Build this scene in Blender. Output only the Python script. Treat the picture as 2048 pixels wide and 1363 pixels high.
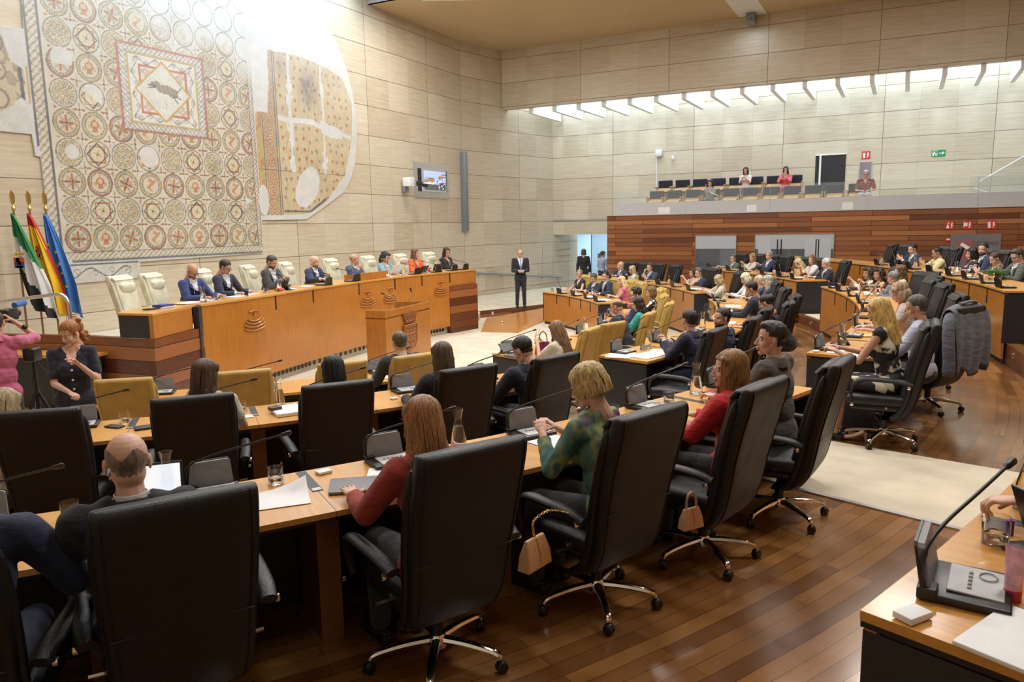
import bpy, bmesh, math, random
import numpy as np
from mathutils import Vector, Matrix

for _o in list(bpy.data.objects):
    bpy.data.objects.remove(_o)
scene = bpy.context.scene
COL = scene.collection
PI = math.pi
RNG = random.Random(7)
NR = np.random.RandomState(5)

# ------------------------------------------------------------------ camera
FPX, PITCH, ROLL, CAMZ = 1500.0, math.radians(8.72), math.radians(1.02), 2.5
cd = bpy.data.cameras.new('camera'); cam = bpy.data.objects.new('camera', cd); COL.objects.link(cam)
cd.sensor_width = 36.0; cd.lens = 36.0 * FPX / 2048.0; cd.clip_start = 0.05; cd.clip_end = 200
_fw = Vector((0, math.cos(PITCH), -math.sin(PITCH))); _dn = Vector((0, -math.sin(PITCH), -math.cos(PITCH))); _rt = Vector((1, 0, 0))
_r = math.cos(ROLL) * _rt + math.sin(ROLL) * _dn; _d = -math.sin(ROLL) * _rt + math.cos(ROLL) * _dn
_m = Matrix((( _r.x, -_d.x, -_fw.x, 0), (_r.y, -_d.y, -_fw.y, 0), (_r.z, -_d.z, -_fw.z, CAMZ), (0, 0, 0, 1)))
cam.matrix_world = _m
scene.camera = cam
cd.dof.use_dof = True; cd.dof.focus_distance = 15.0; cd.dof.aperture_fstop = 10.0

# ------------------------------------------------------------------ world, exposure
w = bpy.data.worlds.new('world'); scene.world = w; w.use_nodes = True
w.node_tree.nodes['Background'].inputs[0].default_value = (0.75, 0.85, 1.0, 1)
w.node_tree.nodes['Background'].inputs[1].default_value = 0.6
scene.view_settings.view_transform = 'Standard'; scene.view_settings.look = 'None'
scene.view_settings.exposure = -0.50; scene.view_settings.gamma = 1.0; scene.view_settings.use_curve_mapping = False

# ------------------------------------------------------------------ room axes (metres)
A0 = Vector((-7.81, 13.93, 0)); B1 = Vector((-1.567, 25.903, 0)); C1 = Vector((1.694, 29.72, 0)); KP = Vector((-0.206, 27.496, 0))
def azv(a): return Vector((math.sin(math.radians(a)), math.cos(math.radians(a)), 0))
D1, D2, DB = azv(27.54), azv(40.5), azv(117.54)     # mosaic wall, side wall, back wall
N1 = Vector((D1.y, -D1.x, 0))                        # from the mosaic wall into the hall
NB = -azv(27.54)                                     # from the back wall into the hall
CEIL = 8.55

def area(name, loc, sx, sy, power, color, rotz=0.0, tilt=(0, 0)):
    l = bpy.data.lights.new(name, 'AREA'); l.shape = 'RECTANGLE'; l.size = sx; l.size_y = sy; l.energy = power; l.color = color
    o = bpy.data.objects.new(name, l); COL.objects.link(o); o.location = loc
    o.rotation_euler = (tilt[0], tilt[1], rotz)
    return o
DAY = (0.66, 0.83, 1.0); WARM = (1.0, 0.975, 0.935)
# daylight through the skylight slot in front of the back wall
_p = C1 + DB * 9.0 + NB * 1.4
area('skylight_back', (_p.x, _p.y, 8.35), 19.0, 2.3, 2900, DAY, math.radians(-27.54))
# daylight through the skylight above the mosaic
_p = A0 + D1 * 3.0 + N1 * 0.95
area('skylight_mosaic', (_p.x, _p.y, 8.75), 10.0, 1.5, 620, DAY, math.radians(90 - 27.54))
# ceiling lamps
for i, (lx, ly, pw) in enumerate([(-3, 6.5, 230), (1.5, 8.5, 330), (5, 12, 330), (0, 15, 360), (-3.0, 12, 330), (3.0, 17.5, 300), (8.0, 14.5, 330), (4.5, 5.0, 300), (0.5, 0.5, 60), (9.5, 9.5, 260), (-1.5, 20.5, 260), (-7, 6.5, 110)]):
    area('ceiling_lamp_light', (lx, ly, CEIL - 0.12), 1.3, 1.3, pw, WARM)

# ------------------------------------------------------------------ node materials
def nmat(name):
    m = bpy.data.materials.new(name); m.use_nodes = True
    nt = m.node_tree; b = nt.nodes['Principled BSDF']
    return m, nt, b
def L(nt, a, b): nt.links.new(a, b)
def ramp(nt, fac, stops):
    r = nt.nodes.new('ShaderNodeValToRGB'); e = r.color_ramp.elements
    e[0].position, e[0].color = stops[0][0], (*stops[0][1], 1)
    e[1].position, e[1].color = stops[-1][0], (*stops[-1][1], 1)
    for p, c in stops[1:-1]:
        x = e.new(p); x.color = (*c, 1)
    L(nt, fac, r.inputs[0]); return r
def mapping(nt, scale=(1, 1, 1), kind='UV', rot=(0, 0, 0), loc=(0, 0, 0)):
    tc = nt.nodes.new('ShaderNodeTexCoord'); mp = nt.nodes.new('ShaderNodeMapping')
    mp.inputs['Scale'].default_value = scale; mp.inputs['Rotation'].default_value = rot; mp.inputs['Location'].default_value = loc
    L(nt, tc.outputs[kind], mp.inputs[0]); return mp
def noise(nt, vec, scale, detail=3, rough=0.5):
    n = nt.nodes.new('ShaderNodeTexNoise'); n.inputs['Scale'].default_value = scale
    n.inputs['Detail'].default_value = detail; n.inputs['Roughness'].default_value = rough
    L(nt, vec, n.inputs['Vector']); return n
def mix(nt, fac, a, b, mode='MIX'):
    n = nt.nodes.new('ShaderNodeMix'); n.data_type = 'RGBA'; n.blend_type = mode
    for sock, v in ((n.inputs[0], fac), (n.inputs[6], a), (n.inputs[7], b)):
        if hasattr(v, 'is_linked') or hasattr(v, 'links'): L(nt, v, sock)
        elif isinstance(v, (int, float)): sock.default_value = v
        else: sock.default_value = (*v, 1)
    return n.outputs[2]
def bump(nt, b, h, strength, dist=0.01):
    n = nt.nodes.new('ShaderNodeBump'); n.inputs['Strength'].default_value = strength; n.inputs['Distance'].default_value = dist
    L(nt, h, n.inputs['Height']); L(nt, n.outputs[0], b.inputs['Normal'])

def plain(name, c, rough=0.5, metal=0.0, var=0.08, nscale=30, bmp=0.0, kind='Object', spec=0.5, coat=0.0, sheen=0.0):
    m, nt, b = nmat(name)
    mp = mapping(nt, kind=kind); n = noise(nt, mp.outputs[0], nscale)
    r = ramp(nt, n.outputs['Fac'], [(0.3, tuple(x * (1 - var) for x in c)), (0.7, tuple(min(1, x * (1 + var)) for x in c))])
    L(nt, r.outputs[0], b.inputs['Base Color'])
    b.inputs['Roughness'].default_value = rough; b.inputs['Metallic'].default_value = metal
    b.inputs['Specular IOR Level'].default_value = spec; b.inputs['Coat Weight'].default_value = coat
    b.inputs['Sheen Weight'].default_value = sheen
    if bmp: bump(nt, b, n.outputs['Fac'], bmp, 0.004)
    return m
def leather(name, c, rough=0.38):
    m, nt, b = nmat(name)
    mp = mapping(nt, kind='Object'); n = noise(nt, mp.outputs[0], 9, 4)
    mp2 = mapping(nt, (2.5, 2.5, 14), kind='Object'); n2 = noise(nt, mp2.outputs[0], 2.2, 3, 0.6)
    v = nt.nodes.new('ShaderNodeTexVoronoi'); v.inputs['Scale'].default_value = 260; L(nt, mp.outputs[0], v.inputs['Vector'])
    r = ramp(nt, n.outputs['Fac'], [(0.3, tuple(x * 0.86 for x in c)), (0.7, tuple(min(1, x * 1.12) for x in c))])
    L(nt, r.outputs[0], b.inputs['Base Color'])
    rr = ramp(nt, n.outputs['Fac'], [(0.3, (rough - .06,) * 3), (0.75, (rough + .1,) * 3)]); L(nt, rr.outputs[0], b.inputs['Roughness'])
    mm = nt.nodes.new('ShaderNodeMath'); mm.operation = 'MULTIPLY_ADD'; L(nt, n2.outputs['Fac'], mm.inputs[0]); mm.inputs[1].default_value = 2.2
    L(nt, v.outputs['Distance'], mm.inputs[2])
    bump(nt, b, mm.outputs[0], 0.28, 0.006)
    return m
def wood(name, stops, scale=(1.5, 26, 26), rough=0.28, coat=0.3, kind='UV', nsc=1.6):
    m, nt, b = nmat(name)
    mp = mapping(nt, scale, kind=kind); n = noise(nt, mp.outputs[0], nsc, 5, 0.55)
    mp2 = mapping(nt, (0.8, 2.2, 2.2), kind=kind); n2 = noise(nt, mp2.outputs[0], 1.1, 2)
    mm = nt.nodes.new('ShaderNodeMath'); mm.operation = 'MULTIPLY_ADD'; L(nt, n.outputs['Fac'], mm.inputs[0]); mm.inputs[1].default_value = 0.6
    m3 = nt.nodes.new('ShaderNodeMath'); m3.operation = 'MULTIPLY'; L(nt, n2.outputs['Fac'], m3.inputs[0]); m3.inputs[1].default_value = 0.4
    L(nt, m3.outputs[0], mm.inputs[2])
    r = ramp(nt, mm.outputs[0], stops)
    L(nt, r.outputs[0], b.inputs['Base Color']); b.inputs['Roughness'].default_value = rough; b.inputs['Coat Weight'].default_value = coat
    b.inputs['Coat Roughness'].default_value = 0.12
    return m
def planks(name, stops, bw, bh, rough=0.3, gap=0.006, gapcol=(0.02, 0.008, 0.004), coat=0.2, scratches=False, bmp=0.5):
    m, nt, b = nmat(name)
    mp = mapping(nt)
    br = nt.nodes.new('ShaderNodeTexBrick'); br.offset = 0.37; br.offset_frequency = 2; br.squash = 1.0
    br.inputs['Color1'].default_value = (0, 0, 0, 1); br.inputs['Color2'].default_value = (1, 1, 1, 1); br.inputs['Mortar'].default_value = (.5, .5, .5, 1)
    br.inputs['Scale'].default_value = 1.0; br.inputs['Brick Width'].default_value = bw; br.inputs['Row Height'].default_value = bh
    br.inputs['Mortar Size'].default_value = gap; br.inputs['Mortar Smooth'].default_value = 0.1; br.inputs['Bias'].default_value = 0.0
    L(nt, mp.outputs[0], br.inputs['Vector'])
    mp2 = mapping(nt, (1.4, 22, 1)); n = noise(nt, mp2.outputs[0], 2.0, 5, 0.6)
    mm = nt.nodes.new('ShaderNodeMath'); mm.operation = 'MULTIPLY_ADD'; L(nt, n.outputs['Fac'], mm.inputs[0]); mm.inputs[1].default_value = 0.34
    m3 = nt.nodes.new('ShaderNodeMath'); m3.operation = 'MULTIPLY_ADD'; L(nt, br.outputs['Color'], m3.inputs[0]); m3.inputs[1].default_value = 0.72; m3.inputs[2].default_value = -0.05
    L(nt, m3.outputs[0], mm.inputs[2])
    r = ramp(nt, mm.outputs[0], stops)
    c = mix(nt, br.outputs['Fac'], r.outputs[0], gapcol)
    if scratches:
        mp4 = mapping(nt, (3, 40, 1), rot=(0, 0, 0.9)); n4 = noise(nt, mp4.outputs[0], 3.0, 6, 0.75)
        r4 = ramp(nt, n4.outputs['Fac'], [(0.66, (0, 0, 0)), (0.74, (1, 1, 1))])
        mp5 = mapping(nt, (1, 1, 1)); n5 = noise(nt, mp5.outputs[0], 0.9, 3)
        r5 = ramp(nt, n5.outputs['Fac'], [(0.45, (0, 0, 0)), (0.62, (.22, .22, .22))])
        f = mix(nt, 1.0, r4.outputs[0], r5.outputs[0], 'MULTIPLY')
        c = mix(nt, f, c, (0.62, 0.42, 0.28))
    L(nt, c, b.inputs['Base Color'])
    nr = noise(nt, mp.outputs[0], 1.3, 4); rr = ramp(nt, nr.outputs['Fac'], [(0.35, (rough - .08,) * 3), (0.7, (rough + .1,) * 3)])
    L(nt, rr.outputs[0], b.inputs['Roughness']); b.inputs['Coat Weight'].default_value = coat; b.inputs['Coat Roughness'].default_value = .15
    inv = nt.nodes.new('ShaderNodeMath'); inv.operation = 'SUBTRACT'; inv.inputs[0].default_value = 1.0; L(nt, br.outputs['Fac'], inv.inputs[1])
    if bmp: bump(nt, b, inv.outputs[0], bmp, 0.008)
    return m
def travertine(name, stops, rough=0.45):
    m, nt, b = nmat(name); mp = mapping(nt)
    br = nt.nodes.new('ShaderNodeTexBrick'); br.offset = 0.0; br.squash = 1.0
    br.inputs['Color1'].default_value = (0, 0, 0, 1); br.inputs['Color2'].default_value = (1, 1, 1, 1); br.inputs['Mortar'].default_value = (.5, .5, .5, 1)
    br.inputs['Scale'].default_value = 1.0; br.inputs['Brick Width'].default_value = 1.0; br.inputs['Row Height'].default_value = 0.8
    br.inputs['Mortar Size'].default_value = 0.0; L(nt, mp.outputs[0], br.inputs['Vector'])
    # joints: every course of 0.8 m and every third block of 1 m is a dark open joint, the others hairlines
    sep = nt.nodes.new('ShaderNodeSeparateXYZ'); L(nt, mp.outputs[0], sep.inputs[0])
    def joint(sock, period, half):
        a = nt.nodes.new('ShaderNodeMath'); a.operation = 'PINGPONG'; L(nt, sock, a.inputs[0]); a.inputs[1].default_value = period / 2
        c = nt.nodes.new('ShaderNodeMath'); c.operation = 'LESS_THAN'; L(nt, a.outputs[0], c.inputs[0]); c.inputs[1].default_value = half
        return c.outputs[0]
    j1 = joint(sep.outputs[1], 0.8, 0.0075); j2 = joint(sep.outputs[0], 3.0, 0.0075); j3 = joint(sep.outputs[0], 1.0, 0.004)
    mp2 = mapping(nt, (0.7, 11, 1)); n = noise(nt, mp2.outputs[0], 1.7, 6, 0.62)
    mp3 = mapping(nt, (1, 3, 1)); n3 = noise(nt, mp3.outputs[0], 3.2, 5, 0.6)
    mm = nt.nodes.new('ShaderNodeMath'); mm.operation = 'MULTIPLY_ADD'; L(nt, n.outputs['Fac'], mm.inputs[0]); mm.inputs[1].default_value = 0.62
    m3 = nt.nodes.new('ShaderNodeMath'); m3.operation = 'MULTIPLY'; L(nt, br.outputs['Color'], m3.inputs[0]); m3.inputs[1].default_value = 0.22
    m4 = nt.nodes.new('ShaderNodeMath'); m4.operation = 'MULTIPLY_ADD'; L(nt, n3.outputs['Fac'], m4.inputs[0]); m4.inputs[1].default_value = 0.16; L(nt, m3.outputs[0], m4.inputs[2])
    L(nt, m4.outputs[0], mm.inputs[2])
    r = ramp(nt, mm.outputs[0], stops)
    c = mix(nt, j3, r.outputs[0], tuple(x * .78 for x in stops[1][1]))
    mx = nt.nodes.new('ShaderNodeMath'); mx.operation = 'MAXIMUM'; L(nt, j1, mx.inputs[0]); L(nt, j2, mx.inputs[1])
    c = mix(nt, mx.outputs[0], c, (0.16, 0.12, 0.08))
    L(nt, c, b.inputs['Base Color']); b.inputs['Roughness'].default_value = rough
    return m
def emit(name, c, s):
    m, nt, b = nmat(name); b.inputs['Base Color'].default_value = (*c, 1); b.inputs['Emission Color'].default_value = (*c, 1)
    b.inputs['Emission Strength'].default_value = s; b.inputs['Roughness'].default_value = 0.4; return m
def glassy(name, c=(1, 1, 1), rough=0.0, ior=1.45):
    m, nt, b = nmat(name); b.inputs['Base Color'].default_value = (*c, 1); b.inputs['Roughness'].default_value = rough
    b.inputs['Transmission Weight'].default_value = 1.0; b.inputs['IOR'].default_value = ior; return m
def sheet_glass(name, tint, alpha, rough=0.05):
    m, nt, b = nmat(name); b.inputs['Base Color'].default_value = (*tint, 1); b.inputs['Roughness'].default_value = rough
    b.inputs['Alpha'].default_value = alpha; return m
def vcol(name, rough=0.75, attr='Col'):
    m, nt, b = nmat(name); a = nt.nodes.new('ShaderNodeVertexColor'); a.layer_name = attr
    L(nt, a.outputs[0], b.inputs['Base Color']); b.inputs['Roughness'].default_value = rough; return m

M = {}
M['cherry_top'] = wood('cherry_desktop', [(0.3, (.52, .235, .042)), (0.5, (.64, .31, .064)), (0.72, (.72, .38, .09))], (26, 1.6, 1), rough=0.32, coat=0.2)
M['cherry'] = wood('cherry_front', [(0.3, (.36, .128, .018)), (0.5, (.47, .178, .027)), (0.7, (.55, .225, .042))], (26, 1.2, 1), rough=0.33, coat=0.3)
M['redwood'] = planks('reddish_planks', [(0.15, (.085, .022, .010)), (0.45, (.20, .060, .022)), (0.8, (.34, .12, .040))], 2.3, 0.19, rough=.34)
M['jatoba'] = planks('jatoba_floor', [(0.1, (.135, .053, .015)), (0.4, (.195, .082, .022)), (0.65, (.25, .110, .031)), (0.9, (.32, .152, .048))], 1.6, 0.098, rough=.25, gap=.0018, gapcol=(.05, .018, .008), coat=.25, scratches=True, bmp=0)
M['slatwall'] = planks('slat_wall', [(0.12, (.115, .034, .011)), (0.4, (.23, .074, .021)), (0.65, (.33, .118, .034)), (0.95, (.47, .20, .06))], 2.6, 0.145, rough=.42, gap=.007, gapcol=(.03, .01, .005))
M['trav'] = travertine('travertine', [(0.3, (.47, .385, .265)), (0.47, (.575, .49, .36)), (0.62, (.64, .56, .43)), (0.8, (.70, .63, .51))])
M['carpet'] = plain('cream_carpet', (.60, .53, .41), rough=.95, var=.10, nscale=3.0, bmp=.1, spec=.1)
M['ceil'] = plain('ceiling_board', (.56, .42, .25), rough=.75, var=.05, nscale=1.2)
M['white'] = plain('white_paint', (.80, .81, .82), rough=.5, var=.02)
M['black_panel'] = plain('black_panel', (.022, .022, .025), rough=.45, var=.15, nscale=60, bmp=.1)
M['black'] = plain('black_plastic', (.012, .012, .013), rough=.35, var=.1)
M['grey_pl'] = plain('grey_plastic', (.22, .22, .225), rough=.42, var=.05)
M['greylt'] = plain('light_grey_plastic', (.50, .51, .52), rough=.4, var=.04)
M['steel'] = plain('brushed_steel', (.62, .62, .63), rough=.3, metal=1.0, var=.05, nscale=80)
M['chrome'] = plain('chrome', (.85, .85, .86), rough=.09, metal=1.0, var=.01)
M['greymetal'] = plain('grey_metal', (.26, .28, .31), rough=.4, metal=.5, var=.04)
M['leather_black'] = leather('black_leather', (.0085, .009, .011), .36)
M['leather_tan'] = leather('mustard_leather', (.50, .335, .085), .42)
M['leather_cream'] = leather('cream_leather', (.72, .69, .53), .42)
M['paper'] = plain('white_paper', (.86, .87, .88), rough=.7, var=.015)
M['glass'] = glassy('clear_glass')
M['water'] = glassy('water', (.97, .99, 1.0), 0.0, 1.33)
M['brass'] = plain('brass', (.62, .44, .16), rough=.3, metal=1.0, var=.05)
M['blue_fab'] = plain('navy_seat_fabric', (.020, .024, .045), rough=.85, var=.2, nscale=90)
M['seatwood'] = wood('beech_seat', [(0.3, (.52, .28, .10)), (0.7, (.68, .40, .16))], (1.5, 20, 1), kind='Object')
M['red_sign'] = plain('red_sign', (.62, .03, .025), rough=.45, var=.02)
M['green_sign'] = plain('green_sign', (.01, .30, .12), rough=.45, var=.02)
M['sign_white'] = plain('sign_white', (.85, .85, .83), rough=.5, var=.01)
M['screen'] = emit('lit_screen', (.85, .92, 1.0), 1.1)
M['frost'] = sheet_glass('frosted_glass', (.52, .56, .60), .93, .35)
M['clearpane'] = sheet_glass('clear_pane', (.60, .70, .70), .13, .03)
M['darkpane'] = sheet_glass('dark_pane', (.05, .055, .06), .80, .05)
M['gold'] = plain('gold', (.75, .53, .15), rough=.25, metal=1.0, var=.03)
M['skin1'] = plain('skin_fair', (.66, .40, .29), rough=.5, var=.07, nscale=14)
M['skin2'] = plain('skin_medium', (.55, .30, .20), rough=.5, var=.07, nscale=14)
M['skin3'] = plain('skin_tan', (.47, .24, .15), rough=.5, var=.07, nscale=14)
for s in ('skin1', 'skin2', 'skin3'): M[s].node_tree.nodes['Principled BSDF'].inputs['Subsurface Weight'].default_value = 0.0
M['lips'] = plain('lips', (.50, .21, .165), rough=.4, var=.03)
M['eye'] = plain('eye_white', (.50, .46, .43), rough=.35, var=.01)
M['iris'] = plain('iris_dark', (.03, .02, .015), rough=.15, var=.05)

_cache = {}
def cloth(c, rough=.8):
    k = ('cloth',) + tuple(round(x, 3) for x in c)
    if k not in _cache:
        m, nt, b = nmat('cloth_fabric')
        mp = mapping(nt, kind='Object'); n = noise(nt, mp.outputs[0], 6, 4, .6); w_ = noise(nt, mp.outputs[0], 420, 2)
        r = ramp(nt, n.outputs['Fac'], [(0.3, tuple(x * .85 for x in c)), (0.7, tuple(min(1, x * 1.1) for x in c))])
        L(nt, r.outputs[0], b.inputs['Base Color']); b.inputs['Roughness'].default_value = rough; b.inputs['Sheen Weight'].default_value = .15
        mp2 = mapping(nt, (1, 1, 2.6), kind='Object', rot=(.5, .3, 0)); n2 = noise(nt, mp2.outputs[0], 7, 3, .55)
        mm = nt.nodes.new('ShaderNodeMath'); mm.operation = 'MULTIPLY_ADD'; L(nt, n2.outputs['Fac'], mm.inputs[0]); mm.inputs[1].default_value = 8.0
        L(nt, w_.outputs['Fac'], mm.inputs[2]); bump(nt, b, mm.outputs[0], .5, .010)
        _cache[k] = m
    return _cache[k]
def print_cloth(name, cols, scale=9, mode='noise'):
    if name in _cache: return _cache[name]
    m, nt, b = nmat(name)
    if mode == 'stripe':
        mp = mapping(nt, (1, 1, 1), kind='Object', rot=(.35, .2, 0)); wv = nt.nodes.new('ShaderNodeTexWave'); wv.bands_direction = 'Z'; wv.inputs['Scale'].default_value = scale
        wv.inputs['Distortion'].default_value = 2.0; L(nt, mp.outputs[0], wv.inputs['Vector']); fac = wv.outputs['Fac']
    elif mode == 'dots':
        mp = mapping(nt, kind='Object'); v = nt.nodes.new('ShaderNodeTexVoronoi'); v.inputs['Scale'].default_value = scale; L(nt, mp.outputs[0], v.inputs['Vector']); fac = v.outputs['Distance']
    else:
        mp = mapping(nt, kind='Object'); n = noise(nt, mp.outputs[0], scale, 3, .5); fac = n.outputs['Fac']
    r = ramp(nt, fac, cols); r.color_ramp.interpolation = 'CONSTANT' if mode == 'dots' else 'LINEAR'
    L(nt, r.outputs[0], b.inputs['Base Color']); b.inputs['Roughness'].default_value = .7
    n2 = noise(nt, mapping(nt, kind='Object').outputs[0], 9, 3); bump(nt, b, n2.outputs['Fac'], .35, .02)
    _cache[name] = m; return m
def hairmat(c):
    k = ('hair',) + tuple(round(x, 3) for x in c)
    if k not in _cache:
        m, nt, b = nmat('hair_strands')
        mp = mapping(nt, (1, 1, .12), kind='Object'); n = noise(nt, mp.outputs[0], 130, 4, .6)
        mp2 = mapping(nt, (1, 1, .4), kind='Object'); n2 = noise(nt, mp2.outputs[0], 16, 3, .6)
        mm = nt.nodes.new('ShaderNodeMath'); mm.operation = 'MULTIPLY_ADD'; L(nt, n.outputs['Fac'], mm.inputs[0]); mm.inputs[1].default_value = .55
        m3 = nt.nodes.new('ShaderNodeMath'); m3.operation = 'MULTIPLY'; L(nt, n2.outputs['Fac'], m3.inputs[0]); m3.inputs[1].default_value = .45
        L(nt, m3.outputs[0], mm.inputs[2])
        r = ramp(nt, mm.outputs[0], [(0.36, tuple(x * .42 for x in c)), (0.5, c), (0.64, tuple(min(1, x * 1.55 + .01) for x in c))])
        L(nt, r.outputs[0], b.inputs['Base Color']); b.inputs['Roughness'].default_value = .42; b.inputs['Specular IOR Level'].default_value = .45
        bump(nt, b, n.outputs['Fac'], .7, .004)
        _cache[k] = m
    return _cache[k]

# ------------------------------------------------------------------ mesh helpers
class MB:
    """collects shapes into one mesh"""
    def __init__(s): s.v = []; s.f = []; s.mi = []; s.uv = []
    def add(s, vs, fs, mi=0, uvs=None):
        o = len(s.v); s.v += [tuple(v) for v in vs]
        for i, f in enumerate(fs):
            s.f.append([o + k for k in f]); s.mi.append(mi); s.uv.append(uvs[i] if uvs else None)
        return s
    def box(s, c, d, R=None, mi=0, bev=0.0):
        x, y, z = d[0] / 2, d[1] / 2, d[2] / 2
        if bev <= 0:
            vs = [Vector((a * x, b * y, q * z)) for q in (-1, 1) for b in (-1, 1) for a in (-1, 1)]
            fs = [(0, 2, 3, 1), (4, 5, 7, 6), (0, 1, 5, 4), (2, 6, 7, 3), (0, 4, 6, 2), (1, 3, 7, 5)]
        else:
            bm = bmesh.new(); bmesh.ops.create_cube(bm, size=1)
            for v in bm.verts: v.co = Vector((v.co.x * d[0], v.co.y * d[1], v.co.z * d[2]))
            bmesh.ops.bevel(bm, geom=bm.edges[:], offset=bev, segments=3, profile=.5, affect='EDGES')
            vs = [v.co.copy() for v in bm.verts]; fs = [[v.index for v in f.verts] for f in bm.faces]; bm.free()
        if R is not None: vs = [R @ v for v in vs]
        c = Vector(c); return s.add([v + c for v in vs], fs, mi)
    def tube(s, pts, r, n=8, mi=0, cap=True, flat=1.0, up=None):
        pts = [Vector(p) for p in pts]; rs = r if isinstance(r, (list, tuple)) else [r] * len(pts)
        vs = []; fs = []; pu = None
        for i, p in enumerate(pts):
            t = (pts[min(i + 1, len(pts) - 1)] - pts[max(i - 1, 0)]).normalized()
            if pu is None:
                u = Vector(up) if up else (Vector((0, 0, 1)) if abs(t.z) < .9 else Vector((1, 0, 0)))
            else: u = pu
            u = (u - t * u.dot(t)).normalized(); pu = u; w_ = t.cross(u)
            for k in range(n):
                a = 2 * PI * k / n; vs.append(p + u * math.sin(a) * rs[i] * flat + w_ * math.cos(a) * rs[i])
        for i in range(len(pts) - 1):
            for k in range(n):
                fs.append((i * n + k, i * n + (k + 1) % n, (i + 1) * n + (k + 1) % n, (i + 1) * n + k))
        if cap: fs.append(tuple(range(n))[::-1]); fs.append(tuple((len(pts) - 1) * n + k for k in range(n)))
        return s.add(vs, fs, mi)
    def lathe(s, prof, n=20, c=(0, 0, 0), R=None, mi=0):
        vs = []; fs = []; c = Vector(c)
        for r, z in prof:
            for k in range(n):
                a = 2 * PI * k / n; v = Vector((r * math.cos(a), r * math.sin(a), z)); vs.append((R @ v if R is not None else v) + c)
        for i in range(len(prof) - 1):
            for k in range(n): fs.append((i * n + k, i * n + (k + 1) % n, (i + 1) * n + (k + 1) % n, (i + 1) * n + k))
        if prof[0][0] > 1e-5: fs.append(tuple(range(n))[::-1])
        if prof[-1][0] > 1e-5: fs.append(tuple((len(prof) - 1) * n + k for k in range(n)))
        return s.add(vs, fs, mi)
    def ell(s, c, r, R=None, mi=0, seg=12, rings=8):
        c = Vector(c); vs = []; fs = []
        for i in range(rings + 1):
            p = PI * i / rings
            for k in range(seg):
                a = 2 * PI * k / seg; v = Vector((r[0] * math.sin(p) * math.cos(a), r[1] * math.sin(p) * math.sin(a), r[2] * math.cos(p)))
                vs.append((R @ v if R is not None else v) + c)
        for i in range(rings):
            for k in range(seg): fs.append((i * seg + k, (i + 1) * seg + k, (i + 1) * seg + (k + 1) % seg, i * seg + (k + 1) % seg))
        return s.add(vs, fs, mi)
    def prism(s, poly, z0, z1, mi=0, holes=None):
        n = len(poly); vs = [(x, y, z0) for x, y in poly] + [(x, y, z1) for x, y in poly]
        a = sum(poly[i][0] * poly[(i + 1) % n][1] - poly[(i + 1) % n][0] * poly[i][1] for i in range(n))
        fs = [(i, (i + 1) % n, n + (i + 1) % n, n + i) for i in range(n)] + [tuple(range(n))[::-1], tuple(range(n, 2 * n))]
        if a < 0: fs = [tuple(reversed(f)) for f in fs]
        return s.add(vs, fs, mi)
    def ring(s, c, r0, r1, t0, t1, z0, z1, n=None, mi=0):
        """arc-shaped slab, angles in degrees, with arc-length UVs"""
        n = n or max(2, int(abs(t1 - t0) / 1.5) + 1); vs = []; fs = []; uv = []
        for i in range(n + 1):
            a = math.radians(t0 + (t1 - t0) * i / n); cs, sn = math.cos(a), math.sin(a)
            for r, z in ((r0, z0), (r1, z0), (r1, z1), (r0, z1)): vs.append((c[0] + r * cs, c[1] + r * sn, z))
        rm = (r0 + r1) / 2
        for i in range(n):
            u0, u1 = math.radians(t0 + (t1 - t0) * i / n) * rm, math.radians(t0 + (t1 - t0) * (i + 1) / n) * rm; o = i * 4; q = o + 4
            fs.append((o + 3, o + 2, q + 2, q + 3)); uv.append(((u0, r0), (u0, r1), (u1, r1), (u1, r0)))
            fs.append((o, q, q + 1, o + 1)); uv.append(((u0, r0), (u1, r0), (u1, r1), (u0, r1)))
            fs.append((o, o + 3, q + 3, q)); uv.append(((u0, z0), (u0, z1), (u1, z1), (u1, z0)))
            fs.append((o + 1, q + 1, q + 2, o + 2)); uv.append(((u0, z0), (u1, z0), (u1, z1), (u0, z1)))
        fs.append((0, 1, 2, 3)); uv.append(((r0, z0), (r1, z0), (r1, z1), (r0, z1)))
        o = n * 4; fs.append((o + 3, o + 2, o + 1, o)); uv.append(((r0, z1), (r1, z1), (r1, z0), (r0, z0)))
        return s.add(vs, fs, mi, uv)
    def build(s, name, mats, parent=None, smooth=True, uv=True, angle=40):
        me = bpy.data.meshes.new(name); me.from_pydata(s.v, [], s.f)
        mats = mats if isinstance(mats, (list, tuple)) else [mats]
        for m in mats: me.materials.append(m)
        if len(mats) > 1: me.polygons.foreach_set('material_index', s.mi)
        if uv:
            l = me.uv_layers.new(name='UVMap'); d = l.data; V = s.v
            for p in me.polygons:
                u = s.uv[p.index]
                if u:
                    for k, li in enumerate(p.loop_indices): d[li].uv = u[k]
                else:
                    nx, ny, nz = abs(p.normal.x), abs(p.normal.y), abs(p.normal.z)
                    for li, vi in zip(p.loop_indices, p.vertices):
                        x, y, z = V[vi]
                        if nz >= nx and nz >= ny: d[li].uv = (x, y)
                        elif ny >= nx: d[li].uv = (x, z)
                        else: d[li].uv = (y, z)
        if smooth:
            me.shade_smooth()
            me.set_sharp_from_angle(angle=math.radians(angle))
        return link(name, me, parent)
def link(name, me, parent=None):
    o = bpy.data.objects.new(name, me); COL.objects.link(o)
    if parent is not None: o.parent = parent
    return o
def tag(o, label=None, cat=None, group=None, kind=None):
    if label: o['label'] = label
    if cat: o['category'] = cat
    if group: o['group'] = group
    if kind: o['kind'] = kind
    return o
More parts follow.
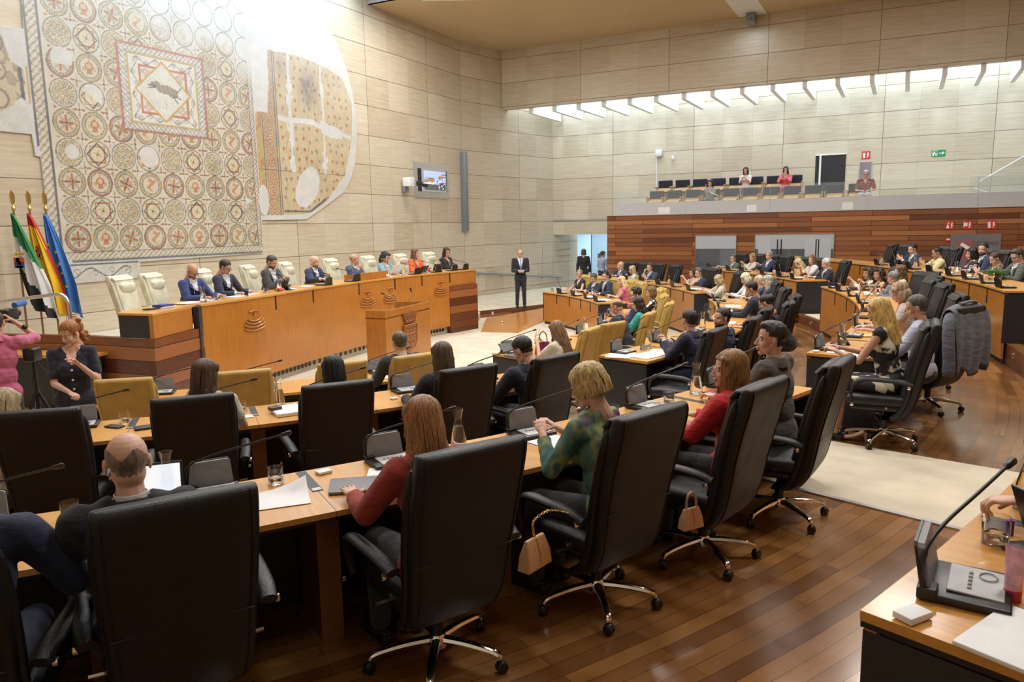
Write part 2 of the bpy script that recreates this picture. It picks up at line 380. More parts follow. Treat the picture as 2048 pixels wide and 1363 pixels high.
def thing(name, label, cat, loc=(0, 0, 0), rotz=0.0, group=None):
    o = bpy.data.objects.new(name, None); COL.objects.link(o); o.location = loc; o.rotation_euler = (0, 0, rotz)
    o.empty_display_size = .1
    return tag(o, label, cat, group)
def struct(name, mb, mats, smooth=False, label=None):
    o = mb.build(name, mats, None, smooth); o['kind'] = 'structure'
    if label: o['label'] = label
    return o
_kids = {}
def kids(o):
    return [c for c in bpy.data.objects if c.parent == o]
def dup(root, loc=None, rotz=None, label=None, group=None, name=None):
    if root.name not in _kids:
        _kids[root.name] = [(c, kids(c)) for c in kids(root)]
    r = root.copy(); COL.objects.link(r)
    if name: r.name = name
    if loc is not None: r.location = loc
    if rotz is not None: r.rotation_euler = (0, 0, rotz)
    if label: r['label'] = label
    if group: r['group'] = group
    for ch, gs in _kids[root.name]:
        c = ch.copy(); COL.objects.link(c); c.parent = r
        for g in gs:
            d = g.copy(); COL.objects.link(d); d.parent = c
    return r
def rotm(rx=0, ry=0, rz=0): return Matrix.Rotation(rz, 3, 'Z') @ Matrix.Rotation(ry, 3, 'Y') @ Matrix.Rotation(rx, 3, 'X')
def smoothstep(t): return t * t * (3 - 2 * t)
def bez(ps, n=10):
    """Catmull-Rom through the points"""
    ps = [Vector(p) for p in ps]; out = []
    for i in range(len(ps) - 1):
        p0 = ps[max(i - 1, 0)]; p1 = ps[i]; p2 = ps[i + 1]; p3 = ps[min(i + 2, len(ps) - 1)]
        for k in range(n):
            t = k / n; out.append(.5 * ((2 * p1) + (p2 - p0) * t + (2 * p0 - 5 * p1 + 4 * p2 - p3) * t * t + (3 * p1 - p0 - 3 * p2 + p3) * t ** 3))
    out.append(ps[-1]); return out

# remeshed organic volumes --------------------------------------------------
def blob(mb, voxel, smooth=4, sf=.5):
    """fuses overlapping closed shapes into one continuous surface; returns (verts Nx3, quads Mx4)"""
    me = bpy.data.meshes.new('tmp'); me.from_pydata(mb.v, [], mb.f)
    o = bpy.data.objects.new('tmp', me); COL.objects.link(o)
    rm = o.modifiers.new('r', 'REMESH'); rm.mode = 'VOXEL'; rm.voxel_size = voxel; rm.adaptivity = 0
    if smooth: sm = o.modifiers.new('s', 'SMOOTH'); sm.iterations = smooth; sm.factor = sf
    dg = bpy.context.evaluated_depsgraph_get(); ev = o.evaluated_get(dg); m2 = ev.to_mesh()
    nv = len(m2.vertices); V = np.empty(nv * 3, np.float32); m2.vertices.foreach_get('co', V); V = V.reshape(-1, 3)
    nl = len(m2.loops); li = np.empty(nl, np.int32); m2.loops.foreach_get('vertex_index', li)
    ls = np.empty(len(m2.polygons), np.int32); m2.polygons.foreach_get('loop_total', ls)
    if (ls == 4).all(): Q = li.reshape(-1, 4).copy()
    else:
        Q = []; k = 0
        for n in ls:
            q = list(li[k:k + n]); k += n
            if n == 3: q.append(q[2])
            Q.append(q[:4])
        Q = np.array(Q)
    V = V.copy(); ev.to_mesh_clear()
    bpy.data.objects.remove(o); bpy.data.meshes.remove(me)
    return V, Q
def normals(V, Q):
    a = V[Q[:, 2]] - V[Q[:, 0]]; b = V[Q[:, 3]] - V[Q[:, 1]]; fn = np.cross(a, b)
    N = np.zeros_like(V)
    for k in range(4): np.add.at(N, Q[:, k], fn)
    return N / (np.linalg.norm(N, axis=1)[:, None] + 1e-12), fn / (np.linalg.norm(fn, axis=1)[:, None] + 1e-12)
class Soup:
    def __init__(s): s.V = []; s.Q = []; s.M = []; s.n = 0
    def add(s, V, Q, mi=0, T=None):
        if T is not None:
            A = np.array(T.to_3x3()); t = np.array(T.to_translation()) if len(T) == 4 else 0
            V = V @ A.T + t
            if np.linalg.det(A) < 0: Q = Q[:, ::-1]
        s.V.append(V); s.Q.append(Q + s.n); s.M.append(np.full(len(Q), mi) if np.isscalar(mi) else mi); s.n += len(V)
    def build(s, name, mats, parent=None):
        V = np.concatenate(s.V).astype(np.float32); Q = np.concatenate(s.Q).astype(np.int32); Mi = np.concatenate(s.M).astype(np.int32)
        me = bpy.data.meshes.new(name); me.vertices.add(len(V)); me.vertices.foreach_set('co', V.ravel())
        me.loops.add(Q.size); me.loops.foreach_set('vertex_index', Q.ravel())
        me.polygons.add(len(Q)); me.polygons.foreach_set('loop_start', np.arange(len(Q), dtype=np.int32) * 4)
        me.polygons.foreach_set('material_index', Mi)
        for m in mats: me.materials.append(m)
        me.update(calc_edges=True); me.validate(); me.shade_smooth()
        return link(name, me, parent)
def capsule(mb, a, b, ra, rb, seg=10, flat=None):
    a, b = Vector(a), Vector(b); d = b - a; Ln = max(d.length, 1e-4); z = d / Ln
    x = z.orthogonal().normalized()
    if flat is not None: x = Vector(flat[0]); x = (x - z * x.dot(z)).normalized()
    y = z.cross(x); ky = flat[1] if flat is not None else 1.0
    R = Matrix((x, y * 1.0, z)).transposed()
    prof = [(ra * math.cos(t), ra * math.sin(t)) for t in (-PI / 2, -PI / 3, -PI / 6, 0)] + [(rb * math.cos(t), Ln + rb * math.sin(t)) for t in (0, PI / 6, PI / 3, PI / 2)]
    vs = []; fs = []
    for r, h in prof:
        for k in range(seg):
            q = 2 * PI * k / seg; vs.append(a + x * r * math.cos(q) + y * r * ky * math.sin(q) + z * h)
    for i in range(len(prof) - 1):
        for k in range(seg): fs.append((i * seg + k, i * seg + (k + 1) % seg, (i + 1) * seg + (k + 1) % seg, (i + 1) * seg + k))
    return mb.add(vs, fs)

# ================================================================== THE ROOM
def wallquad(mb, P, D, s0, s1, z0, z1, thick=0.25, back=None, mi=0, f0=0.0):
    """vertical slab along direction D from P, its face on the line, thickness on the far side"""
    bk = back * thick
    a = P + D * s0; b = P + D * s1
    vs = []
    for z in (z0, z1):
        for q in (a, b, b + bk, a + bk): vs.append((q.x, q.y, z))
    ufl = lambda s, z: (s, z)
    fs = [(0, 1, 5, 4), (1, 2, 6, 5), (2, 3, 7, 6), (3, 0, 4, 7), (4, 5, 6, 7), (3, 2, 1, 0)]
    S0, S1 = s0 + f0, s1 + f0
    uv = [((S0, z0), (S1, z0), (S1, z1), (S0, z1)), ((0, z0), (thick, z0), (thick, z1), (0, z1)), ((S1, z0), (S0, z0), (S0, z1), (S1, z1)),
          ((0, z0), (thick, z0), (thick, z1), (0, z1)), ((S0, 0), (S1, 0), (S1, thick), (S0, thick)), ((S0, 0), (S1, 0), (S1, thick), (S0, thick))]
    c = (b - a).cross(Vector((0, 0, 1)))
    if c.dot(back) > 0: fs = [tuple(reversed(f)) for f in fs]; uv = [tuple(reversed(u)) for u in uv]
    return mb.add(vs, fs, mi, uv)
ZO = -0.16 % 0.8     # the courses sit at 4.245, 5.045, 5.845 ...
PIT = -0.1
def trav_wall(name, segs, label=None):
    mb = MB()
    for P, D, s0, s1, z0, z1, th, bk, f0 in segs:
        wallquad(mb, P, D, s0, s1, z0, z1, th, bk, 0, f0)
    mb.uv = [tuple((u, v - 5.045 + 8.0) for u, v in q) for q in mb.uv]
    return struct(name, mb, M['trav'], label=label)
S2 = 6.65
trav_wall('wall_left', [(A0, D1, -11.0, 13.5, PIT, 9.6, .3, -N1, -0.4 + 0.9),
                        (B1, D2, 0, S2, PIT, 9.2, .3, -Vector((D2.y, -D2.x, 0)), 0.0)],
          'pale travertine wall that carries the ancient mosaic and bends at the grey post')
trav_wall('wall_back', [(C1, DB, 0, 24, 2.13, 9.2, .3, -NB, 3.0 - 2.46), (C1, DB, 3.9, 24, PIT, 2.13, .3, -NB, 3.0 - 2.46)],
          'pale travertine wall behind the gallery')
trav_wall('wall_bulkhead', [(KP, DB, 0, 24, 6.57, CEIL + .3, .3, -NB, 0.0)], 'travertine bulkhead hanging in front of the skylight slot')
_q = A0 + D1 * -11.0
trav_wall('wall_near', [(_q, DB, 0, 34, PIT, 9.6, .3, -D1, 0.0)])
_q2 = C1 + DB * 24
trav_wall('wall_right', [(_q2, -D1, 0, 30, PIT, 9.6, .3, DB, 0.0)])
# ceiling, open above the mosaic and above the slot in front of the back wall
def P2(s, t): q = A0 + D1 * s + N1 * t; return (q.x, q.y)
kb = (KP - A0).dot(D1)
mb = MB()
mb.prism([P2(-11, 1.75), P2(8.7, 1.75), P2(8.7, -.3), P2(13.5, -.3), (B1.x, B1.y), ((KP - DB * .1).x, (KP - DB * .1).y), ((KP + DB * 24).x, (KP + DB * 24).y), P2(-11, 32)], CEIL, CEIL + .3)
ce = struct('ceiling', mb, M['ceil'], label='flat tan board ceiling')
# skylight shafts above both openings
mb = MB()
wallquad(mb, A0 + N1 * 1.75, D1, -11, 8.7, CEIL, 9.6, .1, N1); wallquad(mb, A0 + D1 * 8.7, N1, -.3, 1.85, CEIL, 9.6, .1, D1)
mb.prism([P2(-11, -.3), P2(8.8, -.3), P2(8.8, 1.85), P2(-11, 1.85)], 9.6, 9.7)
struct('trim_1', mb, M['white'], label='white shaft of the skylight above the mosaic')
mb = MB()
a = C1 - D1 * 2.87; b = a + DB * 24
mb.prism([(C1.x - .3, C1.y + .3), ((C1 + DB * 24).x, (C1 + DB * 24).y), (b.x, b.y), (a.x, a.y)], 9.2, 9.3)
struct('trim_2', mb, M['white'], label='white top of the skylight slot behind the bulkhead')
# slot with a projector in the ceiling
def pix_c(u, v): pass
mb = MB(); pj = KP + DB * 8.55 - D1 * .35
mb.box((pj.x, pj.y, CEIL - .17), (.26, .34, .30), rotm(rz=math.radians(-27.5)), bev=.02)
mb.lathe([(.05, 0), (.05, .06), (.04, .07)], 14, (pj.x - .12, pj.y - .22, CEIL - .19), rotm(rx=PI / 2, rz=math.radians(-27.5)))
mb.box((pj.x, pj.y, CEIL - .015), (.10, .10, .04), rotm(rz=math.radians(-27.5)))
tag(mb.build('projector', M['greymetal']), 'dark grey projector box hanging under the ceiling beside the bulkhead', 'projector')
mb = MB(); q0 = KP + DB * 8.15 - D1 * .12; q1 = KP + DB * 8.95 - D1 * .12
mb.prism([(q0.x, q0.y), (q1.x, q1.y), ((q1 - D1 * 2.6).x, (q1 - D1 * 2.6).y), ((q0 - D1 * 2.6).x, (q0 - D1 * 2.6).y)], CEIL - .012, CEIL + .02)
struct('trim_3', mb, M['white'], label='white recessed light slot in the tan ceiling')
area('slot_light', (pj.x - .2, pj.y - .4, CEIL - .35), .5, .5, 14, DAY)
# concrete fins across the skylight slot
ORD = 'first second third fourth fifth sixth seventh eighth ninth tenth eleventh twelfth thirteenth fourteenth fifteenth sixteenth seventeenth eighteenth nineteenth twentieth twenty-first twenty-second'.split()
fin = MB(); fin.box((0, -1.425 + .01, 0), (.12, 2.55, 1.6)); 
f0 = None
for k in range(22):
    p = C1 + DB * (.38 + .9 * k)
    o = fin.build('fin', M['white'], None, False) if f0 is None else f0.copy()
    if f0 is None: f0 = o
    else: COL.objects.link(o)
    o.location = (p.x, p.y, 6.37 + .8); o.rotation_euler = (0, 0, math.radians(-27.54)); o.name = 'skylight_fin'
    tag(o, 'white fin across the skylight slot, %s from the left' % ORD[k], 'fin', 'white fins across the skylight slot')
# floor: pit carpet level, landing beside the dais, ramp
def Wp(u, v, z): return None
mb = MB(); mb.prism([P2(-11, 0), P2(-11, 33), ((C1 + DB * 24).x, (C1 + DB * 24).y), (C1.x + 6.0, C1.y + 5.0), (C1.x, C1.y + 2.2), (B1.x, B1.y)], PIT - .2, PIT)
struct('floor', mb, M['carpet'], label='cream carpet of the chamber floor')
# dais behind the presidium
DAIS = .67
PF = [(-4.65, 11.16), (-4.33, 12.0), (-4.03, 12.90), (-3.69, 13.95), (-3.12, 15.50), (-2.60, 16.67), (-2.05, 17.6), (-1.48, 18.42)]
PE = (-0.90, 19.25)
def offs(P, d):
    out = []
    for i, p in enumerate(P):
        a = Vector(P[max(i - 1, 0)]); b = Vector(P[min(i + 1, len(P) - 1)]); t = (b - a).normalized(); out.append((p[0] - t.y * d, p[1] + t.x * d))
    return out
mb = MB(); wl = [P2(14.2, 0.02), P2(-10, .02)]
mb.prism([(-7.40, 10.95), (-5.36, 10.33), (-4.85, 10.15)] + offs(PF, .12) + [(-.98, 19.3), (-1.6, 21.0), (-2.3, 22.2), P2(11.5, .02), P2(-3.4, .02)], PIT, DAIS)
struct('floor_dais', mb, M['carpet'], label='cream carpeted dais behind the long bench')
# landing east of the dais and the wooden ramp that climbs to it
mb = MB(); mb.prism([(-2.3, 22.2), (-1.6, 21.0), (-.98, 19.35), (-.90, 21.43), (1.05, 23.05), (3.2, 24.7), (4.6, 26.0), (3.5, 28.6), (C1.x - .02, C1.y - .02), (B1.x, B1.y), P2(11.5, .02)], PIT, .08)
struct('floor_landing', mb, M['carpet'], label='cream carpeted landing where the usher stands')
mb = MB()
va = [(-.93, 21.42), (1.05, 23.04)]; 
mb.add([(-.95, 21.44, PIT), (1.05, 23.06, PIT), (1.05, 23.06, .10), (-.95, 21.44, .10), (-.92, 21.39, PIT), (1.08, 23.01, PIT), (1.08, 23.01, .10), (-.92, 21.39, .10)],
       [(4, 5, 6, 7), (3, 7, 6, 2), (0, 3, 2, 1), (0, 4, 7, 3), (1, 2, 6, 5)])
mb.add([(-.78, 18.55, PIT), (.15, 18.2, PIT), (1.0, 20.7, PIT + .02), (.95, 22.3, .06), (-.70, 20.9, PIT + .06)], [(0, 1, 2, 3, 4)], 1)
mb.add([(-.78, 18.55, PIT - .05), (.15, 18.2, PIT - .05), (1.0, 20.7, PIT + .02), (.15, 18.2, PIT)], [(0, 1, 2, 3)], 1)
struct('trim_4', mb, [M['redwood'], M['cherry']], label='reddish wooden riser and ramp at the edge of the landing')
for i, (x, y, z) in enumerate([(-.55, 21.66, .0), (-.25, 19.9, PIT + .05)]):
    m_ = MB(); m_.lathe([(.045, 0), (.045, .02), (.03, .03), (.0, .03)], 14, (x, y, z), rotm(rx=PI / 2, rz=.2)); 
    tag(m_.build('step_light', M['chrome']), ('round chrome step light in the upper riser by the landing', 'round chrome step light low beside the wooden ramp')[i], 'step light')
# tiers: each row one step higher than the one in front
RC = {1: ((-5.87, 15.82), 7.88, 0.0), 2: ((-6.67, 16.38), 10.78, .20), 3: ((-8.62, 17.12), 15.07, .42), 4: ((-12.84, 17.92), 21.15, .72)}
for k, (t0, t1) in {2: (-96, 32), 3: (-86, 22), 4: (-66, 13)}.items():
    c, R, fl = RC[k]
    mb = MB(); r1 = R + (6.0 if k < 4 else 12)
    mb.ring(c, R + .06, r1 if k < 4 else R + 9.0, t0, t1, PIT, fl, n=60)
    mb.mi = [0 if (i % 4 == 0 and i < 240) else 1 for i in range(len(mb.f))]
    struct('floor_tier', mb, [M['jatoba'], M['redwood']], label={2: 'first raised tier of wooden floor', 3: 'second raised tier of wooden floor', 4: 'top tier of wooden floor'}[k])
# carpet strips of the two aisles
mb = MB()
mb.ring(RC[3][0], 15.25, 18.05, -46.6, -41.3, .42, .428); mb.ring(RC[2][0], 10.9, 13.1, -49.5, -45.2, .20, .208)
co = struct('floor_aisle_carpet', mb, M['carpet'], label='cream carpet strip across the left aisle with a metal edge')
mb = MB(); mb.ring(RC[3][0], 15.2, 18.0, -46.75, -46.6, .42, .432); mb.build('trim', M['steel']); bpy.data.objects['trim']['kind'] = 'structure'; bpy.data.objects['trim'].name = 'trim_5'
mb = MB(); mb.ring(RC[2][0], 10.9, 12.6, -3.6, .8, .20, .208); mb.ring(RC[3][0], 15.2, 17.5, -5.6, -1.6, .42, .428)
struct('floor_aisle_carpet', mb, M['carpet'], label='cream carpet strip in the right aisle')
for k, th, lb in ((3, -4.0, 'small square chrome step light in the riser of the right aisle'), (4, -21.5, 'small square chrome step light in the riser beside the end of the top bench')):
    c, R, fl = RC[k]; a = math.radians(th); m_ = MB(); m_.box((c[0] + (R + .055) * math.cos(a), c[1] + (R + .055) * math.sin(a), fl - .11), (.03, .07, .07), rotm(rz=a), bev=.006)
    tag(m_.build('step_light', M['chrome']), lb, 'step light')

# ---- slatted wooden wall under the gallery
mb = MB(); wallquad(mb, KP, DB, 3.94, 24, PIT, 2.77, .12, -NB)
struct('wall_wood', mb, M['slatwall'], label='reddish horizontal plank wall under the gallery')
mb = MB(); wallquad(mb, KP + NB * -.12, DB, 3.98, 24, 2.6, 2.75, 2.75, -NB)
struct('floor_gallery', mb, M['carpet'], label='floor of the public gallery')
mb = MB(); wallquad(mb, KP + NB * -1.55, DB, 4.6, 24, 2.75, 3.15, 1.3, -NB)
struct('floor_gallery_step', mb, M['carpet'], label='raised rear step of the public gallery')
def kp(s, n=0.0, P=KP): q = P + DB * s + NB * n; return q
RKZ = math.radians(-27.54)
def wallbox(mb, P, s0, s1, z0, z1, n0, n1, mi=0):
    a = P + DB * s0 + NB * n0; vs = []
    for z in (z0, z1):
        for s_, n_ in ((s0, n0), (s1, n0), (s1, n1), (s0, n1)):
            q = P + DB * s_ + NB * n_; vs.append((q.x, q.y, z))
    return mb.add(vs, [(0, 3, 2, 1), (4, 5, 6, 7), (0, 1, 5, 4), (2, 3, 7, 6), (1, 2, 6, 5), (3, 0, 4, 7)], mi)
# glass balustrade of the gallery
bt = thing('glass_balustrade', 'long glass balustrade with a grey frosted lower band on the plank wall', 'balustrade')
mb = MB(); wallbox(mb, KP, 4.2, 24, 2.77, 3.17, .0, .012); mb.build('frosted_band', sheet_glass('frosted_band', (.60, .61, .63), .94, .3), bt, False)
mb = MB(); wallbox(mb, KP, 4.2, 24, 3.17, 3.60, .0, .012); wallbox(mb, KP, 4.2, 4.212, 2.77, 3.60, -2.3, 0)
mb.build('glass_pane', M['clearpane'], bt, False)
for s in (6.6, 9.2, 11.9, 14.6, 17.2):
    mb = MB(); wallbox(mb, KP, s, s + .012, 2.8, 3.60, .0, .02); mb.build('glass_joint', M['greylt'], bt, False)
mb = MB(); wallbox(mb, KP, 14.4, 22, 3.17, 3.6, -.03, -.018); mb.build('glass_pane', M['clearpane'], bt, False)
pq = [(5.71, 6.10, 'white plaque on the gallery glass nearest the travertine corner'), (8.52, 8.81, 'white plaque on the gallery glass under the woman in the striped top'), (11.22, 11.52, 'white plaque on the gallery glass under the man in the dark red shirt')]
for a, b, lb in pq:
    mb = MB(); wallbox(mb, KP, a, b, 2.80, 3.01, .014, .022); tag(mb.build('plaque', M['sign_white'], None, False), lb, 'plaque')
# gallery stair balustrade on the right
t = thing('stair_glass', 'sloping glass stair balustrade with a pale handrail at the right end of the gallery', 'balustrade')
mb = MB(); a = kp(14.7, -1.3); b = kp(18.5, -1.3)
mb.add([(a.x, a.y, 2.75), (b.x, b.y, 2.75), (b.x, b.y, 5.9), (a.x, a.y, 3.50)], [(0, 1, 2, 3)]); mb.build('glass_pane', sheet_glass('stair_pane', (.45, .60, .60), .25, .04), t, False)
mb = MB(); mb.tube([(a.x, a.y, 3.50), (b.x, b.y, 5.9)], .028, 8); mb.build('handrail', M['white'], t)
mb = MB(); c_ = kp(14.55, -.5); d_ = kp(14.9, -.3); mb.tube([(c_.x, c_.y, 3.30), (d_.x, d_.y, 3.15)], .022, 8); mb.build('lower_rail', M['white'], t)
# gallery door, cabinet, signs, devices on the back wall
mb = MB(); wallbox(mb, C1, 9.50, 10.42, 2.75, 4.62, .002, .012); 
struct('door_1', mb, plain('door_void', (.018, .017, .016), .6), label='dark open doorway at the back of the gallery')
mb = MB(); wallbox(mb, C1, 9.62, 9.68, 2.75, 4.60, .012, .05); wallbox(mb, C1, 9.50, 10.45, 4.60, 4.64, .0, .03); struct('trim_6', mb, M['white'], label='white edge of the gallery door frame')
def glyph(mb, P, s0, s1, z0, z1, boxes, n=.016, mi=0):
    for (a, b, c, d) in boxes:
        wallbox(mb, P, s0 + (s1 - s0) * a, s0 + (s1 - s0) * b, z0 + (z1 - z0) * c, z0 + (z1 - z0) * d, .012, n, mi)
def sign(P, s0, s1, z0, z1, mat, boxes, label, name='safety_sign'):
    t = thing(name, label, 'sign'); mb = MB(); wallbox(mb, P, s0, s1, z0, z1, .001, .012); mb.build('sign_plate', mat, t, False)
    mb = MB(); glyph(mb, P, s0, s1, z0, z1, boxes); mb.build('pictogram', M['sign_white'], t, False)
EXT = [(.16, .42, .12, .62), (.22, .36, .62, .74), (.14, .46, .74, .80), (.10, .16, .5, .8), (.62, .72, .15, .35), (.66, .84, .35, .5), (.60, .78, .5, .65), (.66, .82, .65, .82)]
sign(C1, 10.88, 11.13, 4.42, 4.66, M['red_sign'], EXT, 'red fire extinguisher sign above the cabinet on the gallery wall')
sign(C1, 12.84, 13.22, 4.38, 4.58, M['green_sign'], [(.10, .20, .10, .5), (.14, .30, .45, .6), (.16, .24, .6, .82), (.28, .38, .15, .5), (.06, .14, .5, .6), (.05, .07, .05, .95), (.40, .42, .05, .95), (.05, .42, .90, .95),
     (.52, .82, .44, .56), (.76, .82, .28, .72), (.80, .86, .34, .66), (.85, .92, .42, .58)], 'green exit sign with running figure and arrow on the gallery wall', 'exit_sign')
t = thing('wall_cabinet', 'grey framed hose cabinet on the gallery wall under the red sign', 'cabinet')
mb = MB(); wallbox(mb, C1, 10.80, 11.22, 3.6, 4.36, .001, .02); mb.build('frame', M['steel'], t, False)
mb = MB(); wallbox(mb, C1, 10.84, 11.18, 3.64, 4.32, .02, .028); mb.build('door', plain('cabinet_door', (.27, .22, .24), .25, var=.15, nscale=5), t, False)
t = thing('wall_speaker', 'white rounded box speaker high on the wall left of the gallery seats', 'speaker')
mb = MB(); q = kp(4.23, .09, C1); mb.box((q.x, q.y, 4.99), (.24, .16, .26), rotm(rz=RKZ), bev=.05); mb.build('cabinet', M['white'], t)
mb = MB(); wallbox(mb, C1, 4.12, 4.145, 3.5, 4.86, .001, .02); mb.build('cable_duct', M['white'], t, False)
mb = MB(); q = kp(4.74, .07, C1); mb.box((q.x, q.y, 4.82), (.07, .12, .10), rotm(rz=RKZ), bev=.02); mb.lathe([(.03, 0), (.03, .06), (.02, .07)], 12, (q.x, q.y - .04, 4.76), rotm(rx=PI / 2))
tag(mb.build('wall_camera', M['white']), 'small white camera on the wall beside the white speaker', 'camera')
# signs on the plank wall
HAND = [(.14, .42, .12, .48), (.22, .30, .48, .82), (.34, .44, .70, .85), (.62, .72, .15, .35), (.66, .84, .35, .5), (.60, .78, .5, .65), (.66, .82, .65, .82)]
BELL = [(.12, .48, .35, .78), (.06, .12, .2, .9), (.62, .72, .15, .35), (.66, .84, .35, .5), (.60, .78, .5, .65), (.66, .82, .65, .82)]
sign(KP, 13.89, 14.10, 2.19, 2.42, M['red_sign'], HAND, 'red fire call point sign, leftmost of three on the plank wall')
sign(KP, 14.31, 14.53, 2.19, 2.42, M['red_sign'], BELL, 'red fire hose sign, middle of three on the plank wall')
sign(KP, 14.86, 15.09, 2.19, 2.43, M['red_sign'], EXT, 'red fire extinguisher sign, rightmost of three on the plank wall')
t = thing('fire_call_point', 'small red fire call label left of the grey glass poster panel', 'label'); mb = MB(); wallbox(mb, KP, 13.93, 14.03, 1.86, 1.94, .001, .03); mb.build('box', M['red_sign'], t, False)
mb = MB(); wallbox(mb, KP, 13.935, 14.025, 1.90, 1.935, .03, .034); mb.build('label_strip', M['sign_white'], t, False)
# booth windows in the plank wall
def booth(name, s0, s1, z0, z1, label):
    t = bpy.data.objects.new(name, None); COL.objects.link(t); t['kind'] = 'structure'; t['label'] = label
    mb = MB(); wallbox(mb, KP, s0, s1, z0, z1, .002, .008); mb.build('booth_interior', plain('booth_grey', (.13, .12, .12), .7, var=.5, nscale=1.4), t, False)
    mb = MB()
    for q in ((s0, s0 + .02, z0, z1), (s1 - .02, s1, z0, z1), (s0, s1, z1 - .02, z1), (s0, s1, z0, z0 + .03)): wallbox(mb, KP, q[0], q[1], q[2], q[3], .0, .07)
    mb.build('window_frame', M['steel'], t, False)
    zm = z0 + (z1 - z0) * .60
    mb = MB(); wallbox(mb, KP, s0 + .02, s1 - .02, zm, z1 - .02, .05, .056); mb.build('frosted_pane', M['frost'], t, False)
    mb = MB(); wallbox(mb, KP, s0 + .02, s1 - .02, z0 + .03, zm, .05, .056); mb.build('clear_pane', sheet_glass('booth_pane', (.20, .22, .24), .35, .04), t, False)
    return t
t = booth('window_1', 6.95, 8.24, 1.02, 2.10, 'small interpreter booth window in the plank wall')
mb = MB(); wallbox(mb, KP, 7.75, 8.20, 1.05, 1.70, .01, .02); mb.build('booth_screen', plain('pale_blue', (.45, .50, .56), .5, var=.2, nscale=6), t, False)
mb = MB()
for i in range(7): wallbox(mb, KP, 7.02 + i * .09, 7.09 + i * .09, 1.12, 1.22 + .07 * math.sin(i * 2.1), .012, .03)
mb.build('booth_equipment', M['black'], t, False)
t = booth('window_2', 8.79, 11.06, .98, 2.11, 'wide interpreter booth window in the plank wall')
mb = MB()
for a, b, zz in ((8.90, 9.28, 1.05), (10.25, 10.98, 1.05)): wallbox(mb, KP, a, b, zz, 1.98, .06, .066)
mb.build('notice_sheet', plain('notice_grey', (.52, .56, .60), .5, var=.05), t, False)
mb = MB()
for a in (9.45, 9.56, 10.55, 10.62): wallbox(mb, KP, a, a + .03, 1.05, 1.95, .066, .075)
mb.build('pull_handle', M['black'], t, False)
mb = MB(); wallbox(mb, KP, 9.78, 9.85, 1.05, 1.62, .01, .03); mb.build('door_leaf', M['cherry'], t, False)
t = thing('glass_poster_panel', 'grey glass panel with a red round emblem and lettering on the plank wall', 'poster')
mb = MB(); wallbox(mb, KP, 14.04, 15.22, 1.15, 2.06, .002, .03); mb.build('panel', plain('poster_grey', (.21, .19, .20), .25, var=.12, nscale=3), t, False)
mb = MB(); q = kp(14.38, .032); mb.lathe([(.30, 0), (.30, .004), (0, .004)], 32, (q.x, q.y, 1.62), rotm(rx=PI / 2, rz=RKZ)); mb.build('emblem_disc', plain('faded_red', (.34, .12, .12), .4), t)
mb = MB(); q = kp(14.40, .037); mb.box((q.x, q.y, 1.72), (.26, .004, .09), rotm(ry=.6, rz=RKZ)); mb.build('emblem_bar', M['sign_white'], t, False)

def text(body, size, loc, rot, mat, name, parent=None, ext=.002, align='CENTER'):
    c = bpy.data.curves.new(name, 'FONT'); c.body = body; c.size = size; c.extrude = ext; c.align_x = align; c.align_y = 'CENTER'
    o = bpy.data.objects.new(name, c); COL.objects.link(o); o.location = loc; o.rotation_euler = rot
    dg = bpy.context.evaluated_depsgraph_get(); me = bpy.data.meshes.new_from_object(o.evaluated_get(dg))
    bpy.data.objects.remove(o); me.name = name; me.materials.clear(); me.materials.append(mat)
    n = link(name, me, parent); n.location = loc; n.rotation_euler = rot; return n
q = kp(14.86, .034); text('COMPAÑ', .15, (q.x, q.y, 1.80), (PI / 2, 0, RKZ), plain('dark_letters', (.10, .05, .05), .5), 'lettering', t)

# ---- doorway to the lobby: bright lobby beyond, glass door
LD = Vector((D2.y, -D2.x, 0))
LQ = B1 + D2 * S2
mb = MB()
e0 = LQ; mb.prism([(C1.x, C1.y), (LQ.x - .1, LQ.y + .05), (LQ.x - .1, LQ.y + 5), (LQ.x + 7, LQ.y + 5), ((C1 + DB * 7).x, (C1 + DB * 7).y + 1)], PIT - .1, PIT + .002)
struct('floor_lobby', mb, M['carpet'], label='pale floor of the lobby beyond the doorway')
mb = MB(); lob = plain('lobby_wall', (.62, .74, .80), .6, var=.02)
mb.add([(LQ.x - .05, LQ.y + 2.4, PIT), (LQ.x + 6, LQ.y + 1.0, PIT), (LQ.x + 6, LQ.y + 1.0, 3.2), (LQ.x - .05, LQ.y + 2.4, 3.2)], [(0, 1, 2, 3)])
mb.add([(LQ.x - .05, LQ.y, PIT), (LQ.x - .05, LQ.y + 2.4, PIT), (LQ.x - .05, LQ.y + 2.4, 3.2), (LQ.x - .05, LQ.y, 3.2)], [(0, 1, 2, 3)])
struct('wall_lobby', mb, lob, label='pale blue wall of the lobby')
mb = MB(); wallquad(mb, C1, DB, -1, 8, 2.6, 2.7, 5.0, -NB); struct('ceiling_lobby', mb, M['white'])
area('lobby_light', (LQ.x + 1.4, LQ.y + .6, 2.45), 2.4, 1.4, 140, DAY)
t = bpy.data.objects.new('door_2', None); COL.objects.link(t); t['kind'] = 'structure'; t['label'] = 'glass door leaf with a steel pull at the lobby entrance'
dp = LQ + Vector((.55, -.15, 0)); dd = azv(100)
mb = MB(); a = dp; b = dp + dd * .95
mb.add([(a.x, a.y, PIT), (b.x, b.y, PIT), (b.x, b.y, 2.12), (a.x, a.y, 2.12)], [(0, 1, 2, 3)]); mb.build('glass_leaf', sheet_glass('door_glass', (.35, .52, .60), .45, .1), t, False)
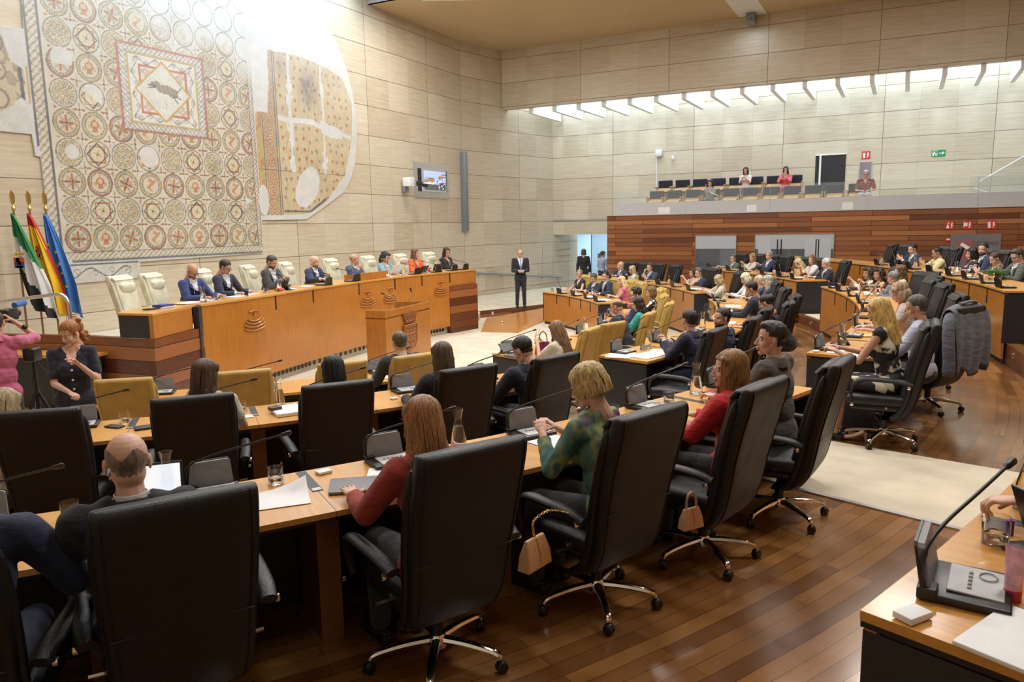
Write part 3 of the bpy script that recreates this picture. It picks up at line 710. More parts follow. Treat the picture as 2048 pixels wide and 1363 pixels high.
mb = MB(); mb.tube([(a.x, a.y, PIT), (a.x, a.y, 2.12)], .018, 6); mb.tube([(b.x, b.y, PIT), (b.x, b.y, 2.12)], .012, 6); mb.build('door_edge', M['greymetal'], t)
c = dp + dd * .82 + Vector((0, -.05, 0)); mb = MB(); mb.tube([(c.x, c.y, .9), (c.x, c.y, 1.8)], .015, 8); mb.build('door_pull', M['steel'], t)
c = dp + dd * .33; mb = MB(); mb.box((c.x, c.y - .01, 1.15), (.14, .01, .36), rotm(rz=-.17)); mb.build('notice', M['greymetal'], t, False)

# ---- things on the side wall
def w2(s, n=0.0): return B1 + D2 * s + LD * n
t = thing('handrail', 'dark handrail on the travertine wall behind the usher', 'handrail')
mb = MB(); a = w2(.1, .09); b = w2(5.4, .09); mb.tube([(a.x, a.y, .93), (b.x, b.y, .44)], .028, 8); mb.build('rail', M['greymetal'], t)
for s in (.6, 1.8, 3.0, 4.2, 5.2):
    z = .93 - (s - .1) / 5.3 * .49; mb = MB(); a = w2(s, .0); b = w2(s, .09); mb.tube([(a.x, a.y, z - .08), (b.x, b.y, z - .07), (b.x, b.y, z)], .012, 6); mb.build('bracket', M['greymetal'], t)
mb = MB()
for z0, s0, s1 in ((1.52, 5.15, 6.15), (1.28, 5.15, 6.15)):
    a_ = s0
    while a_ < s1:
        w_ = RNG.uniform(.05, .12); q = w2(a_ + w_ / 2, .008); hh = RNG.uniform(.05, .09)
        mb.box((q.x, q.y, z0), (.012, w_ * .8, hh * .3), rotm(rz=-math.radians(40.5))); mb.box((q.x, q.y, z0 + hh * .3), (.012, .02, hh * .7), rotm(rz=-math.radians(40.5))); a_ += w_ + .03
tag(mb.build('wall_lettering', plain('stone_letters', (.42, .36, .27), .5), None, False), 'two lines of raised letters on the travertine wall beside the lobby doorway', 'lettering')
mb = MB()
for s0, s1, z0, z1 in ((4.3, 4.32, .55, 1.75), (4.98, 5.0, .55, 1.75), (4.3, 5.0, 1.74, 1.75), (4.3, 5.0, .55, .56)):
    a = w2(s0, .003); b = w2(s1, .003); mb.add([(a.x, a.y, z0), (b.x, b.y, z0), (b.x, b.y, z1), (a.x, a.y, z1)], [(0, 1, 2, 3)])
o = mb.build('trim_7', plain('hatch_joint', (.30, .25, .18), .6), None, False); o['kind'] = 'structure'
# grey post at the bend of the wall
mb = MB(); q = A0 + D1 * 13.42 + N1 * .10; mb.box((q.x, q.y, 3.66), (.20, .16, 2.62), rotm(rz=-math.radians(27.5)), bev=.008)
tag(mb.build('light_strip_post', M['greymetal']), 'tall slim grey metal column mounted on the wall right of the screen', 'wall column')
# television in a recessed grey frame
def w1(s, n=0.0): return A0 + D1 * s + N1 * n
RW1 = -math.radians(27.54) + PI / 2          # local +X along D1 reversed
def w1box(mb, s0, s1, z0, z1, n0, n1, mi=0):
    vs = []
    for z in (z0, z1):
        for s_, n_ in ((s0, n0), (s1, n0), (s1, n1), (s0, n1)):
            q = w1(s_, n_); vs.append((q.x, q.y, z))
    return mb.add(vs, [(0, 1, 2, 3), (7, 6, 5, 4), (4, 5, 1, 0), (6, 7, 3, 2), (5, 6, 2, 1), (7, 4, 0, 3)], mi)
t = thing('wall_screen', 'television in a grey metal frame on the travertine wall beside the grey column', 'television')
mb = MB()
for q in ((10.60, 12.58, 4.30, 4.49), (10.60, 12.58, 3.41, 3.60), (10.60, 10.78, 3.6, 4.3), (12.44, 12.58, 3.6, 4.3)): w1box(mb, *q, .0, .03)
mb.build('frame', M['steel'], t, False)
mb = MB(); w1box(mb, 10.78, 12.44, 3.6, 4.3, .0, .012); mb.build('recess', M['black'], t, False)
mb = MB(); w1box(mb, 11.00, 12.34, 3.60, 4.30, .02, .07); mb.build('casing', M['greylt'], t, False)
mb = MB(); w1box(mb, 11.06, 12.28, 3.66, 4.24, .07, .075)
mb.build('display', emit('tv_blue', (.42, .52, .95), .9), t, False)
mb = MB(); w1box(mb, 11.06, 11.86, 3.66, 3.84, .075, .078); w1box(mb, 11.90, 12.28, 3.66, 3.90, .075, .078); mb.build('caption_bar', emit('tv_dark', (.12, .13, .12), .3), t, False)
mb = MB()
for s0, s1, z0, z1 in ((11.06, 11.30, 3.88, 3.98), (11.30, 11.64, 3.92, 4.03), (11.90, 12.28, 4.05, 4.10), (11.90, 12.0, 3.99, 4.06), (11.46, 11.52, 3.86, 3.93)): w1box(mb, s0, s1, z0, z1, .076, .079)
mb.build('picture_bench', emit('tv_brown', (.42, .22, .07), .7), t, False)
mb = MB(); rr = random.Random(3)
for i in range(60):
    s0 = rr.uniform(11.75, 12.2); z0 = rr.uniform(3.68, 4.05); w1box(mb, s0, s0 + rr.uniform(.02, .06), z0, z0 + rr.uniform(.01, .04), .079, .081, rr.choice([0, 1]))
for i in range(8): w1box(mb, 11.12 + i * .055, 11.14 + i * .055, 4.0, 4.04, .079, .081, 1)
mb.build('picture_crowd', [emit('tv_white', (.8, .85, 1), .9), emit('tv_deep', (.05, .06, .10), .4)], t, False)
q = w1(11.10, .082); text('Sesión Plenaria', .085, (q.x, q.y, 3.86), (PI / 2, 0, RW1), emit('tv_text', (.9, .9, .9), .9), 'caption_text', t, align='LEFT')
q = w1(12.02, .082); text('EXTREMADURA', .05, (q.x, q.y, 4.15), (PI / 2, 0, RW1), emit('tv_text2', (.1, .1, .2), .5), 'logo_text', t, align='LEFT')
t = thing('wall_mounted_camera', 'white box camera with black lens on a wall bracket left of the television', 'camera')
mb = MB(); q = w1(10.02, .22); mb.box((q.x, q.y, 3.84), (.24, .26, .26), rotm(rz=RW1), bev=.01); mb.build('housing', M['white'], t)
mb = MB(); q = w1(10.02, .10); mb.box((q.x, q.y, 3.62), (.2, .12, .16), rotm(rz=RW1), bev=.01); q = w1(10.0, .2); mb.tube([(q.x, q.y, 3.56), (q.x, q.y, 3.72)], .02); mb.build('bracket', M['greymetal'], t)
mb = MB(); q = w1(10.30, .42); mb.box((q.x, q.y, 3.80), (.26, .14, .15), rotm(rz=RW1 + .3), bev=.02); q = w1(10.36, .58); mb.box((q.x, q.y, 3.74), (.18, .10, .10), rotm(rz=RW1), bev=.02)
mb.build('camera_body', M['black'], t)

# ================================================================== THE MOSAIC
def build_mosaic():
    st = .0145
    s0, s1, z0, z1 = -2.2, 8.05, 1.58, 8.45
    ns, nz = int((s1 - s0) / st), int((z1 - z0) / st)
    S, Z = np.meshgrid(np.linspace(s0, s1, ns + 1), np.linspace(z0, z1, nz + 1))
    R = np.random.RandomState(11)
    def fbm(scale, oct=4, seed=0):
        r = np.random.RandomState(seed); out = np.zeros_like(S); amp = 1; tot = 0
        for o in range(oct):
            n = int(max(s1 - s0, z1 - z0) * scale * 2 ** o) + 3; g = r.rand(n + 2, n + 2)
            x = (S - s0) * scale * 2 ** o; y = (Z - z0) * scale * 2 ** o; xi = x.astype(int) % n; yi = y.astype(int) % n; fx = smoothstep(x - x.astype(int)); fy = smoothstep(y - y.astype(int))
            out += amp * ((g[yi, xi] * (1 - fx) + g[yi, xi + 1] * fx) * (1 - fy) + (g[yi + 1, xi] * (1 - fx) + g[yi + 1, xi + 1] * fx) * fy); tot += amp; amp *= .5
        return out / tot
    def inpoly(P):
        P = np.array(P); c = np.zeros(S.shape, bool); j = len(P) - 1
        for i in range(len(P)):
            xi, yi = P[i]; xj, yj = P[j]
            if yi != yj: c ^= ((yi > Z) != (yj > Z)) & (S < (xj - xi) * (Z - yi) / (yj - yi) + xi)
            j = i
        return c
    plaster = (.60, .59, .55); tan = (.56, .45, .31); blue = (.17, .18, .205); red = (.42, .185, .11); yel = (.50, .37, .16); ltan = (.60, .54, .43)
    grey = (.30, .30, .30); pale = (.64, .60, .52)
    col = np.empty(S.shape + (3,)); col[:] = plaster
    n1 = fbm(1.1, 5, 1); n2 = fbm(6, 3, 2); n3 = fbm(.45, 4, 3); tess = R.rand(*S.shape)
    def put(mask, c, a=.9):
        m = (mask.astype(float) * a)[..., None]; col[:] = col * (1 - m) + np.array(c) * m
    line = lambda d, w: np.abs(d) < w
    # carpet field: left panel
    field = (S > -.52) & (S < 4.27) & (Z > 2.10) & (Z < 8.5)
    put(field, ltan, .85)
    P, Qp, sx, sz = .532, .512, -.15, 2.40
    ci = np.round((S - sx) / P); cj = np.round((Z - sz) / Qp)
    cx = sx + ci * P; cz = sz + cj * Qp; dx = S - cx; dz = Z - cz; r = np.hypot(dx, dz); th = np.arctan2(dz, dx)
    grid = (ci >= 0) & (ci <= 8) & (cj >= 0) & (S < 4.16) & (S > -.43)
    def rot45(a, b): return (a + b) * .7071, (b - a) * .7071
    kind = ((ci * 1 + (cj % 2) * 0) % 4).astype(int)
    even = (cj % 2 == 0)
    rc = np.where(((ci + cj) % 3) < 1, 1, 0)
    c_in = grid & (r < .245)
    put(c_in, (.60, .50, .35), .55)
    put(grid & (np.abs(r - .243) < .009), blue, .8)
    # dentil rings on the even rows, plain rings on the odd rows
    ring = grid & even & (r > .180) & (r < .236)
    rcol = np.where((rc == 1)[..., None], np.array(red), np.array(yel))
    dent = (np.sin(th * 30) > -.1) & (r < .215)
    m = (ring & (r > .208))[..., None] * .8; col[:] = col * (1 - m) + rcol * m
    put(ring & dent & (r < .208), blue, .75); put(ring & ~dent & (r < .208), pale, .8)
    put(grid & even & (np.abs(r - .176) < .006), blue, .8)
    # flower roundels
    k0 = grid & even & (kind % 2 == 0) & (r < .165)
    pet = np.abs(np.cos(2 * th + .4 * (ci % 3))) ** 3 * .15; m = k0 & (r < pet); put(m, red, .85)
    pet2 = np.abs(np.sin(2 * th + .4 * (ci % 3))) ** 4 * .16; m = k0 & (r < pet2) & (r > .03); put(m, grey, .6)
    put(k0 & (np.abs(np.sin(8 * th)) < .10) & (r > .07), blue, .5); put(k0 & (r < .022), blue, .9)
    # vessels and figures
    k1 = grid & even & (kind == 1); vas = (np.hypot(dx / .08, (dz - .03) / .07) < 1); vas2 = np.hypot(dx / .055, (dz - .03) / .048) < 1
    put(k1 & vas & ~vas2, red, .8); put(k1 & vas2, (.58, .34, .22), .5); put(k1 & (np.abs(dx) < .045 + .35 * np.abs(dz + .06)) & (dz < -.03) & (dz > -.115), red, .7)
    put(k1 & (np.abs(dx) < .006) & (dz > .08) & (dz < .15), red, .8); put(k1 & (np.hypot(np.abs(dx) - .095, dz + .02) < .03) & (np.hypot(np.abs(dx) - .095, dz + .02) > .018), red, .8)
    k3 = grid & even & (kind == 3); fig = np.abs(dx - .05 * np.sin(dz * 30)) < .045 * (1 - (dz / .15) ** 2).clip(0)
    put(k3 & fig, (.50, .22, .15), .7); put(k3 & (np.hypot(dx + .02, dz - .085) < .035), (.52, .30, .2), .8); put(k3 & (np.hypot(dx - .09, dz - .08) < .018), red, .9)
    # interlaced squares and knots on the odd rows
    od = grid & ~even; sq = np.maximum(np.abs(dx), np.abs(dz)); u, v = rot45(dx, dz); dm = np.maximum(np.abs(u), np.abs(v))
    st_ = od & (ci % 2 == 1)
    put(st_ & (r < .232) & (r > .225), yel, .8); put(st_ & line(sq - .142, .013), red, .85); put(st_ & line(dm - .142, .013), blue, .85)
    put(st_ & (r < np.abs(np.cos(2 * th + .8)) ** 2 * .085), yel, .7); put(st_ & (r < .02), blue, .9)
    kn = od & (ci % 2 == 0) & (r < .215)
    w1_ = np.abs(((dx * .8 + dz * .6) * 24 + 1.3 * np.sin(dz * 40 + ci)) % 2 - 1); w2_ = np.abs(((dx * .6 - dz * .8) * 24 + 1.3 * np.sin(dx * 38 + cj)) % 2 - 1)
    put(kn & (w1_ < .38), yel, .6); put(kn & (w2_ < .25), grey, .7); put(kn & (np.abs(w1_ - .42) < .09), blue, .75); put(kn & (w2_ > .9), red, .35)
    # spindles between the circles
    hs = lambda i, j, k: (np.sin(i * 12.7 + j * 31.1 + k * 7.7) * 437.5453) % 1
    ex = S - (cx + np.sign(dx + 1e-9) * P / 2); ez = Z - (cz + np.sign(dz + 1e-9) * Qp / 2)
    gg = (S > -.35) & (S < 4.12) & (Z > 2.2)
    sp1 = (np.abs(ez) < .019 * (1 - ((np.abs(ex) - .075) / .055) ** 2).clip(0)) & (hs(ci, cj, 2) > .2); sp2 = (np.abs(ex) < .019 * (1 - ((np.abs(ez) - .075) / .055) ** 2).clip(0)) & (hs(ci, cj, 5) > .3)
    put(gg & sp1, red, .85); put(gg & sp2, np.array(red) * .6 + np.array(grey) * .4, .75); put(gg & (np.hypot(ex, ez) < .022), blue, .9)
    put(gg & (tess > .985) & (r > .25), blue, .6)
    # guilloche helper
    def guil(mask, a, b, w, per, c1=yel):
        """a runs along the band, b across it (-w..w)"""
        put(mask & (np.abs(b) < w), (.58, .54, .46), .8)
        q = b / w; ph = a / per * 2 * PI
        for k in range(3):
            d = q * .62 - np.sin(ph + k * 2 * PI / 2) * .62
            put(mask & (np.abs(b) < w) & (np.abs(d) < .17), c1 if k else grey, .55)
        d2 = np.sin(ph * 1.0 - q * 2.6); put(mask & (np.abs(b) < w) & (np.abs(d2) < .20), blue, .7); put(mask & (np.abs(b) < w) & (np.abs(d2) > .93), pale, .7)
    # left border, right border, bottom border
    guil((S > -.72) & (S < -.40) & (Z > 2.3), Z, S + .585, .085, .26); put((np.abs(S + .69) < .028) & (Z > 4.0), blue, .85); put((np.abs(S + .475) < .026) & (Z > 2.15), blue, .85)
    guil((S > 4.1) & (S < 4.32) & (Z > 2.1), Z, S - 4.215, .05, .20, red); put((np.abs(S - 4.155) < .010) & (Z > 2.1), blue, .8); put((np.abs(S - 4.275) < .010) & (Z > 2.1), blue, .8)
    guil((S > -.38) & (S < 4.28) & (Z < 2.16), S, Z - 2.085, .065, .22); put((S > -.3) & (S < 4.3) & (np.abs(Z - 2.00) < .018), blue, .8); put((S > -.42) & (S < 4.2) & (np.abs(Z - 2.155) < .006), blue, .8)
    # framed panel with the running animal
    E0, E1, F0, F1 = .94, 2.96, 4.43, 6.09; ec, fc = (E0 + E1) / 2, (F0 + F1) / 2
    kx = (S - ec) / ((E1 - E0) / 2); kz = (Z - fc) / ((F1 - F0) / 2); sq = np.maximum(np.abs(kx), np.abs(kz))
    put(sq < 1.0, pale, 1); put((sq < 1.0) & (sq > .955), (.44, .20, .16), .9); put((sq < .955) & (sq > .94), blue, .8)
    hor = np.abs(kz) > np.abs(kx)
    guil((sq < .94) & (sq > .80) & hor, S, (np.abs(kz) - .87) * .8, .06, .20, grey); guil((sq < .94) & (sq > .80) & ~hor, Z, (np.abs(kx) - .87) * 1.0, .07, .20, grey)
    put((sq < .80) & (sq > .755), (.45, .36, .18), .9); put((sq < .755) & (sq > .53), pale, 1)
    ang = np.where(hor, S, Z); off = np.where(hor, (np.abs(kz) - .64) * .82, (np.abs(kx) - .64) * 1.0); wv = off - .055 * np.sin(ang * 2 * PI / .42)
    put((sq < .755) & (sq > .53) & line(wv, .009), blue, .8)
    la = (ang % .21) - .105; lr = np.hypot(la, off - .03 * np.sign(np.sin(ang * 2 * PI / .42))); put((sq < .755) & (sq > .53) & ((np.abs(lr - .045) < .008) | (np.abs(lr - .02) < .006)), grey, .75)
    put((sq < .555) & (sq > .505), (.47, .19, .13), .9); put(sq < .505, (.60, .57, .49), 1)
    dmd = np.abs(S - ec + .02) / .66 + np.abs(Z - fc - .0) / .60; put((dmd < 1.0) & (dmd > .91), (.50, .36, .12), .9); put((dmd < .91), (.62, .60, .52), .9)
    for qx, qz in ((-1, -1), (-1, 1), (1, -1), (1, 1)):
        ux = S - ec - qx * .40; uz = Z - fc - qz * .34; rr_ = np.hypot(ux, uz); tt = np.arctan2(uz, ux); put((sq < .5) & (dmd > 1) & (rr_ < .12 * np.abs(np.cos(2 * tt)) ** .6) & (rr_ > .02), (.42, .26, .24), .6)
    # animal: generic leaping beast
    bx, bz = S - ec, Z - fc - .08
    body = (np.hypot((bx - .02) / .21, (bz + .02) / .085) < 1) | (np.hypot((bx - .20) / .12, (bz + .07) / .10) < 1) | (np.hypot((bx + .17) / .10, (bz - .045) / .075) < 1) | (np.hypot((bx + .26) / .05, (bz - .06) / .035) < 1)
    put(body, (.25, .22, .20), .85); put(body & (np.sin(bx * 60 + bz * 20) > .75), yel, .6)
    for (ax, az_, cx_, cz_) in ((-.2, 0, -.36, -.03), (-.2, .02, -.37, .03), (.26, -.12, .38, -.17), (.2, -.14, .30, -.26), (.3, -.04, .40, .06)):
        t = ((bx - ax) * (cx_ - ax) + (bz - az_) * (cz_ - az_)) / ((cx_ - ax) ** 2 + (cz_ - az_) ** 2); t = t.clip(0, 1); d = np.hypot(bx - ax - t * (cx_ - ax), bz - az_ - t * (cz_ - az_)); put(d < .014, blue, .85)
    put((dmd < .85) & (np.abs(bx - .02) < .006) & (bz < -.22) & (bz > -.42), grey, .8); put((dmd < .88) & (tess > .965) & ~body, blue, .6)
    # scroll fragment under the carpet
    sc = (S > -.45) & (S < 1.02) & (Z < 1.97) & (Z > 1.62); put(sc, (.60, .57, .50), .8)
    put(sc & (np.abs(Z - 1.935 - .0 * S) < .018) & (S > -.36), blue, .85); wv = Z - 1.78 - .085 * np.sin((S + .3) * 2 * PI / .72 - 1.2); put(sc & (np.abs(wv) < .013) & (S < .85), blue, .85)
    for k in range(4):
        xx = S + .23 - .34 * k; zz = Z - 1.78 - .02 * (-1) ** k; rr_ = np.hypot(xx, zz); tt = np.arctan2(zz, xx); put(sc & (np.abs(rr_ - .02 - .012 * ((tt + PI) / PI) * 2) < .006) & (rr_ < .085), blue, .8)
    put(sc & (tess > .985), red, .7)
    # left wing fragment
    wg = inpoly([(-2.2, 4.40), (-.82, 4.36), (-.80, 5.25), (-1.0, 5.35), (-1.1, 5.75), (-2.2, 5.85)]) & (n1 > .36)
    put(wg, tan, .85); put(wg & (np.abs(np.hypot((S + 1.5) % .5 - .25, (Z) % .45 - .22) - .15) < .02), blue, .6); put(wg & (n2 > .56), (.25, .23, .21), .55); put(wg & (np.abs(S + .86) < .03), blue, .8); put(wg & (np.abs(Z - 4.43) < .03), blue, .8)
    put((S > -.77) & (S < -.72) & (Z > 4.7) & (Z < 5.3), yel, .8)
    # apse
    ap = inpoly([(4.30, 2.84), (5.85, 2.88), (6.53, 3.18), (7.34, 3.89), (7.71, 4.83), (7.80, 5.75), (7.46, 6.38), (6.9, 6.55), (6.67, 6.56), (6.1, 6.68), (5.57, 6.72), (4.82, 6.64), (4.72, 5.3), (4.32, 5.16)])
    ap &= ~((n1 > .66) & (Z > 6.2))
    put(ap, (.56, .45, .30), .95)
    b1 = ap & (S < 4.50); put(b1, np.where((n2 > .5)[..., None], np.array(yel), np.array(red)), .6) if False else None
    m = (b1 * .6)[..., None]; col[:] = col * (1 - m) + np.where((n2 > .52)[..., None], np.array(red), np.array(yel)) * m
    b2 = ap & (S > 4.56) & (S < 4.93); uu = (S - 4.745); pz = (Z % .36) - .18; rr_ = np.hypot(uu, pz); tt = np.arctan2(pz, uu)
    sp_ = np.sin(rr_ * 95 - tt * 1.0 + np.floor(Z / .36) * 1.5); put(b2 & (sp_ > .35), (.42, .19, .11), .8); put(b2 & (sp_ < -.75), grey, .6); put(b2 & (tess > .93), blue, .4)
    for x_ in (4.535, 4.955, 5.01): put(ap & (np.abs(S - x_) < .013), blue, .85)
    vine = ap & (S > 5.04)
    g1 = .24; pi_ = np.floor(S / g1); pj_ = np.floor(Z / g1)
    hsh = lambda i, j, k: (np.sin(i * 127.1 + j * 311.7 + k * 74.7) * 43758.5453) % 1
    bxx = S - (pi_ + .25 + .5 * hsh(pi_, pj_, 1)) * g1; bzz = Z - (pj_ + .25 + .5 * hsh(pi_, pj_, 2)) * g1; rr_ = np.hypot(bxx, bzz * .85); bud = vine & (rr_ < .040)
    m = (bud * .8)[..., None]; col[:] = col * (1 - m) + np.where((hsh(pi_, pj_, 3) > .5)[..., None], np.array((.44, .18, .11)), np.array((.28, .27, .26))) * m
    put(bud & (bzz < .0) & (np.sin(bxx * 260) > .3), tan, .7)
    curv = np.abs(((S - 5) * 2.1 + .35 * np.sin(Z * 5.2 + S * 2) + (Z - 4) * 1.2) % .55 - .27); put(vine & (curv < .014), (.34, .26, .15), .55)
    curv = np.abs(((S - 5) * 2.6 - .4 * np.sin(Z * 4.1 - S * 3) - (Z - 4) * 1.7) % .7 - .35); put(vine & (curv < .012), (.36, .30, .20), .5)
    put(vine & (tess > .972), grey, .55)
    dk = np.exp(-(((S - 6.15) / .34) ** 2 + ((Z - 5.95) / .42) ** 2)) + .6 * np.exp(-(((S - 5.25) / .18) ** 2 + ((Z - 6.3) / .3) ** 2)); a_ = (dk * n2 * 1.35 * vine).clip(0, .75)[..., None]; col[:] = col * (1 - a_) + np.array((.17, .17, .19)) * a_
    put(ap & (np.abs(Z - 3.90) < .006), blue, .8)
    put(inpoly([(5.05, 2.93), (6.0, 2.93), (6.6, 3.25), (6.55, 3.30), (5.95, 2.97), (5.05, 2.97)]), blue, .8)
    # worn patches of bare plaster
    lost = np.zeros(S.shape, bool)
    lost |= (Z > 6.62 + .35 * (n1 - .5)) & (S > 4.3)
    lost |= (S > 4.28) & (S < 4.78 + .25 * (n1 - .5)) & (Z > 5.2)
    lost |= (np.abs(S - 5.42 - .15 * (n1 - .5)) < .045) | (np.abs(S - 6.55 - .15 * (n1 - .5)) < .05) if False else False
    seam = ((np.abs(S - 5.45 - .18 * (n1 - .5)) < .04 + .06 * (n2 > .6)) | (np.abs(S - 6.62 - .18 * (n1 - .5)) < .04 + .06 * (n2 > .6)) | (np.abs(Z - 5.10 + .10 * (S - 6) - .3 * (n1 - .5)) < .06 + .10 * (n3 > .55))) & (S > 5.02) & (Z > 3.9)
    lost |= seam & (S < 7.7)
    lost |= (np.hypot((S - 5.95 - .35 * (Z - 3.6)) / .42, (Z - 3.60) / .52) < .95 + .5 * (n1 - .5)) & (S > 5.1)
    lost |= (np.hypot((S - 4.42) / .16, (Z - 3.2) / .35) < 1)
    lost |= (S > -.35) & (S < 4.1) & (np.abs(Z - 3.155 - .10 * (n1 - .5)) < .05 * (n3 > .45)) & (r > .245)
    wash = ((Z - 6.35) / .8 + (S - 1.0) * .17 + (n1 - .5) * 2.2).clip(0, 1) * ((S > .6) & (S < 4.3)); wash = np.maximum(wash, ((n3 - .56) * 12).clip(0, 1) * ((Z > 4.3) & (S > -.4) & (S < 1.2) & (S > -.4)))
    keepr = grid & (np.abs(r - .243) < .008)
    emb = (sq < 1.0)
    a_ = (wash * .93 * (~keepr) * (~emb))[..., None]; col[:] = col * (1 - a_) + np.array((.62, .61, .57)) * a_
    put(lost & ~emb, (.62, .61, .58), .97)
    holes = (np.hypot(S - 1.46, (Z - 3.98)) < .21 * (1 + .4 * (n1 - .5))) | (np.hypot(S - .4, (Z - 5.0)) < .19) & (Z + S * .6 > 5.18) | (np.hypot(S + .12, Z - 5.55) < .2) & (Z > 5.45) | (np.hypot(S + .1, Z - 3.95) < .13)
    put(holes, (.62, .61, .57), .9)
    # tessera grain, colour drift
    g = (1 + (tess - .5) * .16 + (n2 - .5) * .20 + (n1 - .5) * .18)[..., None]
    col = (col * g).clip(0, 1)
    col = (col * 1.0 - (.5 - col).clip(0, 1) * .35).clip(.02, 1)
    gy = col.mean(-1, keepdims=True); col = (col * .86 + gy * .14) * .97
    fade = ((Z - 4.0) / 3.0).clip(0, 1)[..., None] * .35; col = col * (1 - fade) + np.array((.58, .575, .54)) * fade
    # outline of the mounted plaster
    OUT = [(-2.2, 4.19), (-.78, 4.19), (-.76, 3.83), (-.67, 3.82), (-.66, 2.15), (-.52, 2.13), (-.53, 1.6), (1.03, 1.62), (1.05, 1.93), (4.27, 1.975), (4.31, 2.73), (5.81, 2.75), (6.45, 3.04), (7.31, 3.47), (7.62, 3.85), (7.82, 4.25), (7.94, 4.85), (7.95, 5.4), (7.86, 6.1), (7.64, 6.7), (7.3, 7.25), (6.9, 7.66), (6.4, 7.95), (5.8, 8.2), (4.5, 8.4), (-.62, 8.4), (-.72, 5.92), (-2.2, 5.75)]
    OUT = [(a, b) for a, b in OUT]
    inside = inpoly(OUT)
    t = thing('wall_mosaic', 'large ancient floor mosaic of roundels mounted on the travertine wall above the bench', 'mosaic')
    mb = MB(); n = len(OUT)
    fr = [w1(a, .034) for a, b in OUT]; bk = [w1(a, .001) for a, b in OUT]
    vs = [(q.x, q.y, OUT[i][1]) for i, q in enumerate(fr)] + [(q.x, q.y, OUT[i][1]) for i, q in enumerate(bk)]
    mb.add(vs, [tuple(range(n))] + [(i, n + i, n + (i + 1) % n, (i + 1) % n) for i in range(n)])
    mb.build('plaster_bed', plain('plaster', (.60, .59, .55), .85, var=.05, nscale=4), t, False)
    A_ = np.array(w1(0, .037)); D_ = np.array(D1)
    V = A_[None, None, :] + S[..., None] * D_[None, None, :]; V[..., 2] = Z; V = V.reshape(-1, 3)
    idx = np.arange(S.size).reshape(S.shape)
    Q = np.stack([idx[:-1, :-1], idx[:-1, 1:], idx[1:, 1:], idx[1:, :-1]], -1)
    ok = inside[:-1, :-1] & inside[:-1, 1:] & inside[1:, 1:] & inside[1:, :-1]; Q = Q[ok]
    used = np.unique(Q); mp = np.full(S.size, -1); mp[used] = np.arange(len(used)); Q = mp[Q]
    s = Soup(); s.add(V[used], Q); o = s.build('mosaic_surface', [vcol('mosaic_tesserae', .7)], t)
    ca = o.data.color_attributes.new('Col', 'FLOAT_COLOR', 'POINT'); C4 = np.ones((len(used), 4), np.float32); C4[:, :3] = col.reshape(-1, 3)[used]
    ca.data.foreach_set('color', C4.ravel())
build_mosaic()

# ================================================================== THE PRESIDIUM BENCH
def polyband(mb, P, d0, d1, z0, z1, mi=0):
    """slab following the polyline P between the offsets d0 and d1"""
    a = offs(P, d0); b = offs(P, d1); n = len(P); vs = []; fs = []; uv = []
    for i in range(n): vs += [(a[i][0], a[i][1], z0), (b[i][0], b[i][1], z0), (b[i][0], b[i][1], z1), (a[i][0], a[i][1], z1)]
    u = 0
    for i in range(n - 1):
        l = (Vector(P[i + 1]) - Vector(P[i])).length; o = i * 4; q = o + 4; u1 = u + l
        fs += [(o, o + 3, q + 3, q), (o + 3, o + 2, q + 2, q + 3), (o + 1, q + 1, q + 2, o + 2), (o, q, q + 1, o + 1)]
        uv += [((u, z0), (u, z1), (u1, z1), (u1, z0)), ((u, 0), (u, d1 - d0), (u1, d1 - d0), (u1, 0)), ((u, z0), (u1, z0), (u1, z1), (u, z1)), ((u, 0), (u1, 0), (u1, d1 - d0), (u, d1 - d0))]; u = u1
    fs += [(0, 1, 2, 3), ((n - 1) * 4 + 3, (n - 1) * 4 + 2, (n - 1) * 4 + 1, (n - 1) * 4)]; uv += [((0, z0), (d1 - d0, z0), (d1 - d0, z1), (0, z1)), ((0, z1), (d1 - d0, z1), (d1 - d0, z0), (0, z0))]
    return mb.add(vs, fs, mi, uv)
TOP = 1.42
bench = thing('presidium_bench', 'long curved cherry wood bench of the presiding board with carved emblems', 'bench')
SLOT = [0.02, 1.94, 3.0, 3.97, 5.03, 5.94, 6.97, 7.0]
def ppt(t):
    i = min(int(t), len(PF) - 2); f = t - i; a = Vector(PF[i]); b = Vector(PF[i + 1]); d = (b - a).normalized(); return a + (b - a) * f, d
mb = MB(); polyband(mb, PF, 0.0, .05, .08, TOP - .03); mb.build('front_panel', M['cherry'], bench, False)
mb = MB(); polyband(mb, PF, .13, .18, PIT, .10); mb.build('toe_grille', M['black_panel'], bench, False)
mb = MB()
for i in range(60):
    q, d = ppt(.3 + i * .11); n_ = Vector((-d.y, d.x)); q = q + n_ * .122
    mb.lathe([(.045, 0), (.045, .008), (0, .008)], 10, (q.x, q.y, .0), rotm(rx=PI / 2, rz=math.atan2(d.y, d.x)))
mb.build('grille_hole', M['black'], bench)
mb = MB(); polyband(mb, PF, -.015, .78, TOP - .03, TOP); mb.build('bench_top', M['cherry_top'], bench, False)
for t_ in (.95, 1.94, 3.0, 3.97, 5.03, 5.94, 6.97):
    if t_ < 1.5: continue
    q, d = ppt(t_); mb = MB(); z0, z1 = TOP - .27, TOP + .001
    mb.box((q.x, q.y, (z0 + z1) / 2), (.035, .012, z1 - z0), rotm(rz=math.atan2(d.y, d.x))); mb.build('slot', M['black'], bench, False)
# black upright at the left end of the main front
q, d = ppt(0.0); mb = MB(); mb.box((q.x - .02, q.y - .06, .66), (.09, .12, TOP - .04 + .1), rotm(rz=0)); mb.build('end_strip', M['black_panel'], bench, False)
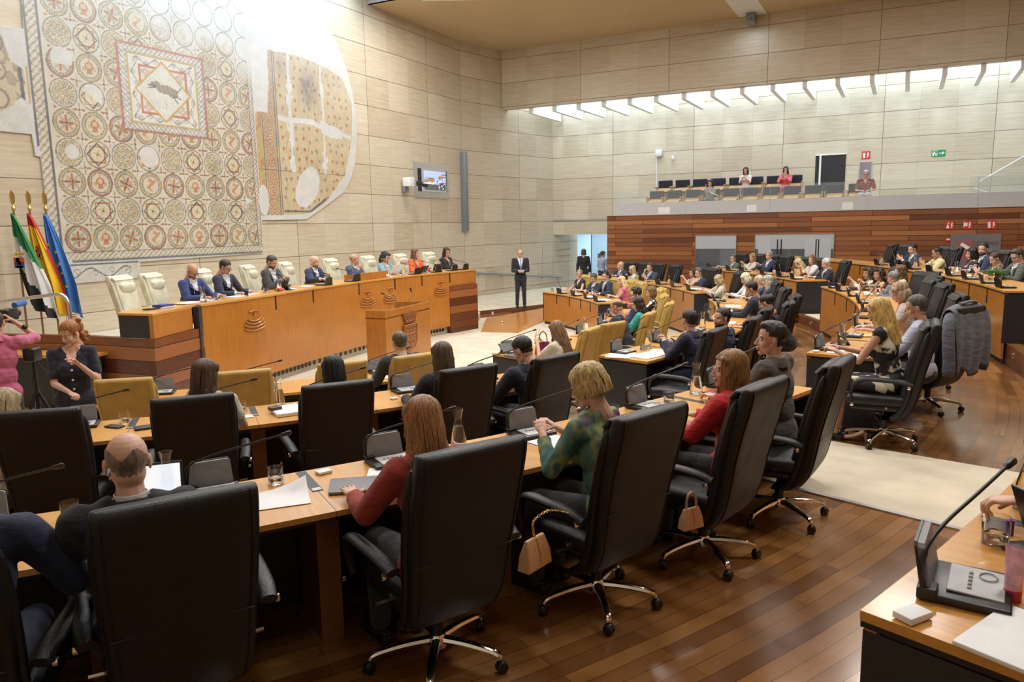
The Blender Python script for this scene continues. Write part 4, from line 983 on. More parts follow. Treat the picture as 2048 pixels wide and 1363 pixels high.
# emblems
def emblem(t_, z, sc=1.0):
    q, d = ppt(t_); mb = MB(); rz = math.atan2(-d.y, -d.x) + PI
    n_ = Vector((d.y, -d.x))
    def P_(x, y): v = Vector((q.x, q.y, z)) + Vector((d.x, d.y, 0)) * x * sc * 1.95 + Vector((n_.x, n_.y, 0)) * .016; v.z += y * sc; return v
    for k, (r_, a0) in enumerate(((.10, 58), (.145, 55), (.185, 48), (.215, 38))):
        cz = [.06, .06, .045, .02][k]
        pts = [P_(r_ * math.sin(math.radians(a)), cz - r_ * math.cos(math.radians(a))) for a in np.linspace(-a0, a0, 12)]
        mb.tube(pts, .016 * sc, 6, flat=.8, up=(0, 0, 1))
    pts = [P_(x, .115 + .016 * math.cos(x * 22)) for x in np.linspace(-.065, .065, 8)]; mb.tube(pts, .014 * sc, 6)
    mb.tube([P_(0, .085), P_(0, .05)], .022 * sc, 6)
    mb.build('carved_emblem', M['cherry'], bench)
for t_ in (1.30, 4.19, 4.86, 7.60 - .0):
    emblem(min(t_, 6.95) if t_ < 7 else 6.93 - .0, 1.07, 1.0) if t_ < 7 else None
# last emblem sits right of the last slot: extend the front to the right end block
bench_r = [(-1.48, 18.42), (-.92, 19.27)]
q = Vector((-1.62, 18.22)); 
# left low block
mb = MB(); L_ = [(-4.83, 10.02), (-4.70, 10.98)]
mb2 = MB(); polyband(mb2, L_, 0, .05, 1.08, TOP - .03); mb2.build('left_block_front', M['cherry'], bench, False)
mb2 = MB(); mb2.prism([(-4.84, 10.03), (-5.38, 10.21), (-5.37, 10.235), (-4.83, 10.06)], 1.08, TOP - .03); mb2.build('left_end_panel', M['black_panel'], bench, False)
mb2 = MB(); mb2.prism([(-4.815, 10.005), (-5.39, 10.195), (-5.40, 11.2), (-4.70, 11.14)], TOP - .03, TOP); mb2.build('left_block_top', M['cherry_top'], bench, False)
mb2 = MB(); mb2.prism([(-4.82, 10.02), (-4.87, 10.03), (-4.80, 11.06), (-4.72, 11.02)], 1.08, TOP - .03); mb2.build('left_block_side', M['cherry'], bench, False)
# right low block
mb2 = MB(); polyband(mb2, bench_r, 0, .05, 1.07, TOP - .03); mb2.build('right_block_front', M['cherry'], bench, False)
mb2 = MB(); polyband(mb2, bench_r, -.015, .75, TOP - .03, TOP); mb2.build('right_block_top', M['cherry_top'], bench, False)
mb2 = MB(); mb2.prism([(-.92, 19.27), (-.90, 19.25), (-1.50, 19.72), (-1.52, 19.70)], 1.07, TOP - .03); mb2.build('right_end_panel', M['cherry'], bench, False)
# raised box in front of the president
q, d = ppt(4.12); q2, _ = ppt(4.87)
bx = thing('presidential_lectern_box', 'cherry wood box lectern standing on the bench before the bald bearded man', 'lectern box')
n_ = Vector((-d.y, d.x)); 
def c4(a, b): return [tuple(q + n_ * a), tuple(q2 + n_ * a), tuple(q2 + n_ * b), tuple(q + n_ * b)]
mb = MB(); mb.prism(c4(.08, .11), TOP, TOP + .155); mb.build('front_board', M['cherry'], bx, False)
mb = MB(); mb.prism([tuple(q + n_ * .08), tuple(q + n_ * .10 + d * .03), tuple(q + n_ * .5 + d * .03), tuple(q + n_ * .5)], TOP, TOP + .12); mb.build('side_board', M['cherry'], bx, False)
mb = MB(); mb.prism([tuple(q2 + n_ * .08 - d * .03), tuple(q2 + n_ * .10), tuple(q2 + n_ * .5), tuple(q2 + n_ * .5 - d * .03)], TOP, TOP + .12); mb.build('side_board', M['cherry'], bx, False)
# reddish plinth walls at both ends of the dais
mb = MB()
def vwall(mb, a, b, z0, z1, th=.10, mi=0):
    a, b = Vector(a), Vector(b); d = (b - a).normalized(); n_ = Vector((-d.y, d.x)) * th; l = (b - a).length
    vs = [(p.x, p.y, z) for z in (z0, z1) for p in (a, b, b + n_, a + n_)]
    return mb.add(vs, [(0, 1, 5, 4), (2, 3, 7, 6), (4, 5, 6, 7), (1, 2, 6, 5), (3, 0, 4, 7)], mi, [((0, z0), (l, z0), (l, z1), (0, z1)), ((0, z0), (l, z0), (l, z1), (0, z1)), ((0, 0), (l, 0), (l, th), (0, th)), ((0, z0), (th, z0), (th, z1), (0, z1)), ((0, z0), (th, z0), (th, z1), (0, z1))])
vwall(mb, (-7.5, 10.87), (-6.0, 10.50), PIT, 1.07); vwall(mb, (-6.0, 10.50), (-4.84, 10.03), PIT, 1.07); vwall(mb, (-4.84, 10.03), (-4.62, 11.15), PIT, 1.075)
struct('wall_plinth_left', mb, M['redwood'], label='reddish plank parapet left of the bench')
mb = MB(); vwall(mb, (-1.50, 18.36), (-.86, 19.20), PIT, 1.06); vwall(mb, (-.86, 19.20), (-1.5, 21.0), PIT, 1.06); struct('wall_plinth_right', mb, M['redwood'], label='reddish plank block at the right end of the bench')

# last emblem on the main front near its right end
_PF = PF; _q, _d = ppt(6.62); emblem(6.62, 1.07)

# ---- lectern
le = thing('speaker_lectern', 'cherry wood speaker lectern with a carved coat of arms in front of the bench', 'lectern', (-1.80, 12.95, PIT))
ZL = 1.26
A_, B_, C_ = Vector((-.62, -.60)), Vector((-.27, -.75)), Vector((.30, .75))
Dn = Vector((-.35, .80)); 
poly = [tuple(A_), tuple(B_), tuple(C_), tuple(Dn)]
mb = MB(); mb.prism([tuple(B_), tuple(C_), (C_.x - .03, C_.y + .02), (B_.x - .02, B_.y + .03)], .02, ZL); mb.build('front_panel', M['cherry'], le, False)
mb = MB(); mb.prism([tuple(A_), tuple(B_), (B_.x, B_.y + .03), (A_.x, A_.y + .03)], .02, ZL); mb.build('side_panel', M['cherry'], le, False)
mb = MB(); mb.prism([(C_.x, C_.y), (C_.x, C_.y + .02), (Dn.x, Dn.y + .02), (Dn.x, Dn.y)], .02, ZL); mb.build('side_panel', M['cherry'], le, False)
mb = MB(); mb.prism(poly, ZL - .14, ZL - .12); mb.build('reading_top', M['black_panel'], le, False)
mb = MB(); dd_ = (C_ - B_).normalized(); nn_ = Vector((dd_.y, -dd_.x))
def LP(x, y, o=.004):
    m_ = B_ + dd_ * (.80 + x * 1.75) + nn_ * o; return Vector((m_.x, m_.y, ZL - .48 + y))
sh = [(-.13, .16), (.13, .16), (.13, -.12), (.09, -.24), (0, -.30), (-.09, -.24), (-.13, -.12)]
n = len(sh); mb.add([LP(x, y, 0) for x, y in sh] + [LP(x, y, .03) for x, y in sh], [tuple(range(n, 2 * n))] + [(i, (i + 1) % n, n + (i + 1) % n, n + i) for i in range(n)])
cr = [(-.10, .20), (.10, .20), (.145, .37), (.105, .31), (.07, .38), (.035, .31), (0, .39), (-.035, .31), (-.07, .38), (-.105, .31), (-.145, .37)]
n = len(cr); mb.add([LP(x, y, 0) for x, y in cr] + [LP(x, y, .035) for x, y in cr], [tuple(range(n, 2 * n))] + [(i, (i + 1) % n, n + (i + 1) % n, n + i) for i in range(n)])
mb.build('coat_of_arms', wood('carved_wood', [(0.3, (.16, .05, .018)), (0.7, (.30, .11, .035))]), le, False)
mb = MB(); rr = random.Random(5)
for i in range(9):
    x = (i % 3 - 1) * .075; y = .10 - (i // 3) * .12; pts = [LP(x + .028 * math.cos(a), y + .035 * math.sin(a), .034) for a in np.linspace(0, 5.5, 9)]; mb.tube(pts, .008, 5)
mb.tube([LP(0, .15, .034), LP(0, -.27, .034)], .007, 5); mb.tube([LP(-.12, .0, .034), LP(.12, .0, .034)], .007, 5); mb.tube([LP(x, y, .034) for x, y in sh + sh[:1]], .010, 6)
for i in range(4): mb.tube([LP(-.09 + i * .06, .235, .04), LP(-.07 + i * .06, .235, .04)], .010, 6)
mb.build('carving', M['cherry'], le)
for i, (x0, y0, tx, ty) in enumerate(((.10, .10, -.30, -.10), (.25, .42, -.05, .02))):
    p = [Vector((-.15 + x0 - .1, y0 - .2, ZL - .12)), Vector((-.15 + x0 - .12, y0 - .2, ZL + .05)), Vector((-.15 + x0 + tx * .5, y0 - .22 + ty * .5, ZL + .15)), Vector((-.15 + x0 + tx, y0 - .24 + ty, ZL + .23))]
    mt = thing('lectern_microphone', ('left gooseneck microphone on the speaker lectern', 'right gooseneck microphone on the speaker lectern')[i], 'microphone', le.location)
    mb = MB(); mb.tube(bez(p, 5), .006, 6); mb.build('gooseneck', M['greymetal'], mt); mb = MB(); mb.tube([p[3], p[3] + (p[3] - p[2]).normalized() * .07], [.012, .014], 8); mb.build('capsule', M['black'], mt)
# ---- press desk left of the parapet, rail
pd_ = thing('press_desk', 'low cherry topped desk with a black front against the reddish parapet', 'desk')
mb = MB(); mb.prism([(-7.9, 10.45), (-5.75, 10.02), (-5.65, 10.38), (-7.8, 10.85)], .82, .86); mb.build('desk_top', M['cherry_top'], pd_, False)
mb = MB(); mb.prism([(-7.85, 10.65), (-5.72, 10.22), (-5.70, 10.26), (-7.83, 10.70)], .06, .82); mb.build('front_panel', M['black_panel'], pd_, False)
mb = MB(); mb.prism([(-7.9, 10.40), (-5.75, 9.97), (-5.70, 10.22), (-7.85, 10.65)], PIT + .02, .06); mb.build('foot_ledge', M['cherry'], pd_, False)
t = thing('steel_railing', 'bent brushed steel railing beside the flags', 'railing'); mb = MB()
mb.tube(bez([(-7.6, 11.1, 1.52), (-6.9, 11.0, 1.60), (-6.62, 11.0, 1.62), (-6.52, 11.0, 1.52), (-6.50, 11.0, 1.3), (-6.47, 11.0, DAIS)], 6), .028, 10); mb.build('rail', M['steel'], t)
mb = MB(); mb.lathe([(.05, 0), (.05, .01), (.028, .02)], 12, (-6.47, 11.0, DAIS)); mb.build('floor_plate', M['steel'], t)

# ---- flags
def flag(x, y, cols, label, bands, lean, seed, emblem_=None, stars=False):
    t = thing('flag', label, 'flag', (x, y, DAIS)); H = 2.22
    mb = MB(); mb.tube([(0, 0, 0), (0, 0, H)], .017, 8); mb.build('pole', wood('pole_wood', [(0.3, (.24, .11, .04)), (0.7, (.36, .18, .07))], kind='Object'), t)
    mb = MB(); mb.lathe([(.02, H), (.034, H + .03), (.02, H + .06), (.012, H + .09)], 10); mb.ell((0, 0, H + .20), (.045, .012, .12), seg=8, rings=6); mb.build('finial', M['brass'], t)
    mb = MB(); mb.lathe([(.14, 0), (.14, .02), (.03, .05), (.03, .12)], 18); mb.build('base', M['brass'], t)
    r = random.Random(seed); nu, nv = 26, 40; vs = []; fs = []; mi = []
    for j in range(nv + 1):
        v = j / nv
        for i in range(nu + 1):
            u = i / nu; wd = .05 + .40 * min(1, v * 1.5) ** .8
            xx = lean * v * .36 + (u - .35) * wd; yy = -.05 - .05 * math.sin(u * 15 + v * 3 + seed) * (.25 + v) + .02 * math.sin(u * 31 + seed)
            zz = H - .04 - v * (1.50 + .22 * u * (1 if lean > 0 else -1)) - .05 * u
            vs.append((xx, yy, zz))
    mb = MB()
    for j in range(nv):
        for i in range(nu):
            f = (j * (nu + 1) + i, (j + 1) * (nu + 1) + i, (j + 1) * (nu + 1) + i + 1, j * (nu + 1) + i + 1); fs.append(f); u = (i + .5) / nu; v = (j + .5) / nv
            mi.append(bands(u, v))
    mb.v = vs; mb.f = [list(f) for f in fs]; mb.mi = mi; mb.uv = [None] * len(fs)
    cl = mb.build('cloth', [plain('flag_cloth_%d' % k, c, .75, var=.06, nscale=6) for k, c in enumerate(cols)], t)
    md = cl.modifiers.new('t', 'SOLIDIFY'); md.thickness = .004
    if stars:
        mb = MB()
        for k in range(9):
            u = .30 + .34 * (k % 2) + .05 * math.sin(k * 2); v = .34 + .055 * k; j = int(v * nv); i = int(u * nu); p = Vector(vs[j * (nu + 1) + i]); p.y -= .016; rs = .034
            pts = [(p.x + (rs if q % 2 == 0 else rs * .42) * math.sin(q * PI / 5), p.y, p.z + (rs if q % 2 == 0 else rs * .42) * math.cos(q * PI / 5)) for q in range(10)]
            mb.add(pts, [tuple(range(10))])
        mb.build('stars', plain('flag_star', (.75, .62, .05), .6), t, False)
    if emblem_:
        p = Vector(vs[int(emblem_[1] * nv) * (nu + 1) + int(emblem_[0] * nu)]); mb = MB(); yo = p.y - .05
        e = emblem_[2]
        for (dx, dz, w_, h_, m_) in e: mb.box((p.x + dx, yo, p.z + dz), (w_, .006, h_), None, m_)
        mb.build('shield', [plain('arms_red', (.50, .08, .03), .6), plain('arms_gold', (.70, .50, .05), .6), plain('arms_blue', (.04, .07, .25), .6), plain('arms_white', (.7, .7, .68), .6), plain('arms_green', (.03, .2, .06), .6)], t, False)
    return t
def b_ext(u, v):
    w_ = v - .55 * u * 1.0
    return 0 if w_ < .20 - .10 * u else (1 if w_ < .50 - .18 * u else 2)
def b_esp(u, v): return 0 if u < .10 + .0 * v or u > .80 or v < .14 else 1
flag(-7.99, 12.28, [(.03, .22, .07), (.66, .66, .66), (.02, .02, .022)], 'green white and black flag with a coat of arms, leftmost of the three flags', lambda u, v: (0 if (v < .26 + .32 * max(0, u - .2)) else (1 if v < .56 + .42 * u else 2)), .75, 1,
     (.34, .50, [(-.03, .04, .17, .09, 0), (-.05, .045, .06, .07, 1), (-.03, -.04, .16, .09, 2), (-.03, -.06, .10, .035, 3), (-.03, .0, .055, .055, 3), (-.03, .0, .03, .03, 4), (-.02, .13, .15, .03, 1), (-.06, .155, .03, .04, 1), (-.01, .155, .03, .04, 1), (.04, .155, .03, .04, 1)]))
flag(-7.87, 12.50, [(.50, .02, .02), (.82, .50, .02)], 'red and yellow flag with a crest, middle of the three flags', lambda u, v: (0 if (v < .12 or u > .92 - .05 * v or (v > .72 and u < .5)) else 1), .62, 2,
     (.45, .42, [(0, 0, .08, .12, 0), (-.03, .05, .03, .06, 1), (.03, -.04, .04, .05, 3), (0, .10, .06, .04, 0)]))
flag(-7.74, 12.72, [(.06, .22, .62), (.03, .04, .08)], 'blue flag with yellow stars, rightmost of the three flags', lambda u, v: 1 if (u < .16 and v > .35) else 0, .55, 3, None, True)

# ================================================================== CHAIRS
def chair_parts(root, leather_m, kind='black'):
    W_ = {'black': .275, 'tan': .26, 'cream': .26}[kind]; top = {'black': 1.17, 'tan': 1.15, 'cream': 1.19}[kind]
    # --- outer shell of the back: lofted rounded slab
    prof = [(.265, .0, .74, .04), (.275, -.08, .80, .075), (.33, -.155, .86, .095), (.43, -.205, .90, .105), (.55, -.235, .93, .105), (.68, -.258, .96, .105), (.80, -.285, .985, .105), (.92, -.315, 1.0, .105), (1.02, -.342, 1.0, .105), (1.10, -.362, 1.0, .105), (1.145, -.372, .995, .095), (1.165, -.374, .985, .072), (1.175, -.374, .96, .035)]
    def section(w, t, n=28, e=.32):
        out = []
        for k in range(n):
            a = 2 * PI * k / n; c, s = math.cos(a), math.sin(a)
            out.append((w * math.copysign(abs(c) ** e, c), t * math.copysign(abs(s) ** .6, s)))
        return out
    def loft(pr, wsc, inset, y_off=0, bulge=0, n=28):
        vs = []; fs = []
        for i, (z, y, ws, t) in enumerate(pr):
            for (x, q) in section(W_ * ws * wsc, t / 2 + inset, n):
                vs.append((x, y + q + y_off + bulge * (1 - (x / W_) ** 2) * (1 if q > 0 else 0), z * top / 1.175))
        for i in range(len(pr) - 1):
            for k in range(n): fs.append((i * n + k, i * n + (k + 1) % n, (i + 1) * n + (k + 1) % n, (i + 1) * n + k))
        fs.append(tuple(range(n))[::-1]); fs.append(tuple((len(pr) - 1) * n + k for k in range(n)))
        return vs, fs
    def refine(pr, k=3):
        a = bez([Vector((p[0], p[1], p[2])) for p in pr], k); t = []
        for i in range(len(pr) - 1):
            for j in range(k): t.append(pr[i][3] + (pr[i + 1][3] - pr[i][3]) * j / k)
        t.append(pr[-1][3]); return [(a[i].x, a[i].y, a[i].z, t[i]) for i in range(len(a))]
    pr = refine(prof)
    mb = MB()
    # seam across the lower third, drawn as a shallow groove
    pr2 = []
    for (z, y, ws, t) in pr:
        g = math.exp(-((z - .66) / .008) ** 2); pr2.append((z, y, ws * (1 - .004 * g), t * (1 - .10 * g)))
    vs, fs = loft(pr2, 1.0, 0); mb.add(vs, fs)
    mb.build('back_shell', leather_m, root)
    # front cushion with rolled edge
    fr = [(z, y + .055, ws * .93, .075) for (z, y, ws, t) in prof[3:-3]] + [(1.11, -.335 + .04, .94, .07), (1.145, -.338 + .02, .93, .045), (1.155, -.338 + .02, .91, .02)]
    vs, fs = loft(refine(fr, 2), .97, 0, .01, .015); mb = MB(); mb.add(vs, fs); mb.build('back_cushion', leather_m, root)
    # rolled side edges (piping)
    mb = MB()
    for sx in (-1, 1):
        pts = [(sx * (W_ * ws - .012), y + .045, z * top / 1.175) for (z, y, ws, t) in pr[4:-9]]
        mb.tube(pts, [.026] * (len(pts) - 3) + [.024, .018, .008], 8)
    mb.build('edge_roll', leather_m, root)
    mb = MB()
    for sx in (-1, 1):
        pts = [(sx * (W_ * ws - .030), y - t * .44, z * top / 1.175) for (z, y, ws, t) in pr[3:-3]]
        mb.tube(pts, .0035, 4)
    mb.tube([(x, -.256 - .048, .66 * top / 1.175) for x in np.linspace(-W_ * .9, W_ * .9, 8)], .003, 4)
    mb.build('seam', leather_m, root)
    if kind == 'cream':
        mb = MB(); mb.ell((0, -.225, .985), (.185, .050, .10), rotm(rx=-.15), seg=20, rings=12); mb.box((0, -.235, .985), (.37, .075, .17), rotm(rx=-.15), bev=.034); mb.build('headrest', leather_m, root)
        mb = MB()
        for k in range(5):
            pts = [(x, -.205 + .018 * math.cos(x * 7), .84 - k * .018 + .05 * (x / .2) ** 2) for x in np.linspace(-.17, .17, 9)]; mb.tube(pts, .006, 5)
        for sx in (-1, 1): mb.tube([(sx * x, -.19, z) for x, z in ((.21, .74), (.15, .70), (.11, .62), (.10, .52))], .008, 5)
        mb.build('cushion_pleats', leather_m, root)
    # seat
    mb = MB(); mb.box((0, .06, .445), (W_ * 1.86, .52, .105), bev=.045); mb.build('seat', leather_m, root)
    mb = MB(); mb.box((0, .04, .375), (W_ * 1.7, .46, .05), bev=.02); mb.build('seat_base', leather_m if kind != 'black' else M['black'], root)
    # arms: padded loop
    for sx in (-1, 1):
        x = sx * (W_ + .052)
        path = bez([(x * .97, -.215, .625), (x, -.12, .652), (x * 1.02, .05, .662), (x * 1.02, .19, .655), (x * 1.0, .255, .60), (x * .97, .272, .52), (x * .93, .262, .435)], 5)
        n = len(path); rs = [.036 * (1 if i < n * .55 else max(.45, 1 - (i - n * .55) / n * 1.5)) for i in range(n)]
        mb = MB(); mb.tube(path, rs, 12, flat=.62 if kind != 'tan' else .45, up=(0, 0, 1)); a = mb.build('arm', leather_m, root)
        if kind == 'cream': mb = MB(); mb.tube([(x * .8, -.17, .50), (x, -.17, .52), (x, .05, .53)], .014, 8); mb.build('arm_bracket', M['chrome'], root)
        for (yy, zz) in ((-.19, .61), (.262, .425)): mb = MB(); mb.lathe([(.016, -.008), (.016, .008), (.006, .012)], 12, (x * 1.0 + sx * .028, yy, zz), rotm(ry=PI / 2 * sx)); mb.build('arm_bolt', M['chrome'], a)
        mb = MB(); mb.tube([(sx * W_ * .75, -.02, .40), (x, -.02, .405)], .011, 6); mb.build('arm_rod', M['chrome'], a)
    # column and five-star base
    mb = MB(); mb.lathe([(.03, .12), (.03, .24), (.024, .24), (.024, .37), (.07, .37), (.07, .385)], 16); mb.build('column', M['black'], root)
    mb = MB(); mb.lathe([(.0, .075), (.045, .08), (.05, .12), (.035, .145), (0, .15)], 18)
    ca = [18 + 72 * k for k in range(5)]
    for a in ca:
        r_ = math.radians(a); c, s = math.cos(r_), math.sin(r_)
        pts = bez([(c * .03, s * .03, .118), (c * .15, s * .15, .115), (c * .27, s * .27, .100), (c * .315, s * .315, .085), (c * .325, s * .325, .066)], 3)
        mb.tube(pts, [.026 - .010 * i / (len(pts) - 1) for i in range(len(pts))], 8, flat=.75, up=(0, 0, 1))
    base = mb.build('star_base', M['chrome'], root)
    for a in ca:
        r_ = math.radians(a); c, s = math.cos(r_), math.sin(r_); mb = MB(); R = rotm(rx=PI / 2, rz=r_ + .8)
        for o_ in (-.013, .013):
            off = rotm(rz=r_ + .8) @ Vector((0, o_, 0)); mb.lathe([(0, -.009), (.024, -.009), (.028, -.005), (.028, .005), (.024, .009), (0, .009)], 14, (c * .33 + off.x, s * .33 + off.y, .028), R)
        mb.ell((c * .33, s * .33, .040), (.026, .026, .022), seg=10, rings=6)
        mb.build('caster', M['black'], base)
_proto = {}
def chair(kind, x, y, fl, rz, label, group=None, tip=(0.33)):
    names = {'black': 'executive_chair', 'tan': 'mustard_chair', 'cream': 'high_back_chair'}
    # x,y is where the top of the back stands; the column is in front of it
    ox, oy = x - math.sin(rz) * tip, y + math.cos(rz) * tip
    if kind not in _proto:
        r = thing(names[kind], label, 'chair', (ox, oy, fl), rz, group)
        chair_parts(r, M[{'black': 'leather_black', 'tan': 'leather_tan', 'cream': 'leather_cream'}[kind]], kind); _proto[kind] = r; return r
    r = dup(_proto[kind], (ox, oy, fl), rz, label)
    if 'group' in r: del r['group']
    if group: r['group'] = group
    return r

# ================================================================== CURVED BENCH ROWS
def bench_row(k, t0, t1, n, label, name='curved_desk', zb=None, legs=True, fr_end=True):
    c, R, fl = RC[k]; zt = fl + .75; prev = {1: PIT, 2: PIT, 3: .20, 4: .42}[k] if zb is None else zb
    t = thing(name, label, 'desk'); wd = .68
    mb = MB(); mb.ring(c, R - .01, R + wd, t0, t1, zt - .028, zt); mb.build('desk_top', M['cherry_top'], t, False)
    mb = MB(); mb.ring(c, R - .008, R + wd - .002, t0, t1, zt - .045, zt - .028); mb.build('top_edge', M['black'], t, False)
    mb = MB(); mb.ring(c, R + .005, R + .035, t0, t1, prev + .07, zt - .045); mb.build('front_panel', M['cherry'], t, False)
    mb = MB(); mb.ring(c, R + .036, R + .045, t0, t1, fl, zt - .045); mb.build('inner_lining', M['black_panel'], t, False)
    mb = MB(); mb.ring(c, R + .04, R + .055, t0, t1, prev, prev + .09); mb.build('toe_kick', M['black_panel'], t, False)
    mb = MB(); mb.ring(c, R + .08, R + .40, t0 + .3, t1 - .3, zt - .14, zt - .045); mb.build('under_tray', M['black_panel'], t, False)
    for tt in (t0, t1):
        sgn = 1 if tt == t0 else -1; mb = MB(); dt = math.degrees(.025 / R) * sgn
        mb.ring(c, R + .0, R + wd - .015, min(tt - dt * .05, tt + dt), max(tt - dt * .05, tt + dt), fl if fl > prev else prev, zt - .05, n=1); mb.build('end_panel', M['black_panel'], t, False)
    for i in range(1, n):
        tt = t0 + (t1 - t0) * i / n; a = math.radians(tt); q = (c[0] + R * math.cos(a), c[1] + R * math.sin(a))
        mb = MB(); mb.box((q[0], q[1], zt - .145), (.014, .022, .25), rotm(rz=a)); mb.build('slot', M['black'], t, False)
        h = math.degrees(.028 / R); mb = MB(); mb.ring(c, R + .0, R + .36, tt - h, tt + h, zt - .01, zt + .0015, n=1)
        cs = mb.build('cable_slot', M['black_panel'], t, False)
        mb = MB(); mb.ring(c, R + .31, R + .35, tt - h * .8, tt + h * .8, zt, zt + .004, n=1); mb.build('slot_hinge', M['chrome'], cs, False)
        mb = MB(); h2 = math.degrees(.0025 / R); mb.ring(c, R + .36, R + wd, tt - h2, tt + h2, zt - .03, zt + .0006, n=1); mb.build('top_joint', M['redwood'], t, False)
        if legs:
            mb = MB(); h3 = math.degrees(.055 / R); mb.ring(c, R + .10, R + .50, tt - h3, tt + h3, fl, zt - .05, n=1); mb.build('divider_leg', wood('leg_wood', [(0.3, (.17, .062, .022)), (0.7, (.25, .10, .04))]) if 'legw' not in _cache else _cache['legw'], t, False)
    return t
_cache['legw'] = wood('leg_wood', [(0.3, (.17, .062, .022)), (0.7, (.25, .10, .04))])

# ================================================================== DESK OBJECTS
def on_ring(k, th, off, dz=0.0):
    c, R, fl = RC[k]; a = math.radians(th)
    return (c[0] + (R + off) * math.cos(a), c[1] + (R + off) * math.sin(a), fl + .75 + dz), a + PI / 2   # rotz: +Y towards the centre
def make_mic(name='conference_microphone'):
    r = thing(name, '', 'microphone')
    mb = MB(); mb.box((.0, -.02, .012), (.255, .20, .022), bev=.006); mb.box((-.10, .075, .02), (.06, .05, .035), bev=.006); mb.build('base', M['black'], r)
    mb = MB(); mb.box((.01, -.035, .026), (.185, .135, .006), rotm(rx=.03), bev=.002); pad = mb.build('button_pad', M['greylt'], r)
    mb = MB()
    for i in range(5): mb.box((-.045 + i * .026, -.02, .031), (.014, .010, .004), bev=.001)
    mb.tube([(.05 + .028 * math.cos(a), -.062 + .022 * math.sin(a), .031) for a in np.linspace(0, 2 * PI, 14)], .002, 4); mb.build('buttons', M['grey_pl'], pad)
    # loudspeaker paddle, light side to the user
    sh = [(-.105, 0), (.095, 0), (.105, .01), (.098, .115), (.088, .125), (-.085, .125), (-.098, .115), (-.115, .01)]
    def pd(y0, s=1.0): return [((x * s), .065 + y0 + z * .20, .022 + z * s) for x, z in sh]
    n = len(sh); mb = MB(); a = pd(0); b = pd(.018); mb.add(a + b, [tuple(range(n)), tuple(range(n, 2 * n))[::-1]] + [(i, n + i, n + (i + 1) % n, (i + 1) % n) for i in range(n)]); mb.build('speaker_paddle', M['grey_pl'], r, False)
    mb = MB(); a = pd(.019, 1.03); b = pd(.026, 1.03); mb.add(a + b, [tuple(range(n)), tuple(range(n, 2 * n))[::-1]] + [(i, n + i, n + (i + 1) % n, (i + 1) % n) for i in range(n)]); mb.build('paddle_back', M['black'], r, False)
    mb = MB(); pts = bez([(-.118, .085, .03), (-.122, .09, .10), (-.095, .08, .148), (0, .05, .185), (.17, -.02, .235), (.33, -.08, .275)], 5)
    mb.tube(pts, [.0085 if i < 9 else .0055 for i in range(len(pts))], 8); mb.build('gooseneck', M['black'], r)
    mb = MB(); d = (pts[-1] - pts[-2]).normalized(); mb.tube([pts[-1], pts[-1] + d * .01, pts[-1] + d * .05, pts[-1] + d * .058], [.006, .011, .013, .009], 10); mb.build('capsule', M['black'], r)
    return r
_mic = make_mic(); _mic['label'] = 'x'
_mic_used = [False]
def mic(k, th, off, label, group=None, turn=0.0, pos=None, rz=None):
    p, a = on_ring(k, th, off, .001) if pos is None else (pos, rz)
    if not _mic_used[0]: r = _mic; r.location = p; r.rotation_euler = (0, 0, a + turn); _mic_used[0] = True; r['label'] = label
    else:
        r = dup(_mic, p, a + turn, label)
        if 'group' in r: del r['group']
    if group: r['group'] = group
    return r
def make_glass():
    r = thing('water_glass', '', 'glass'); mb = MB()
    mb.lathe([(0, 0), (.036, 0), (.039, .004), (.041, .09), (.0395, .09), (.0375, .010), (0, .010)], 24); mb.build('tumbler', M['glass'], r)
    mb = MB(); mb.lathe([(0, .0105), (.0370, .0105), (.0378, .036), (0, .036)], 24); mb.build('water_fill', M['water'], r)
    return r
def make_carafe():
    r = thing('water_carafe', '', 'carafe'); mb = MB()
    out = [(0, 0), (.046, 0), (.050, .006), (.050, .03), (.044, .09), (.030, .15), (.022, .18), (.024, .20), (.034, .245)]
    inn = [(.0325, .245), (.0225, .20), (.0205, .18), (.0285, .15), (.0425, .09), (.0485, .03), (.047, .010), (0, .010)]
    mb.lathe(out + inn, 24); mb.build('bottle', M['glass'], r)
    mb = MB(); mb.lathe([(0, .0105), (.0465, .0105), (.0478, .03), (.0420, .09), (.031, .138), (0, .138)], 24); mb.build('water_fill', M['water'], r)
    return r
_g0, _c0 = make_glass(), make_carafe(); _used = {}
def putobj(proto, p, rz, label, group=None):
    if proto.name not in _used: _used[proto.name] = 1; proto.location = p; proto.rotation_euler = (0, 0, rz); proto['label'] = label; r = proto
    else:
        r = dup(proto, p, rz, label)
        if 'group' in r: del r['group']
    if group: r['group'] = group
    return r
